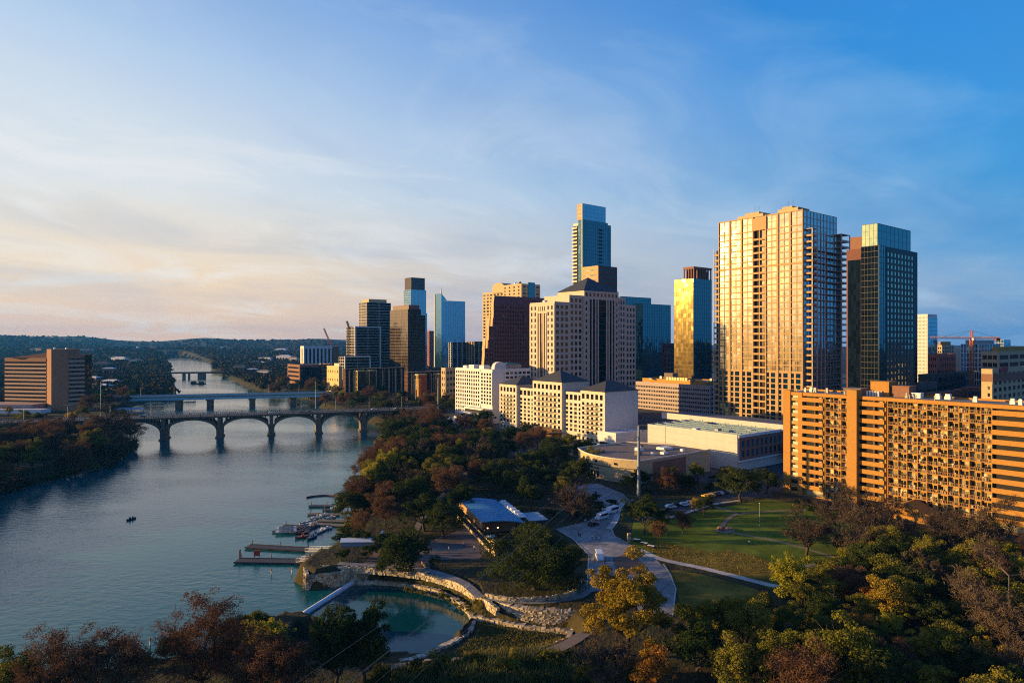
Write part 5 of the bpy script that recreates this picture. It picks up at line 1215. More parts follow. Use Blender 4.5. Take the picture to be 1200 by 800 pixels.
    return lambda s, off: (A+d*s*L+np.array([-d[1],d[0]])*off, rot)
on_bridge = arch_bridge()
def girder_bridge():
    A = np.array(at(150, 466, 12)); B = np.array(at(384, 461, 12)); d = B-A; L = np.linalg.norm(d); d /= L; rot = math.atan2(d[1], d[0])
    t = thing('girder_bridge', 'blue painted flat girder road bridge behind the arched bridge', 'bridge', (A[0],A[1],0), rot)
    q = MB(); q.box(-25, L+12, 0, 20, 11.2, 12); q.build('deck', bridge_c, t)
    q = MB()
    for y in (0.2, 6, 13, 19): q.box(-25, L+12, y, y+.6, 8.4, 11.2)
    q.build('girder', blue_steel, t)
    for y in (-.15, 19.9):
        q = MB(); q.box(-25, L+12, y, y+.25, 12, 13.1); 
        for k in range(int((L+37)/4)): q.box(-25+4*k, -24.6+4*k, y-.08, y+.3, 12, 13.4)
        q.build('railing', blue_steel, t)
    for px in (208, 245, 295, 343, 372):
        k = (px-600)/800; s = (k*A[1]-A[0])/(d[0]-k*d[1]); q = MB(); q.box(s-2.6, s+2.6, 2, 18, -4, 8.4); q.box(s-3.4,s+3.4,1,19,6.8,8.4); q.build('pier', bridge_c, t)
    for k in range(7):
        w = A+d*(8+k*32)+np.array([-d[1],d[0]])*19; lamp(w[0], w[1], 12, 9, 'slim grey street lamp on the blue girder bridge', 'lamps on the girder bridge', rot-PI/2)
girder_bridge()
def rail_bridge():
    A = np.array(at(196, 436, 12)); B = np.array(at(254, 435.5, 12)); d = B-A; L = np.linalg.norm(d); d /= L; rot = math.atan2(d[1], d[0])
    t = thing('rail_bridge', 'dark far bridge low over the shining bend of the lake', 'bridge', (A[0],A[1],0), rot)
    q = MB(); q.box(-15, L+15, 0, 8, 9, 12); q.build('deck', mat('dark_steel',(.06,.05,.05),.7), t)
    for px, w in ((215, 2.4), (221,1.4), (236, 7), (262, 2.4)):
        k = (px-600)/800; s = (k*A[1]-A[0])/(d[0]-k*d[1]); q = MB(); q.box(s-w, s+w, 1, 7, -4, 9); q.build('pier', bridge_c, t)
rail_bridge()

# ------------------------------------------------------------------ rock walls round the pond
rock_m = leafmat('limestone_blocks', [(0.07,0.055,0.038),(0.15,0.115,0.075),(0.25,0.20,0.135),(0.36,0.31,0.23)], 0.0)
def rock_wall(label, line, z0, z1, courses, bs=(0.5,1.3), batter=0.25, seed=1, name='rock_wall', th=0.9):
    g = random.Random(seed); pts = smooth_line(line, 10); pts = [np.array(p) for p in pts]
    seg = [0]; 
    for a, b in zip(pts[:-1], pts[1:]): seg.append(seg[-1]+np.linalg.norm(b-a))
    def pos(s):
        s = min(max(s, 0), seg[-1]-1e-4)
        i = max(0, np.searchsorted(seg, s, side='right')-1); i = min(i, len(pts)-2); f = (s-seg[i])/(seg[i+1]-seg[i]); d = (pts[i+1]-pts[i])/(seg[i+1]-seg[i])
        return pts[i]+(pts[i+1]-pts[i])*f, d
    mb = MB()
    for c in range(courses):
        h = (z1-z0)/courses; s = -g.uniform(0, .6)
        while s < seg[-1]:
            w = g.uniform(*bs); p, d = pos(s+w/2); n = np.array([-d[1], d[0]])
            off = batter*(c/ max(1, courses))+g.uniform(-.10,.10); dep = th*g.uniform(.8,1.25); hh = h*g.uniform(.85,1.22); zz = z0+c*h+g.uniform(-.06,.06); rz = g.uniform(-.12,.12)
            vs = []
            for (a, b, e) in ((-1,0,0),(1,0,0),(1,1,0),(-1,1,0),(-1,0,1),(1,0,1),(1,1,1),(-1,1,1)):
                u = a*w/2*.96*g.uniform(.86,1.02); v = off+b*dep+g.uniform(-.08,.08)
                uu = u*math.cos(rz)-v*math.sin(rz)*.3; vv = v+u*math.sin(rz)
                q = p+d*uu+n*vv; vs.append((q[0], q[1], zz+e*hh+g.uniform(-.07,.07)))
            mb.add(vs, [(0,3,2,1),(4,5,6,7),(0,1,5,4),(1,2,6,5),(2,3,7,6),(3,0,4,7)]); s += w*.97
    return tag(mb.build(name, rock_m), label, 'stone wall')
Z = lambda L, z: [at(a, b, z) for a, b in L]
rock_wall('rough limestone wall of stacked blocks along the far side of the pond terrace', Z([(370,668),(430,669),(490,675),(530,686),(556,700),(580,717)], 3.8), 3.0, 4.9, 3, (.4,1.2), seed=2)
rock_wall('tall lit limestone block wall between the oak and the marsh garden', Z([(576,716),(600,724),(640,729),(690,731),(705,728)], 2.2), .5, 4.9, 10, (0.4,1.1), .7, seed=3, th=1.9)
rock_wall('low curved limestone edging right at the pond water', Z([(412,683),(450,683),(490,688),(520,697),(543,712),(551,727),(544,742),(522,754),(496,766),(470,774)], .6), -.8, 1.0, 3, (.7,1.7), .0, 4, 'stone_edging', 1.3)
rock_wall('low limestone curb along the near side of the marsh garden', Z([(700,734),(672,738),(662,750),(640,759),(600,768),(560,773),(500,776)], 1.2), .2, 1.9, 3, (.7,1.6), .0, 5, 'stone_edging', 1.1)
rock_wall('low limestone curb between the marsh garden and the block wall', Z([(553,724),(580,729),(620,736),(668,741)], 1.0), .2, 1.5, 2, (.6,1.4), .0, 6, 'stone_edging', 1.0)
rock_wall('straight limestone end wall of the pond terrace facing the docks', [(-58.2,192.2),(-61.6,201),(-63.5,212)][::-1], -.8, 4.4, 7, (.7,1.6), .1, 7)
rock_wall('limestone water wall below the pond terrace beside the white boom', [(-58.4,192.2),(-51,194.6),(-43,198.6),(-38,199.5)], -.8, 4.0, 6, (.6,1.4), .3, 8)
rock_wall('low stone seat wall under the big dark oak', Z([(568,697),(600,702),(640,701),(672,694),(684,680)], 5.6), 4.9, 6.0, 2, (.5,1.1), .0, 9, 'seat_wall', .7)
rock_wall('thin pale curb around the bed of the small dock oak', Z([(440,667),(470,668),(498,667),(496,658)], 5.3), 4.9, 5.5, 1, (.8,1.6), 0, 10, 'curb_wall', .5)
reed_m = leafmat('reed_leaves', [(0.03,0.045,0.012),(0.06,0.075,0.018),(0.11,0.10,0.03),(0.17,0.13,0.05)], .2)
def blades(name, pts, h, w, n_each, m, z=None, seed=1):
    g = np.random.default_rng(seed); pts = np.array(pts); zz = ground_z(pts) if z is None else np.full(len(pts), z)
    P_ = np.repeat(np.column_stack([pts, zz]), n_each, 0); n = len(P_); P_[:,:2] += g.normal(0,.28,(n,2))
    a = g.uniform(0, 2*PI, n); ln = h*g.uniform(.5,1.2,n); lean = g.normal(0,.28,(n,2))*ln[:,None]
    s = np.stack([np.cos(a), np.sin(a), np.zeros(n)], 1)*w; tip = P_+np.column_stack([lean, ln]); mid = P_+np.column_stack([lean*.35, ln*.6])
    V = np.stack([P_-s, P_+s, mid+s, mid-s, mid-s, mid+s, tip+s*.2, tip-s*.2], 1).reshape(-1,3)
    return stuff(link(name, mesh_arrays(name, V, np.arange(len(V)).reshape(-1,4), m)))
def scatter(poly, n, seed=1):
    g = random.Random(seed); out = []; xs=[p[0] for p in poly]; ys=[p[1] for p in poly]
    while len(out) < n:
        x, y = g.uniform(min(xs),max(xs)), g.uniform(min(ys),max(ys))
        if inpoly(x, y, poly): out.append((x, y))
    return out
sheet('marsh_bed', [(-8,169),(0,165.2),(11,162.2),(12.5,157),(5.5,150.5),(-5,148.8),(-12,149.5),(-13,153),(-8.6,162)], .62, mat('marsh_mud',(.07,.06,.022),.9,col2=(.13,.135,.03),scale=.18))
blades('marsh_reeds', scatter([(-12,150),(-5,148.5),(5,150),(12,156),(11,158),(2,153),(-8,152)], 260, 3), 1.3, .05, 7, reed_m, .6, 4)
blades('marsh_grass', scatter([(-8,168),(0,164.5),(10.5,161.8),(12,157),(5,151),(-5,149.3),(-12,150),(-12.5,153),(-8.2,162)], 1100, 13), .4, .07, 6, leafmat('marsh_grass', [(0.03,0.03,0.010),(0.055,0.06,0.014),(0.085,0.085,0.018),(0.10,0.06,0.025)], .2), .63, 14)
blades('bank_grass', [tuple(np.array(p)+np.array([random.gauss(0,.7), random.gauss(0,.7)])) for p in smooth_line(Z([(420,676),(480,679),(520,688),(548,705),(560,712),(570,722)], 2.2), 60)], .75, .05, 9, reed_m, None, 5)
blades('lawn_tufts', scatter(Z([(752,640),(768,634),(800,640),(830,646),(860,645),(898,656),(925,672),(900,682),(835,667),(777,654)], 5), 650, 6), .28, .06, 5, leafmat('dry_tufts', [(0.04,0.05,0.012),(0.08,0.075,0.016),(0.16,0.115,0.022),(0.22,0.16,0.04)], .25), G, 7)
blades('near_reeds', scatter([(-26,134),(-8,141),(8,141),(16,137),(20,128),(-20,124)], 900, 8), 2.4, .06, 9, leafmat('green_reeds', [(0.02,0.035,0.012),(0.035,0.055,0.016),(0.06,0.075,0.025),(0.09,0.09,0.03)], .2), None, 9)

# floating white boom at the mouth of the pond
q = MB(); a = at3(356,719,.35); c = at3(416,681,.35); pts = [a.lerp(c, i/14)+Vector((0,0,.0)) for i in range(15)]
q.tube(pts, .72, 12); o = q.build('floating_boom', metal_white, smooth=True); tag(o, 'long white floating tube closing off the mouth of the pond', 'boom')

# ------------------------------------------------------------------ boathouse
def boathouse():
    # corners taken from the roof outline
    p = [at(553,586,10.2), at(607,592,9.0), at(615,614,9.0), at(565,614,10.2)]
    O = np.array(p[3]); ex = np.array(p[2])-O; W = np.linalg.norm(ex); ex /= W; ey = np.array([-ex[1], ex[0]]); D = 34.0; rot = math.atan2(ex[1], ex[0])
    t = thing('boathouse', 'open boathouse under a wide curved blue metal roof beside the big oak', 'boathouse', (O[0],O[1],G), rot)
    blue_roof = mat('blue_standing_seam', (.09,.32,.50), .6, .08, .2, spec=.12)
    q = MB(); n = 18; prof = []
    f = lambda s: 5.3+.9*math.sin(PI*(.15+.75*s))-1.2*s
    for i in range(n): 
        s0, s1 = i/n, (i+1)/n; q.side_prism([(W*s0, f(s0)), (W*s1, f(s1)), (W*s1, f(s1)+.28), (W*s0, f(s0)+.28)], 'y', 0, D)
    for k in range(13): q.tube([(W*i/n, D*k/12, f(i/n)+.3) for i in range(n+1)], .07, 4)
    q.build('roof', blue_roof, t)
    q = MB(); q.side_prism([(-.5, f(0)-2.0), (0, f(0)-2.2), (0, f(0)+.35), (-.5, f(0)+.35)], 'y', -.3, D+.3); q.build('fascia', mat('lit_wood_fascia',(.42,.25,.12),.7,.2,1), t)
    q = MB(); q.box(W+.0, W+2.6, 6, D-4, 4.7, 5.0); 
    for k in range(6): q.box(W+.4, W+2.2, 8+k*4, 9.4+k*4, 5.0, 5.5)
    q.build('roof_monitor', metal_white, t)
    q = MB(); q.box(W+2.7, W+9.5, 3, 14, 4.0, 4.2); q.build('side_roof', mat('pale_blue_roof',(.30,.42,.52),.5,.05,.3,metallic=.2), t)
    for x in (.6, W*.33, W*.66, W-.4):
        for y in (.5, D*.25, D*.5, D*.75, D-.5): 
            q = MB(); q.tube([(x,y,0),(x,y,f(min(1,x/W)))], .18, 6); q.build('post', metal_dark, t)
    for (x,y) in ((W+9,3.5),(W+9,13.5)): q = MB(); q.tube([(x,y,0),(x,y,4)], .12, 6); q.build('post', metal_dark, t)
    q = MB(); q.box(3, W-.6, 8, D-1, 0, 3.4); q.build('store_wall', brown_brick, t)
    q = MB(); 
    for x in (-1.2, 1.2): q.box(x-.15,x+.15,-13,D-4,.02,.9)
    q.build('terrace_wall', tan_conc, t)
    q = MB(); q.box(-.9,.1,-18,-13.5,0,4.2); q.build('brick_pylon', mat('lit_tan_brick',(.48,.33,.17),.85), t)
    for (x,y) in ((2.2,1.2),(5.6,.8)):
        l = MB(); l.tube([(x,y,3.3),(x,y,3.6)], .22, 8); mm = bpy.data.materials.get('lamp_glow') or bpy.data.materials.new('lamp_glow'); mm.use_nodes=True; b_=mm.node_tree.nodes['Principled BSDF']; b_.inputs['Emission Color'].default_value=(1,.62,.25,1); b_.inputs['Emission Strength'].default_value=1.6
        l.build('eave_lamp', mm, t)
    return O, ex, ey, rot
BH = boathouse()
def umbrella(x, y, label, m):
    t = thing('parasol', label, 'parasol', (x,y,G)); q = MB(); q.tube([(0,0,0),(0,0,2.6)], .04, 6); q.build('pole', metal_dark, t)
    q = MB(); n=8; q.add([(0,0,2.75)]+[(1.5*math.cos(2*PI*i/n),1.5*math.sin(2*PI*i/n),2.2) for i in range(n)], [(0,1+i,1+(i+1)%n) for i in range(n)]); q.build('canopy', m, t)
x, y = at(575,636); umbrella(x, y, 'pale blue parasol on the boathouse terrace', mat('pale_blue_canvas',(.45,.6,.7),.8))

# ------------------------------------------------------------------ docks and boats
deck_m = mat('dark_deck_boards', (.062,.064,.078), .85, .25, 1.2); grey_deck = mat('grey_deck_boards', (.28,.25,.23), .85, .2, 1.0)
def dock(label, pa, pb, w, m, walk=None, name='dock', h=.5):
    A = at3(*pa, z=0); B = at3(*pb, z=0); d = B-A; L = d.length; rot = math.atan2(d.y, d.x); t = thing(name, label, 'dock', (A.x,A.y,0), rot)
    q = MB(); n = int(L/.5)
    for k in range(n): q.box(k*L/n, (k+.93)*L/n, -w/2, w/2, h-.1, h)
    q.box(.1, L-.1, -w/2+.05, w/2-.05, h-.32, h-.1); q.build('deck', m, t)
    q = MB(); 
    for k in range(max(2,int(L/5))): q.box(k*L/max(2,int(L/5))+.3, k*L/max(2,int(L/5))+3, -w/2+.15, w/2-.15, -.25, h-.32)
    q.build('float', metal_dark, t)
    q = MB()
    for s in (-1, 1): q.box(0, L, s*w/2-.12, s*w/2+.12, h, h+.22)
    q.build('edge_beam', m, t)
    for k in range(max(2,int(L/9))+1):
        x = .6+k*(L-1.2)/max(2,int(L/9)); q = MB(); q.tube([(x,w/2+.25,-2),(x,w/2+.25,1.9)], .14, 7); q.build('pile', brown_brick, t)
    return t
def gangway(label, pa, pb, w, z0, z1):
    A = at3(*pa, z=z0); B = at3(*pb, z=z1); d = B-A; L = math.hypot(d.x,d.y); rot = math.atan2(d.y, d.x); t = thing('gangway', label, 'gangway', (A.x,A.y,z0), rot); dz = z1-z0
    q = MB(); q.side_prism([(0,-.1),(L,dz-.1),(L,dz+.05),(0,.05)], 'y', -w/2, w/2); q.build('deck', grey_deck, t)
    for s in (-1,1):
        q = MB(); y = s*w/2; f = lambda x: dz*x/L; n = max(4, int(L/1.6))
        q.bar(Vector((0,y,1.1)), Vector((L,y,dz+1.1)), .09); q.bar(Vector((0,y,.1)), Vector((L,y,dz+.1)), .09)
        for k in range(n+1): x = L*k/n; q.bar(Vector((x,y,f(x)+.1)), Vector((x,y,f(x)+1.1)), .07)
        for k in range(n): q.bar(Vector((L*k/n,y,f(L*k/n)+.1)), Vector((L*(k+1)/n,y,f(L*(k+1)/n)+1.1)), .06)
        q.build('truss_rail', metal_white, t)
dock('long dark floating dock, the nearer of the two beside the stone wall', (277,658), (352,659), 4.2, deck_m)
dock('long dark floating dock, the farther of the two beside the stone wall', (290,641), (360,645), 3.6, deck_m)
gangway('white truss gangway down to the farther long dark dock', (360,645), (402,644), 2.2, .55, 2.6)
gangway('white truss gangway down to the nearer long dark dock beside the stone corner', (350,657), (388,652), 2.6, .55, 3.2)
dock('short low dock with a red edge at the foot of the nearer gangway', (346,661), (372,661), 2.2, deck_m)
dock('wide dark rowing dock crowded with white shells', (326,620), (363,622), 9.0, deck_m)
dock('pale plank dock reaching out beside the rowing dock', (361,603), (398,604), 1.8, grey_deck)
dock('pale plank dock with yellow kayaks near the shore', (372,611), (404,612), 2.0, grey_deck)
dock('pale plank dock farthest out under the russet trees', (362,593.5), (404,593.5), 2.2, grey_deck)
dock('narrow pale dock leading from the rowing dock to the shore', (366,615), (408,617), 1.8, grey_deck)
dock('short narrow pale dock beside the green kayaks', (378,598.5), (402,598.5), 1.3, grey_deck)
# curved dark pipe boom out on the water
q = MB(); pts = [at3(x, y, .3) for x, y in smooth_line([(359,582.5),(367,581),(380,580),(392,580.6),(402,582),(411,583.5)])]; q.tube(pts, .30, 7)
tag(q.build('floating_boom', mat('maroon_pipe',(.13,.045,.05),.6)), 'thin maroon curved floating pipe beyond the docks', 'boom')
def hull(mb, L, Wd, h, flare=.75, z=0, mi=0, deck=True, n=12):
    rings = []
    for i in range(n+1):
        s = i/n; x = -L/2+L*s; w = Wd/2*(1-abs(2*s-1)**2.6*(.96 if s > .5 else .45)); sheer = h*(1+.18*(2*s-1)**2)
        rings.append([(x,-w,z+sheer),(x,-w*flare,z+h*.35),(x,0,z),(x,w*flare,z+h*.35),(x,w,z+sheer)])
    o = len(mb.v)
    for r in rings: mb.v.extend(r)
    for i in range(n):
        for k in range(4): mb.f.append((o+i*5+k, o+i*5+k+1, o+(i+1)*5+k+1, o+(i+1)*5+k)); mb.m.append(mi)
        if deck: mb.f.append((o+i*5+4, o+i*5, o+(i+1)*5, o+(i+1)*5+4)); mb.m.append(mi)
    mb.f.append((o,o+1,o+2,o+3,o+4)[::-1]); mb.m.append(mi); e=o+n*5; mb.f.append((e,e+1,e+2,e+3,e+4)); mb.m.append(mi)
def shell_boat(x, y, z, rz, label, L=11.0, group='rowing shells on the rowing dock', first=[None]):
    if first[0] is None:
        t = thing('rowing_shell', label, 'boat', (x,y,z), rz, group); q = MB(); hull(q, L, .62, .32); q.build('hull', metal_white, t)
        q = MB(); q.box(-2.6,2.6,-.2,.2,.28,.36); q.build('cockpit', metal_dark, t)
        q = MB()
        for k in (-1.5,0,1.5): q.bar(Vector((k,-.8,.45)), Vector((k,.8,.45)), .05)
        q.build('rigger', metal_grey, t); first[0] = t; return t
    return dup(first[0], (x,y,z), rz, label, None, group)
Cd = Vector((*at(344,617,0), 0)); 
for k in range(9):
    y_ = at(344,621,.5)[1]-3.6+.9*k; shell_boat((335.5-600)/800*y_, y_, .55+.14*(k%2), .16+.03*math.sin(k*2), 'slim white rowing shell racked side by side on the dark dock', 7.6)
def launch(x, y, rz, label, m, L=5.2, first=None):
    t = thing('motor_launch', label, 'boat', (x,y,-.12), rz); q = MB(); hull(q, L, 1.9, .75); q.build('hull', m, t)
    q = MB(); q.box(-L*.36,L*.22,-.62,.62,.70,.78); q.build('cockpit', metal_dark, t)
    q = MB(); q.box(-.2,.5,-.35,.35,.76,1.25); q.side_prism([(.5,1.2),(.75,1.2),(.45,1.7),(.38,1.7)],'y',-.35,.35); q.build('console', m, t)
    q = MB(); q.box(-L*.5-.35,-L*.5+.1,-.2,.2,.2,1.2); q.build('outboard_motor', metal_dark, t); return t
rb_ = mat('red_hull',(.40,.05,.05),.5); bl_ = mat('navy_hull',(.05,.10,.22),.5)
for (px,py,rz,l,m,L) in ((380,604,.0,'white dinghy tied behind the pale plank dock nearest the pipe boom',metal_white,3.6),(388,607,.3,'pale dinghy beside the middle plank dock',metal_white,3.6),(369,617,1.1,'navy dinghy at the outer end of the narrow shore dock',bl_,3.8),(383,619.5,.2,'white dinghy below the narrow shore dock',metal_white,4.0),(392,596,.1,'small white dinghy by the green kayaks',metal_white,3.4),(354,630,.5,'small red and white launch moored below the rowing dock',rb_,4.2),(366,630,1.3,'navy and white launch moored nose in beside the red launch',bl_,6),(376,623,1.25,'white launch with an open blue cockpit moored by the rowing dock',metal_white,6.2),(371,607,.1,'pale launch tied between the plank docks',metal_white,4.5)):
    x, y = at(px,py,0); launch(x, y, rz, l, m, L)
def kayak(x,y,z,rz,label,m,group=None):
    t = thing('kayak', label, 'kayak', (x,y,z), rz, group); q = MB(); hull(q,3.6,.75,.32); q.build('hull', m, t); q = MB(); q.box(-.5,.4,-.2,.2,.31,.36); q.build('cockpit', metal_dark, t)
gm_ = mat('green_plastic',(.02,.42,.16),.4); ym_ = mat('yellow_plastic',(.75,.36,.02),.4)
for k in range(5): x,y = at(393+k*1.1, 591+.35*k, .6); kayak(x,y,.6+.34*(k%2),.1,'bright green kayak piled on the farthest plank dock',gm_,'green kayaks on the dock')
for k in range(4): x,y = at(404+k*1.5, 601+.4*k, .6); kayak(x,y,.6+.34*(k%2),.15,'orange yellow kayak piled at the shore end of the docks',ym_,'yellow kayaks on the dock')
g = random.Random(12)
for k in range(16):
    y_ = at(344,621,.5)[1]-3.7+g.uniform(0,7.4); px_ = g.uniform(350,361.5); kayak((px_-600)/800*y_, y_, .55+.25*(k%2), g.uniform(.9,1.7), 'dark plum kayak stacked on the landward half of the rowing dock', mat('plum_plastic',(.075,.03,.045),.5), 'dark kayaks on the rowing dock')
for k in range(7):
    y_ = at(344,617,.5)[1]+g.uniform(4.5,11); px_ = g.uniform(352,372); kayak((px_-600)/800*y_, y_, -.05, g.uniform(-.3,2.2), 'small pale kayak afloat between the rowing dock and the plank docks', metal_white, 'pale kayaks afloat by the docks')
x,y = at(154,608.5,0); t = thing('canoe','lone dark canoe out in the middle of the lake','canoe',(x,y,-.08),1.2); q=MB(); hull(q,4.2,.95,.6); q.build('hull',metal_dark,t); q=MB(); q.box(-.9,-.4,-.2,.2,.5,1.25); q.box(.4,.8,-.2,.2,.5,1.2); q.build('paddler',metal_dark,t)
for (px,py,w) in ((236,450,3),(227,449.5,2.4)): 
    x,y = at(px,py,0); t = thing('houseboat', 'tiny dark %s boat before the far bridge'%('larger' if w==3 else 'smaller'),'boat',(x,y,-.1),.4); q=MB(); hull(q,14 if w==3 else 10,5,1.6); q.build('hull',metal_dark,t); q=MB(); q.box(-4,4,-1.8,1.8,1.5,4.6); q.build('cabin',brown_brick,t); q=MB(); q.box(-4.6,4.6,-2.2,2.2,4.6,4.8); q.build('roof',metal_dark,t)
def barge(px,py,L,lab):
    x,y = at(px,py,0); t = thing('boat_pavilion',lab,'boat dock',(x,y,0),.2); q=MB(); q.box(-L/2,L/2,-4,4,.2,.8); q.build('float',metal_grey,t)
    q=MB()
    for a in (-1,0,1):
        for b_ in (-1,1): q.box(a*L*.46-.15,a*L*.46+.15,b_*3.6-.15,b_*3.6+.15,.8,4)
    q.build('post',metal_dark,t); q=MB(); q.hip(-L/2-.5,L/2+.5,-4.6,4.6,4,1.4,ridge=L*.7); q.build('roof',mat('blue_tin_roof',(.12,.24,.36),.5),t)
barge(152,484,24,'blue roofed floating boat shed under the left bank trees'); barge(181,477,18,'blue roofed floating boat shed beside the girder bridge'); barge(220,471,16,'small pale floating shed by the girder bridge pier')
def buoy(px,py,lab):
    x,y = at(px,py,0); t = thing('marker_post',lab,'marker',(x,y,0)); q=MB(); q.tube([(0,0,-1),(0,0,1.0)],.16,8); q.build('post',metal_white,t); q=MB(); q.tube([(0,0,1.0),(0,0,1.7)],.2,8); q.build('band',mat('orange_band',(.5,.14,.03),.6),t)
buoy(318,672,'orange topped white marker post, left one beside the stone wall'); buoy(342,671,'orange topped white marker post, right one beside the stone wall'); buoy(176,755,'orange topped white marker post alone near the front trees')
x,y = at(281,652,0.5); t = thing('dock_bollard','dark mooring post on the outer end of the near dock','post',(x,y,-1)); q=MB(); q.tube([(0,0,0),(0,0,3.6)],.3,8); q.build('post',metal_dark,t); q=MB(); q.tube([(0,0,3.6),(0,0,3.9)],.36,8); q.build('cap',metal_grey,t)
x,y = at(301,653,0.5); t = thing('sign_box','red sign box on posts over the near dark dock','sign',(x,y,.5)); q=MB(); q.box(-.9,.9,-.3,.3,.6,2.3); q.build('panel',mat('red_panel',(.38,.05,.03),.6),t); q=MB(); q.box(-.8,-.65,-.1,.1,0,.6); q.box(.65,.8,-.1,.1,0,.6); q.build('post',metal_dark,t)
# white tent roof at the dock landing
x,y = at(420,646,3); t = thing('boat_shed','long white roofed boat shed on the shore behind the gangways','shed',(x,y,3.6),.05)
q=MB(); q.side_prism([(-1.8,2.8),(0,3.6),(1.8,2.8),(1.8,3.0),(0,3.8),(-1.8,3.0)],'x',-5.5,5.5); q.build('roof',metal_white,t)
q=MB(); q.box(-5.2,5.2,-1.5,1.5,0,2.8); q.build('wall',mat('blue_grey_wall',(.2,.25,.32),.8),t)
q=MB(); q.bar(Vector((5.5,0,3)),Vector((7.5,2,5.4)),.5); q.build('raised_end',metal_white,t)

# ------------------------------------------------------------------ poles, wires, cranes
def power_pole(px, py, h, label, r=.75):
    x, y = at(px, py); t = thing('power_pole', label, 'pole', (x,y,G)); q = MB(); q.tube([(0,0,-.5),(0,0,h)], [r,r*.5], 12); q.build('shaft', mat('blue_grey_steel',(.22,.27,.32),.5,.1,.3,metallic=.3), t)
    q = MB(); 
    for k in range(3): q.bar(Vector((0,0,h-1.5-k*3.4)), Vector((1.7*(-1)**k,-.4,h-1.2-k*3.4)), .16)
    q.build('arm', metal_grey, t); q = MB()
    for k in range(3): q.tube([(1.7*(-1)**k,-.4,h-2.6-k*3.4),(1.7*(-1)**k,-.4,h-1.2-k*3.4)], .13, 6)
    q.build('insulator', metal_dark, t); return Vector((x,y,G))
p1 = power_pole(748.5, 580, 29.5, 'tall thick blue grey power pole in front of the curved tan building', .85)
p2 = power_pole(513.5, 499, 37, 'tall grey power pole standing in the trees by the bridge end', .7)
p3 = power_pole(487, 482, 30, 'slim dark power pole left of the bridge end pole', .5)
p4 = power_pole(370, 478, 26, 'thin power pole behind the girder bridge end', .4)
p5 = power_pole(118, 488, 30, 'thin grey power pole behind the arched bridge at the left bank', .4)
wire_m = mat('wire', (.12,.12,.12), .5, .05, 1)
near = Vector((-34, 52, 30))
for i, (dx, dz) in enumerate(((1.7,-2.6),(-1.7,-6.0),(1.7,-9.4),(0,.2),(-2.2,-9.6))):
    a = p1+Vector((dx,-.4,29.5+dz)); c = near+Vector((dx*1.4,0,dz+2)); pts = []
    for k in range(41): s = k/40; p_ = a.lerp(c, s); p_.z -= 4*3.2*s*(1-s); pts.append(p_)
    q = MB(); q.tube(pts, .022, 4); tag(q.build('power_wire', wire_m), 'thin sagging power wire crossing over the pond from the tall pole', 'wire', 'power wires over the pond')
for i, (dx, dz) in enumerate(((1.7,-2.6),(-1.7,-6.0),(1.7,-9.4))):
    a = p1+Vector((dx,-.4,29.5+dz)); c = p2+Vector((dx,-.4,37+dz)); pts = []
    for k in range(31): s = k/30; p_ = a.lerp(c, s); p_.z -= 4*4*s*(1-s); pts.append(p_)
    q = MB(); q.tube(pts, .035, 4); tag(q.build('power_wire', wire_m), 'thin sagging power wire between the tall pole and the bridge end pole', 'wire', 'power wires along the shore')
def lattice(mb, a, c, w, n, r=.12):
    a, c = Vector(a), Vector(c); d = (c-a).normalized(); u = d.orthogonal().normalized(); v = d.cross(u); L = (c-a).length
    cs = [(u*sx+v*sy)*w/2 for sx, sy in ((-1,-1),(1,-1),(1,1),(-1,1))]
    for k in cs: mb.bar(a+k, c+k, r*1.5)
    for i in range(n):
        p_, r_ = a+d*L*i/n, a+d*L*(i+1)/n
        for j in range(4): mb.bar(p_+cs[j], r_+cs[(j+1)%4], r); mb.bar(p_+cs[j], p_+cs[(j+1)%4], r)
red_st = mat('orange_crane_paint', (.72,.20,.04), .6); 
def tower_crane():
    Y = 600; x = (1138.5-600)/800*Y; t = thing('tower_crane', 'orange tower crane with a long jib above the low roofs at the right', 'crane', (x,Y,G)); zj = zt(396.5,Y)-G; za = zt(387,Y)-G
    q = MB(); lattice(q,(0,0,0),(0,0,zj),2.4,24,.2); q.build('mast',red_st,t)
    jl = (1138.5-1095)/800*Y; cl = (1168-1138.5)/800*Y
    q = MB(); lattice(q,(-1,0,zj+.6),(-jl,6,zj+1.0),1.5,18,.14); q.build('jib',mat('pale_crane_paint',(.45,.25,.18),.6),t)
    q = MB(); lattice(q,(1,0,zj+.6),(cl,-4,zj+.6),1.5,8,.16); q.build('counter_jib',mat('yellow_crane_paint',(.62,.28,.03),.6),t)
    q = MB(); q.box(cl-4,cl-.5,-5.2,-2.8,zj-2.2,zj+.4); q.build('counterweight',mat('dark_red_weight',(.25,.06,.03),.7),t)
    q = MB(); lattice(q,(0,0,zj),(0,0,za),1.6,4,.18); q.build('apex',red_st,t)
    q = MB(); q.bar(Vector((0,0,za)),Vector((-jl*.7,4.2,zj+1.6)),.16); q.bar(Vector((0,0,za)),Vector((-jl*.35,2.1,zj+1.6)),.14); q.bar(Vector((0,0,za)),Vector((cl*.8,-3.2,zj+1.3)),.16); q.build('tie_bar',metal_dark,t)
    q = MB(); q.box(-.2,2,-2.9,-1.3,zj-1.6,zj+.4); q.build('cab',metal_white,t)
tower_crane()
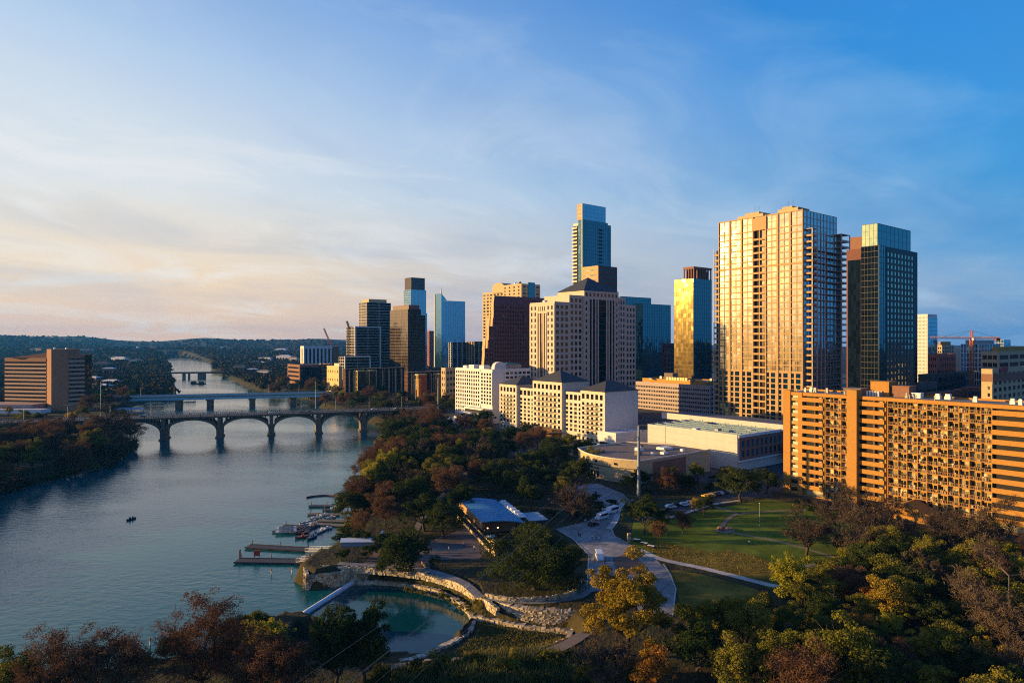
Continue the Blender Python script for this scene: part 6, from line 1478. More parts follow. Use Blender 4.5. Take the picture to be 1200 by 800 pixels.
def luffing_crane(px0, px1, y0, y1, Y, label, zb, m):
    x = (px1-600)/800*Y; zt0 = zt(y1,Y)-G; t = thing('luffing_crane', label, 'crane', (x,Y,G)); q = MB(); lattice(q,(0,0,0),(0,0,zt0),3,16,.3); q.build('mast',m,t)
    tip = ((px0-px1)/800*Y, 0, zt(y0,Y)-G); q = MB(); lattice(q,(0,0,zt0),tip,2.0,10,.28); q.build('jib',m,t); q = MB(); q.box(0,5,-1.5,1.5,zt0-1,zt0+2); q.build('counterweight',metal_dark,t)
luffing_crane(379.5, 390, 384.5, 409, 1230, 'red luffing crane leaning left behind the pale striped hotel', 0, mat('red_crane_paint',(.40,.07,.06),.6))
luffing_crane(406.5, 409, 376, 384, 990, 'small dark crane jib on top of the middle white outlined slab', 0, metal_dark)

# ------------------------------------------------------------------ vehicles
def wheel_mb(r=.34, w=.22):
    q = MB(); q.tube([(0,-w/2,0),(0,w/2,0)], r, 14); return q
tyre_m = mat('tyre_rubber',(.02,.02,.02),.9); rim_m = mat('wheel_rim',(.4,.4,.42),.4,metallic=.6); glass_car = mat('car_glass',(.02,.025,.03),.08,spec=.8)
def paint(name, c): return mat(name, c, .3, .03, .5, spec=.6)
def vehicle(name, cat, prof, glassprof, L, Wd, m):
    t = thing(name, '', cat)
    q = MB(); q.side_prism(prof, 'y', -Wd/2, Wd/2); body = q.build('body', m, t)
    bv = body.modifiers.new('bevel','BEVEL'); bv.width = .07; bv.segments = 2
    for gp in glassprof:
        q = MB(); q.side_prism(gp, 'y', -Wd/2-.012, Wd/2+.012); q.build('window', glass_car, t)
    for sx in (-1, 1):
        for sy in (-1, 1):
            w = wheel_mb().build('wheel', tyre_m, t, (sx*L*.31, sy*(Wd/2-.1), .34)); r = MB(); r.tube([(0,-.12,0),(0,.12,0)], .19, 10); r.build('rim', rim_m, w)
    lm_ = mat('headlight',(.8,.8,.75),.2); tl_ = mat('taillight',(.4,.02,.02),.3)
    for sy in (-1, 1):
        q = MB(); q.box(-.03,.03,-.16,.16,-.09,.09); q.build('headlight', lm_, t, (L/2-.0, sy*(Wd/2-.3), .72)); q = MB(); q.box(-.03,.03,-.1,.1,-.14,.14); q.build('taillight', tl_, t, (-L/2, sy*(Wd/2-.22), .85))
    return t
VAN = vehicle('passenger_van','van',[(-2.8,.3),(2.75,.3),(2.8,.95),(2.1,1.2),(1.55,2.25),(-2.7,2.35),(-2.8,1.0)],[[(1.75,1.28),(2.02,1.26),(1.6,2.1),(1.5,2.1)],[(-2.5,1.35),(1.3,1.35),(1.25,2.05),(-2.5,2.1)]],5.6,2.0,paint('white_car_paint',(.72,.74,.78)))
CAR = vehicle('parked_car','car',[(-2.15,.28),(2.15,.28),(2.2,.7),(1.15,.92),(.55,1.42),(-1.2,1.45),(-1.95,.95),(-2.2,.85)],[[(-1.35,.95),(1.0,.95),(.5,1.36),(-1.1,1.38)]],4.4,1.8,paint('silver_car_paint',(.45,.47,.5)))
def put(proto_, px, py, rz, label, m=None, z=G, first={}, xy=None, group=None, s=1.0):
    x, y = at(px, py, z) if xy is None else xy
    if proto_.name not in first: first[proto_.name] = 1; o = proto_; o.location = (x,y,z); o.rotation_euler = (0,0,rz); o['label'] = label
    else: o = dup(proto_, (x,y,z), rz, label)
    o.scale = (s,)*3
    if group: o['group'] = group
    if m:
        for c in o.children:
            if c.name.startswith('body'): c.material_slots[0].link = 'OBJECT'; c.material_slots[0].material = m
    return o
wht = paint('white_car_paint',()); blk = paint('black_car_paint',(.02,.02,.023)); yel = paint('yellow_car_paint',(.75,.42,.02)); sil = paint('silver_car_paint',()); red = paint('red_car_paint',(.35,.03,.03)); blu = paint('blue_car_paint',(.04,.08,.2))
put(VAN, 702.5, 655, -1.57, 'white passenger van parked alone in the middle of the plaza')
put(VAN, 705, 608, .75-PI, 'white passenger van parked second in line on the plaza road', wht)
put(VAN, 717, 601, .75-PI, 'white passenger van parked at the far end of the plaza road, nearest the power pole', wht, s=1.1)
put(CAR, 695.5, 615.5, .6, 'dark jeep parked by the plaza bushes in front of the vans', blk)
for (px,py,rz,l,m) in ((786,595,.1,'white car parked at the left end of the lot beside the hedge',wht),(793,593,.1,'dark green car parked at the left end of the lot',blk),(828,582.5,2.2,'bright yellow car at the front of the parked row',yel),(833,581,2.2,'yellow car with dark roof beside the bright yellow one',yel),(838,580,2.2,'dark car parked right of the yellow pair',blk),(843,579,2.2,'silver car parked among dark cars in the lot',sil),(848,578,2.2,'black car parked at the right end of the row',blk),(853,577,2.2,'white car parked under the lot oak',wht),(802,592.5,.1,'white car in the middle of the lot, left of a pair',wht),(809,590.5,.1,'silver car in the middle of the lot, right of a pair',sil),(817,588.5,.1,'dark car alone near the yellow cars',blk),(742,590,.75,'white car beyond the plaza oak on the curved building side',wht)):
    put(CAR, px, py, rz, l, m)
for (s,off,l,m,fl) in ((.62,5,'white car on the arched bridge above the middle pier',wht,0),(.70,6,'dark car leading on the arched bridge',blk,0),(.722,6,'dark car following close behind on the arched bridge',blk,0),(.90,6,'white car near the city end of the arched bridge',wht,0),(.965,6,'silver car at the city end of the arched bridge',sil,1),(.30,12,'blue car on the far lane of the arched bridge',blu,1)):
    w, rot = on_bridge(s, off); put(CAR, 0, 0, rot+(PI if fl else 0), l, m, z=16.04, xy=(w[0],w[1]))

# ------------------------------------------------------------------ people
def person_mesh(pose, seed):
    J = {'pel':(0,0,.95),'ch':(0,.02,1.3),'nk':(0,0,1.48),'hd':(0,-.02,1.58),'ht':(0,-.02,1.72)}
    st = .16 if pose == 'walk' else .03
    ed = [('pel','ch'),('ch','nk'),('nk','hd'),('hd','ht')]; rad = {'pel':.15,'ch':.17,'nk':.06,'hd':.10,'ht':.085}
    for s, n in ((-1,'l'),(1,'r')):
        f = s*st
        J.update({'hip'+n:(s*.09,0,.90),'kn'+n:(s*.10,-abs(f)*.4-f*.5,.5),'an'+n:(s*.10,-f,.08),'toe'+n:(s*.12,-f-.16,.04),
                  'sh'+n:(s*.19,.0,1.42),'el'+n:(s*.25,f*.7,1.15),'wr'+n:(s*.24,f*1.1-.06,.92),'hn'+n:(s*.24,f*1.2-.08,.82)})
        ed += [('pel','hip'+n),('hip'+n,'kn'+n),('kn'+n,'an'+n),('an'+n,'toe'+n),('ch','sh'+n),('sh'+n,'el'+n),('el'+n,'wr'+n),('wr'+n,'hn'+n)]
        rad.update({'hip'+n:.10,'kn'+n:.065,'an'+n:.045,'toe'+n:.04,'sh'+n:.065,'el'+n:.045,'wr'+n:.032,'hn'+n:.04})
    keys = list(J); me = bpy.data.meshes.new('person'); me.from_pydata([J[k] for k in keys], [(keys.index(a), keys.index(b)) for a, b in ed], [])
    o = bpy.data.objects.new('tmp', me); COL.objects.link(o); md = o.modifiers.new('s','SKIN'); o.modifiers.new('u','SUBSURF').levels = 1
    for i, k in enumerate(keys): me.skin_vertices[0].data[i].radius = (rad[k],)*2
    me.skin_vertices[0].data[0].use_root = True
    bpy.context.view_layer.update(); dg = bpy.context.evaluated_depsgraph_get(); out = bpy.data.meshes.new_from_object(o.evaluated_get(dg)); bpy.data.objects.remove(o)
    return out
PM = [person_mesh('walk',1), person_mesh('stand',2)]
skin = mat('skin',(.42,.25,.17),.7); hair = mat('dark_hair',(.03,.02,.015),.8)
cloth = {n: mat('cloth_'+n, c, .9, .1, 3) for n, c in {'white':(.7,.7,.7),'red':(.45,.04,.04),'black':(.02,.02,.025),'blue':(.06,.12,.3),'grey':(.25,.25,.26),'denim':(.05,.08,.15),'tan':(.35,.27,.18),'teal':(.05,.3,.32)}.items()}
PV = {}
def person(px, py, top, bot, rz, where, z=G, pose=0, group=None, xy=None):
    k = (top,bot,pose)
    if k not in PV:
        me = PM[pose].copy(); me.name = 'person'; me.materials.clear()
        for m in (cloth[top], cloth[bot], skin, hair): me.materials.append(m)
        for p_ in me.polygons:
            c = p_.center; p_.material_index = (3 if c.z > 1.66 or (c.z > 1.56 and c.y > .02) else 2) if c.z > 1.46 else (2 if abs(c.x) > .2 and c.z < .93 else (0 if c.z > .95 or abs(c.x) > .19 and c.z > .9 else (1 if c.z > .09 else 3))); p_.use_smooth = True
        PV[k] = me
    x, y = at(px, py, z) if xy is None else xy
    o = bpy.data.objects.new('person', PV[k]); COL.objects.link(o); o.location = (x,y,z); o.rotation_euler = (0,0,rz)
    act = 'walking' if pose == 0 else 'standing'
    tag(o, '%s in %s and %s %s'%(act, top, bot, where), 'person', group); return o
for a in ((694,632,'white','denim',.5,'left in the group before the plaza van',G,0),(699,633,'blue','black',2,'mid group before the plaza van',G,1),(702.5,634,'white','black',1,'nearest the plaza van in its group',G,0),(704,631,'grey','denim',-1,'right in the group before the plaza van',G,0),
          (678,628,'red','black',.4,'beside the plaza bushes by the boathouse',G,1),(680,630,'black','denim',2.4,'beside the red shirted one by the plaza bushes',G,1),(670,629,'teal','tan',1,'on the plaza edge near the small blue roof',G,0),(686,613,'white','tan',.2,'beside the dark jeep',G,1),
          (764,660,'black','denim',1.3,'alone on the pale path by the brick bed',G,0),(697,660,'black','black',2,'left of the plaza van front',G,1),(709,660,'grey','black',0,'right of the plaza van front',G,1),(690,656,'tan','denim',.3,'at the plaza edge by the big oak',G,1),
          (661,698,'blue','denim',1.4,'on the curved promenade under the oak',G,0),(666,696,'teal','black',1.4,'a step behind on the curved promenade under the oak',G,0),(641,704,'white','denim',1.4,'farther along the curved promenade under the oak',G,0),
          (660,756,'red','black',-1.2,'on the walk beside the marsh garden',3.4,0),(556,645,'white','black',0,'on the boathouse terrace near the pylon',G,1),(559,632,'black','denim',.8,'at the boathouse terrace wall',G,1),(563,640,'tan','black',2.1,'in the middle of the boathouse terrace',G,1),(561,622,'grey','denim',1.1,'under the boathouse roof edge',G,1),
          (543,640,'tan','denim',1,'on the brown terrace left of the boathouse',G,0),(526,646,'white','denim',1,'by the teal railing left of the boathouse',G,1),(874,600,'black','tan',.5,'at the fork of the dirt paths on the lawn',G,0),(770,681,'white','denim',2,'behind the yellow cottonwood on the plaza',G,0),(978,676,'white','red',0,'at the wood edge below the lawn',G,1),(981,677,'red','denim',1,'beside the white shirted one at the wood edge',G,1)):
    person(a[0],a[1],a[2],a[3],a[4],a[5],a[6],a[7])
# benches with white tops beside the pale path, stone marker, lamp ball, flagpole
bt = None
for i,(px,py,l) in enumerate(((746,634,'white topped dark park table, left one of the row by the path'),(755,638,'white topped dark park table, middle one of the row by the path'),(763,641.5,'white topped dark park table, right one of the row by the path'))):
    x,y = at(px,py)
    if bt is None:
        bt = thing('park_table',l,'table',(x,y,G),-.55); q=MB(); q.box(-1.1,1.1,-.45,.45,.72,.82); q.build('table_top',metal_white,bt)
        q=MB()
        for sx in (-.8,.8): q.box(sx-.08,sx+.08,-.35,.35,.0,.72)
        q.build('leg',metal_dark,bt)
        for sy in (-.8,.8): q=MB(); q.box(-1.1,1.1,sy-.15,sy+.15,.4,.47); q.box(-.85,-.75,sy-.1,sy+.1,0,.4); q.box(.75,.85,sy-.1,sy+.1,0,.4); q.build('seat',metal_dark,bt)
    else: dup(bt,(x,y,G),-.55,l)
x,y = at(737,635); q=MB(); g=random.Random(4); z0=0
for k in range(6): h=g.uniform(.4,.6); w=g.uniform(.35,.6); ox=g.uniform(-.12,.12); q.box(ox-w,ox+w,-w*.7,w*.7,z0,z0+h); z0+=h
o=q.build('stone_marker',rock_m,loc=(x,y,G),rotz=.3); tag(o,'upright stack of pale stones at the plaza corner by the bush','stone marker')
x,y = at(747,648); q=MB(); q.tube([(0,0,0),(.9,0,.1)],.01,4); q=MB(); q.prism([(-1.0,-.5),(.9,-.6),(1.1,.3),(.2,.8),(-.9,.5)],0,.75); tag(q.build('boulder',rock_m,loc=(x,y,G+.05)),'pale flat boulder at the head of the brick bed','boulder')
x,y = at(890,622); t = thing('flagpole','thin bare white pole standing on the green lawn','pole',(x,y,G)); q=MB(); q.tube([(0,0,0),(0,0,9.5)],[.16,.09],8); q.build('shaft',metal_grey,t); q=MB(); q.tube([(0,0,9.5),(0,0,9.75)],.14,8); q.build('finial',metal_white,t)
x,y = at(878,637); t = thing('garden_lamp','small white globe lamp alone on the lawn','lamp',(x,y,G)); q=MB(); q.tube([(0,0,0),(0,0,.6)],.06,6); q.build('post',metal_dark,t); q=MB(); q.tube([(0,0,.55),(0,0,.7),(0,0,.9),(0,0,1.0)],[.1,.25,.25,.1],10); q.build('globe',metal_white,t)
# teal railing on the terrace and the circle of stones
a=at(500,648); c=at(556,647); q=MB(); n=20
for k in range(n+1): x=a[0]+(c[0]-a[0])*k/n; y=a[1]+(c[1]-a[1])*k/n; q.bar(Vector((x,y,G)),Vector((x,y,G+1.1)),.06)
q.bar(Vector((*a,G+1.1)),Vector((*c,G+1.1)),.09); q.bar(Vector((*a,G+.6)),Vector((*c,G+.6)),.06); tag(q.build('terrace_railing',mat('teal_paint',(.10,.32,.33),.6)),'teal railing across the brown terrace left of the boathouse','railing')
q=MB(); g=random.Random(8)
for k in range(9):
    px,py=842+g.uniform(0,16),618.5+g.uniform(0,4); x,y=at(px,py)
    tq=MB(); s=g.uniform(.4,.7); tq.prism([(-s,-s*.6),(s*.8,-s*.7),(s,s*.4),(0,s*.8),(-s*.9,s*.5)],0,s*1.1); tag(tq.build('boulder',brown_brick,loc=(x,y,G+.1),rotz=g.uniform(0,6)),'dark boulder in the ring of stones on the lawn','boulder','boulders ringing the lawn circle')

# ------------------------------------------------------------------ trees: the ones that stand out, one by one
def T(key, px, base_py, s, label, group=None, sz=None, z=None, cat='tree', rz=None):
    x, y = at(px, base_py, z if z is not None else G); return tree(key, x, y, z, s, label, group, rz, cat, sz)
T('bigoak', 627, 690, 1.0, 'huge dark live oak on the promenade between the boathouse and the plaza', rz=.4)
T('cotton', 735, 768, 1.0, 'big yellow cottonwood in front of the plaza', rz=1.0)
T('oak0', 476, 664, 1.12, 'spreading live oak in its own bed beside the pond terrace', rz=2.0)
T('cedar1', 428, 806, 1.05, 'tall dark evergreen on the pond shore right of the white boom', sz=1.1)
T('cedar0', 391, 812, .95, 'dark evergreen beside the near end of the white boom', sz=1.05)
T('thin0', 240, 818, 1.05, 'tall half bare russet cypress at the water edge, bottom left', sz=1.15)
T('thin1', 272, 812, .8, 'smaller half bare cypress behind the tall one at the bottom left')
T('rust0', 124, 842, 1.05, 'dense russet cypress with a domed crown at the bottom left', sz=1.0)
T('thin1', 68, 846, .95, 'ragged pointed russet cypress left of the domed one')
T('elm0', 22, 850, .95, 'olive green tree in the bottom left corner')
T('rust1', 330, 842, .95, 'wide low rusty brown tree at the bottom beside the dark evergreens')
T('rust2', 300, 836, .8, 'rusty brown tree low at the bottom right of the tall cypress')
T('lime0', 322, 775, .85, 'small lime green willow at the shore end of the white boom')
T('lime1', 301, 776, .75, 'small lime willow right beside the tall bare cypress')
T('oak1', 755, 626, .86, 'round dark live oak between the plaza road and the lawn', sz=1.0)
T('oak2', 868, 588, 1.12, 'broad dark live oak at the right end of the parking lot', sz=1.05)
T('oak0', 898, 577, .8, 'dark live oak behind the parking lot oak, near the orange block')
T('cedar0', 826, 606, .62, 'small round dark tree beside the lawn path')
T('rust1', 800, 625, .5, 'small russet tree on the lawn side of the plaza oak')
T('rust2', 771, 634, .45, 'small reddish conical tree behind the park tables')
T('elm1', 776, 622, .4, 'small light green tree behind the park tables')
T('gold0', 815, 600, .55, 'small yellowing tree on the lawn by the parking curb')
T('bare0', 1012, 640, 1.2, 'dark bare tree in front of the orange block entrance', sz=1.3)
T('bigbare', 1135, 662, .95, 'large spreading bare tree against the orange block balconies', rz=.5)
T('bare1', 945, 650, 1.0, 'bare tree at the lower edge of the green lawn')
T('bare2', 985, 628, .9, 'bare twiggy tree at the foot of the orange pier')
T('bare0', 1050, 648, .95, 'bare tree beside the brick entrance wing')
T('bigbare', 1178, 772, .95, 'tall pale limbed bare tree at the bottom right', rz=2.5)
T('gold1', 1043, 738, 1.15, 'bright yellow green tree glowing in the dark wood at right', sz=1.2)
T('lime1', 925, 712, 1.15, 'pale lime green tree at the wood edge below the lawn', sz=1.2)
T('orange0', 1006, 772, 1.15, 'orange brown tree in the middle of the right hand wood')
T('orange1', 768, 822, 1.1, 'orange tree at the bottom beside the cottonwood')
T('gold0', 1085, 690, .9, 'golden leaved tree under the large bare tree')
T('gold1', 1085, 785, .8, 'golden leaved tree beside the pale limbed bare tree')
T('elm2', 985, 825, 1.2, 'big olive tree at the bottom edge below the orange brown one')
T('bare1', 710, 816, .8, 'bare tan tree at the foot of the cottonwood')
T('elm0', 862, 830, .9, 'yellow green tree at the bottom edge of the wood')
T('rust0', 462, 545, .95, 'large domed russet tree at the bridge end of the right bank')
T('rust2', 520, 548, .9, 'wide domed russet tree inland of the bridge end')
T('oak2', 668, 562, .8, 'bright edged green tree in front of the hotel canopy')
T('bare2', 672, 610, .95, 'reddish bare tree beside the small blue boathouse roof')
T('rust0', 783, 580, .8, 'russet tree against the brick panel of the curved building')
T('lime0', 437, 575, 1.35, 'tall yellow green willow leaning over the docks')
T('oak1', 640, 575, .8, 'dark live oak between the boathouse wood and the hotel drive')
T('elm0', 662, 584, .7, 'olive tree at the corner of the hotel drive')
T('cedar0', 622, 600, .85, 'dark evergreen behind the small blue boathouse roof')
T('oak2', 520, 630, .85, 'dark live oak at the back edge of the brown terrace')
T('oak1', 497, 622, .95, 'dark live oak inland of the white roofed boat shed')
T('cedar1', 541, 606, .9, 'dark evergreen right at the upper corner of the boathouse roof')
T('rust1', 452, 618, .75, 'rusty cypress on the bank just above the white roofed boat shed')
T('thin0', 425, 628, .55, 'half bare cypress by the shore end of the plank docks')
T('dbush1', 400, 656, .8, 'dark shrub at the head of the near gangway', cat='shrub')
T('bush1', 393, 668, .55, 'olive shrub on the tip of the pond terrace', cat='shrub')
T('dbush1', 436, 652, .9, 'dark shrub at the raised end of the white boat shed', cat='shrub')
T('dbush0', 447, 640, 1.1, 'large dark shrub behind the raised end of the boat shed', cat='shrub')
T('dbush1', 426, 636, 1.1, 'large dark shrub behind the middle of the boat shed', cat='shrub')
T('bush1', 455, 655, .8, 'olive shrub left of the dock oak', cat='shrub')
T('lime1', 452, 560, 1.25, 'yellow green willow behind the tall one over the docks')

KEYS = ('rbush','oak','cedar','elm','rust','thin','bare','lime','gold','orange','bush','dbush','gbush')
def labs(where): 
    d = {'oak':'dark green live oak','cedar':'narrow dark evergreen','elm':'olive green tree','rust':'rusty brown cypress','thin':'half bare russet cypress','bare':'bare grey brown tree','lime':'yellow green willow','gold':'small golden tree','orange':'small orange autumn tree','bush':'olive green shrub','dbush':'dark green shrub','gbush':'yellowish shrub','rbush':'russet shrub'}
    return {k: v+' '+where for k, v in d.items()}
bank_left = [(-228,318),(-222,388),(-240,440),(-262,455),(-345,440),(-360,300),(-330,230),(-250,255),(-240,310)]
wood([(-228,300),(-227,350),(-222,386),(-256,470),(-300,480),(-345,440),(-330,270),(-250,258)], 7.0, [('rust',8),('thin',2),('bare',2),('elm',.7),('gold',.7)], labs('on the left bank below the arched bridge'), 'trees on the left bank', seed=11, smin=.85, smax=1.25, maxn=62)
wood([(-330,480),(-262,500),(-318,560),(-400,700),(-415,760),(-460,760),(-560,640),(-470,500)], 12, [('oak',3),('rust',3),('bare',2),('elm',2),('gold',1)], labs('between the brown bank hotel and the bridges'), 'trees behind the arched bridge', seed=12, avoid=[(-430,640,34),(-410,640,30),(-470,625,34)], maxn=34)
wood([(-58,240),(-62,256),(-66,300),(-74,361),(-82,431),(-92,500),(-98,545),(-60,545),(-40,430),(-18,360),(-14,300),(-22,262),(-40,243)], 8.6, [('rust',4),('oak',5.5),('elm',3),('thin',1.6),('bare',1.6),('cedar',2),('lime',.8)], labs('in the right bank wood between the docks and the bridge'), 'trees on the right bank', seed=13, avoid=[(-14,250,10)], maxn=74)
wood([(-18,300),(-14,370),(-40,440),(-62,520),(-25,520),(10,440),(40,398),(48,350),(35,300),(14,272),(-2,272)], 10.5, [('oak',7),('elm',2),('cedar',2),('rust',1.6),('gold',.5)], labs('in the park below the cream hotel'), 'trees below the hotel', seed=14, avoid=[(20,425,12),(62,340,16)], maxn=34)
wood([(42,296),(60,306),(92,322),(104,318),(100,300),(70,288)], 7, [('oak',4),('cedar',1),('dbush',2),('elm',1)], labs('in front of the curved tan building'), 'trees before the curved building', seed=15, smin=.45, smax=.75, maxn=14)
wood([(-100,552),(-154,645),(-205,722),(-180,780),(-95,760),(-50,640),(-60,575)], 12, [('rust',3),('oak',3),('elm',3),('lime',1.5),('gold',1.2),('bare',1.5)], labs('on the city bank beyond the arched bridge'), 'trees beyond the arched bridge', seed=16, maxn=44)
wood([(-215,745),(-300,860),(-380,980),(-330,1000),(-230,900),(-150,830)], 17, [('rust',3),('oak',2),('elm',2),('gold',2),('bare',2)], labs('on the city bank beyond the girder bridge'), 'trees beyond the girder bridge', seed=17, maxn=26)
wood([(36,148),(56,154),(70,166),(86,182),(104,206),(128,206),(152,196),(138,150),(112,120),(88,106),(50,112),(30,128)], 6.4, [('elm',7),('bare',1.6),('oak',3.5),('gold',1.4),('rust',.8),('orange',.5),('lime',1.0),('cedar',1)], labs('in the dark wood below the lawn'), 'trees in the near wood', seed=18, smin=.62, smax=1.0, maxn=84)
wood([(34,156),(60,166),(76,180),(104,212),(150,206),(100,130),(40,125)], 4.2, [('bush',4),('dbush',4),('gbush',1)], labs('filling the dark wood below the lawn'), 'shrubs in the near wood', seed=19, smin=.7, smax=1.3, maxn=60)
wood([(-30,132),(-10,139),(14,138),(26,132),(22,122),(-24,120)], 3.6, [('bush',3),('dbush',4),('gbush',.6)], labs('along the bottom edge in front of the marsh walk'), 'shrubs in front of the marsh walk', seed=20, smin=.5, smax=1.0, maxn=30)
wood([at(470,680,3),at(520,686,3),at(548,698,3),at(575,716,3),at(568,722,2),at(545,708,2),at(515,694,2)], 1.9, [('bush',3),('gbush',1)], labs('on the slope above the pond edge'), 'shrubs above the pond', seed=21, smin=.22, smax=.4, maxn=22)
wood([(44,262),(58,262),(70,252),(62,240),(46,246)], 4.0, [('bush',3),('dbush',2),('gbush',1.5)], labs('behind the park tables'), 'shrubs behind the park tables', seed=22, smin=.3, smax=.6, maxn=16)
wood([(14,252),(26,272),(36,282),(40,270),(26,250)], 4.5, [('dbush',3),('bush',1)], labs('by the plaza road and the boathouse'), 'shrubs beside the plaza road', seed=23, smin=.5, smax=.8, maxn=12)
wood([(106,262),(118,276),(134,252),(146,228),(140,222),(120,250)], 6, [('dbush',3),('bare',2),('bush',2)], labs('at the foot of the orange block'), 'planting before the orange block', seed=24, smin=.5, smax=.9, maxn=14)
wood([(130,385),(165,425),(200,440),(190,395),(150,360)], 11, [('oak',3),('cedar',1)], labs('behind the white walled hall'), 'trees behind the hall', seed=25, maxn=8)

def shore_shrubs(poly_line, step, off, labels, group, seed, kinds=('bush0','bush1','dbush0','dbush1','dbush0','gbush0')):
    g = random.Random(seed); pts = smooth_line(poly_line, 40); last = None
    for p in pts:
        if last is not None and math.hypot(p[0]-last[0], p[1]-last[1]) < step*g.uniform(.7,1.2): continue
        last = p; x, y = p[0]+g.uniform(-off,off), p[1]+g.uniform(-off,off); z = max(.1, float(ground_z([(x,y)])[0]))
        k = g.choice(kinds); tree(k, x, y, z-.3, g.uniform(.7,1.35), labels[k[:-1]], group, None, 'shrub')
wood([(-231,300),(-230,350),(-225,386),(-258,465),(-300,478),(-340,440),(-330,270),(-250,258)], 5.0, [('rbush',8),('dbush',.6),('bush',.6),('gbush',.5)], labs('under the trees of the left bank'), 'undergrowth on the left bank', seed=41, smin=1.0, smax=1.8, maxn=90)
shore_shrubs([(-300,180),(-244,250),(-235,311),(-231,346),(-227,386),(-258,467)], 4.6, 1.5, labs('overhanging the water of the left bank'), 'shrubs along the left bank', 31, ('rbush0','rbush1','rbush0','dbush0','bush0'))
shore_shrubs([(-57,236),(-59,254),(-62,280),(-68,311),(-74,361),(-81,431),(-89,500),(-97,538)], 4.8, 1.5, labs('overhanging the water of the right bank'), 'shrubs along the right bank', 32)
shore_shrubs([(-120,122),(-98,128),(-84,133),(-66,146),(-57,164)], 3.6, 1.4, labs('at the near shore among the front trees'), 'shrubs along the near shore', 33)

# ------------------------------------------------------------------ far woods and far houses
def far_woods():
    g = np.random.default_rng(5); N = 16000
    Y = np.exp(g.uniform(np.log(560), np.log(5200), N)); X = g.uniform(-.82, .30, N)*Y
    P_ = np.column_stack([X, Y]); d = poly_sd(P_, RIVER)
    k = (d > 6) & ~((X > -330*1) & (Y < 1150) & (X > -.345*Y)) & ~((Y < 690) & (X < -430) & (X > -560)) & ((X < -150) | (Y > 1700)) & ~((Y < 800) & (X > -560) & (d < 90))
    P_ = P_[k]; zz = ground_z(P_); n = len(P_); q = 20
    s = g.uniform(4.2, 8.0, n)*np.clip(P_[:,1]/1500, 1, 1.8)
    c = np.repeat(np.column_stack([P_, zz+s*.75]), q, 0); sr = np.repeat(s, q)
    dd = g.normal(0,1,(n*q,3)); dd /= np.linalg.norm(dd,axis=1)[:,None]; dd[:,2] = np.abs(dd[:,2])*1.1-.25
    p = c+dd*sr[:,None]*g.uniform(.55,1.0,(n*q,1))*np.array([1,1,.85]); nrm = dd+g.normal(0,.45,(n*q,3)); nrm /= np.linalg.norm(nrm,axis=1)[:,None]
    u = np.cross(nrm, g.normal(0,1,(n*q,3))); u /= np.linalg.norm(u,axis=1)[:,None]; v = np.cross(nrm,u); w = (sr*.40)[:,None]
    V = np.stack([p-u*w, p+v*w*.8, p+u*w, p-v*w*.8], 1).reshape(-1,3)
    fm = bpy.data.materials.new('far_foliage'); fm.use_nodes = True; nt = fm.node_tree; b = nt.nodes['Principled BSDF']; b.inputs['Roughness'].default_value = 1; b.inputs['Specular IOR Level'].default_value = 0
    tc = nt.nodes.new('ShaderNodeTexCoord'); nz = nt.nodes.new('ShaderNodeTexNoise'); nz.inputs['Scale'].default_value = .045; nz.inputs['Detail'].default_value = 2; nt.links.new(tc.outputs['Object'], nz.inputs['Vector'])
    cr = nt.nodes.new('ShaderNodeValToRGB'); el = cr.color_ramp.elements
    for i in range(3): el.new(.5)
    for e, (pp, cc) in zip(el, [(.30,(.022,.030,.014)),(.42,(.045,.040,.020)),(.50,(.080,.046,.032)),(.58,(.036,.040,.018)),(.72,(.11,.08,.03))]): e.position = pp; e.color = (*cc,1)
    nt.links.new(nz.outputs[0], cr.inputs[0]); nt.links.new(cr.outputs[0], b.inputs['Base Color'])
    stuff(link('far_woods', mesh_arrays('far_woods', V, np.arange(len(V)).reshape(-1,4), fm)))
    # out-of-view trees added on the south bank rise to shade the park
    m = 700; X = g.uniform(-390,-262,m); Y = g.uniform(-40,300,m); P2 = np.column_stack([X,Y]); d2 = poly_sd(P2, RIVER); P2 = P2[d2 > 4]; z2 = ground_z(P2); n = len(P2); q = 60
    s = g.uniform(4,7,n); c = np.repeat(np.column_stack([P2, z2+s*.8]), q, 0); sr = np.repeat(s,q); dd = g.normal(0,1,(n*q,3)); dd /= np.linalg.norm(dd,axis=1)[:,None]
    p = c+dd*sr[:,None]*g.uniform(.5,1,(n*q,1)); u = g.normal(0,1,(n*q,3)); u /= np.linalg.norm(u,axis=1)[:,None]; v = np.cross(u,dd); w=(sr*.24)[:,None]
    V = np.stack([p-u*w,p+v*w,p+u*w,p-v*w],1).reshape(-1,3)
    stuff(link('added_shade_woods', mesh_arrays('added_shade_woods', V, np.arange(len(V)).reshape(-1,4), fm)))
far_woods()
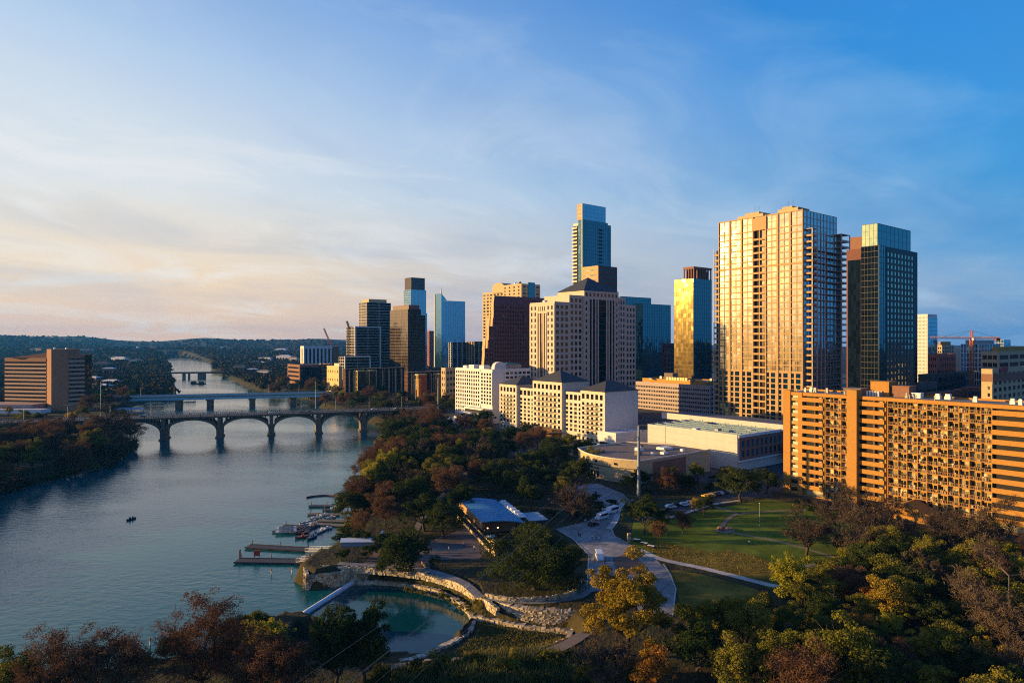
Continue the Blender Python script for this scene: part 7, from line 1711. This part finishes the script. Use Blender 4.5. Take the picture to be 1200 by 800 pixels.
def far_houses():
    g = random.Random(21); t0 = None; n = 0; base = None; mats_ = [metal_white, stone_cream, brown_brick, roof_grey, stone_white]
    spots = [(135,421),(141,421.5),(160,423),(120,428),(128,433),(300,425),(312,421),(334,420),(345,422),(282,430),(296,433),(310,436),(104,440),(90,430),(100,415),(45,414),(330,412),(110,445),(118,452),(132,447),(250,441),(277,439),(262,412),(180,412)]
    for i,(px,py) in enumerate(spots):
        Y = 800*60/(py-398.0); Y = min(Y, 5200); x = (px-600)/800*Y
        if poly_sd(np.array([[x,Y]]), RIVER)[0] < 4: continue
        z = float(ground_z([(x,Y)])[0]); s = max(1.0, Y/1300); L, W_, H = g.uniform(14,34)*s, g.uniform(10,14)*s, g.uniform(9,13)*min(s,1.6)
        t = thing('far_building', 'tiny distant building among the far woods on the %s side of the lake bend'%('left' if px < 220 else 'right'), 'building', (x,Y,z-1), g.uniform(-.4,.4), 'far buildings in the woods on the %s side'%('left' if px < 220 else 'right'))
        q = MB(); q.box(-L/2,L/2,-W_/2,W_/2,0,H); q.build('wall', g.choice(mats_), t); q = MB(); q.hip(-L/2,L/2,-W_/2,W_/2,H,2.2*s,ridge=L*.5,eave=.6); q.build('roof', g.choice([stone_white,roof_grey,roof_tan,slate,brown_brick]), t)
        q = MB()
        for k in range(5): q.box(-L/2+L*(k+.25)/5,-L/2+L*(k+.75)/5,-W_/2-.1,-W_/2,H*.35,H*.75)
        q.build('window', win_dark, t)
    x, Y = at(161.5,418)[0], 2900; x = (161.5-600)/800*Y; t = thing('water_tower','thin white water tower far away above the left woods','tower',(x,Y,G)); q=MB(); q.tube([(0,0,0),(0,0,30),(0,0,34),(0,0,40),(0,0,43)],[4,3.5,7,7,2],12); q.build('tank',metal_white,t); q=MB(); q.tube([(0,0,43),(0,0,47)],.6,6); q.build('finial',metal_grey,t)
far_houses()

# ------------------------------------------------------------------ the air
def haze():
    m = bpy.data.materials.new('haze'); m.use_nodes = True; nt = m.node_tree; nt.nodes.remove(nt.nodes['Principled BSDF'])
    v = nt.nodes.new('ShaderNodeVolumePrincipled'); v.inputs['Color'].default_value = (.05,.33,1.0,1); v.inputs['Density'].default_value = HAZE_DENSITY; v.inputs['Anisotropy'].default_value = 0.2
    nt.links.new(v.outputs[0], nt.nodes['Material Output'].inputs['Volume'])
    q = MB(); q.box(-8500, 8500, -3200, 8500, -6, 240); o = q.build('haze', m); stuff(o)
haze()
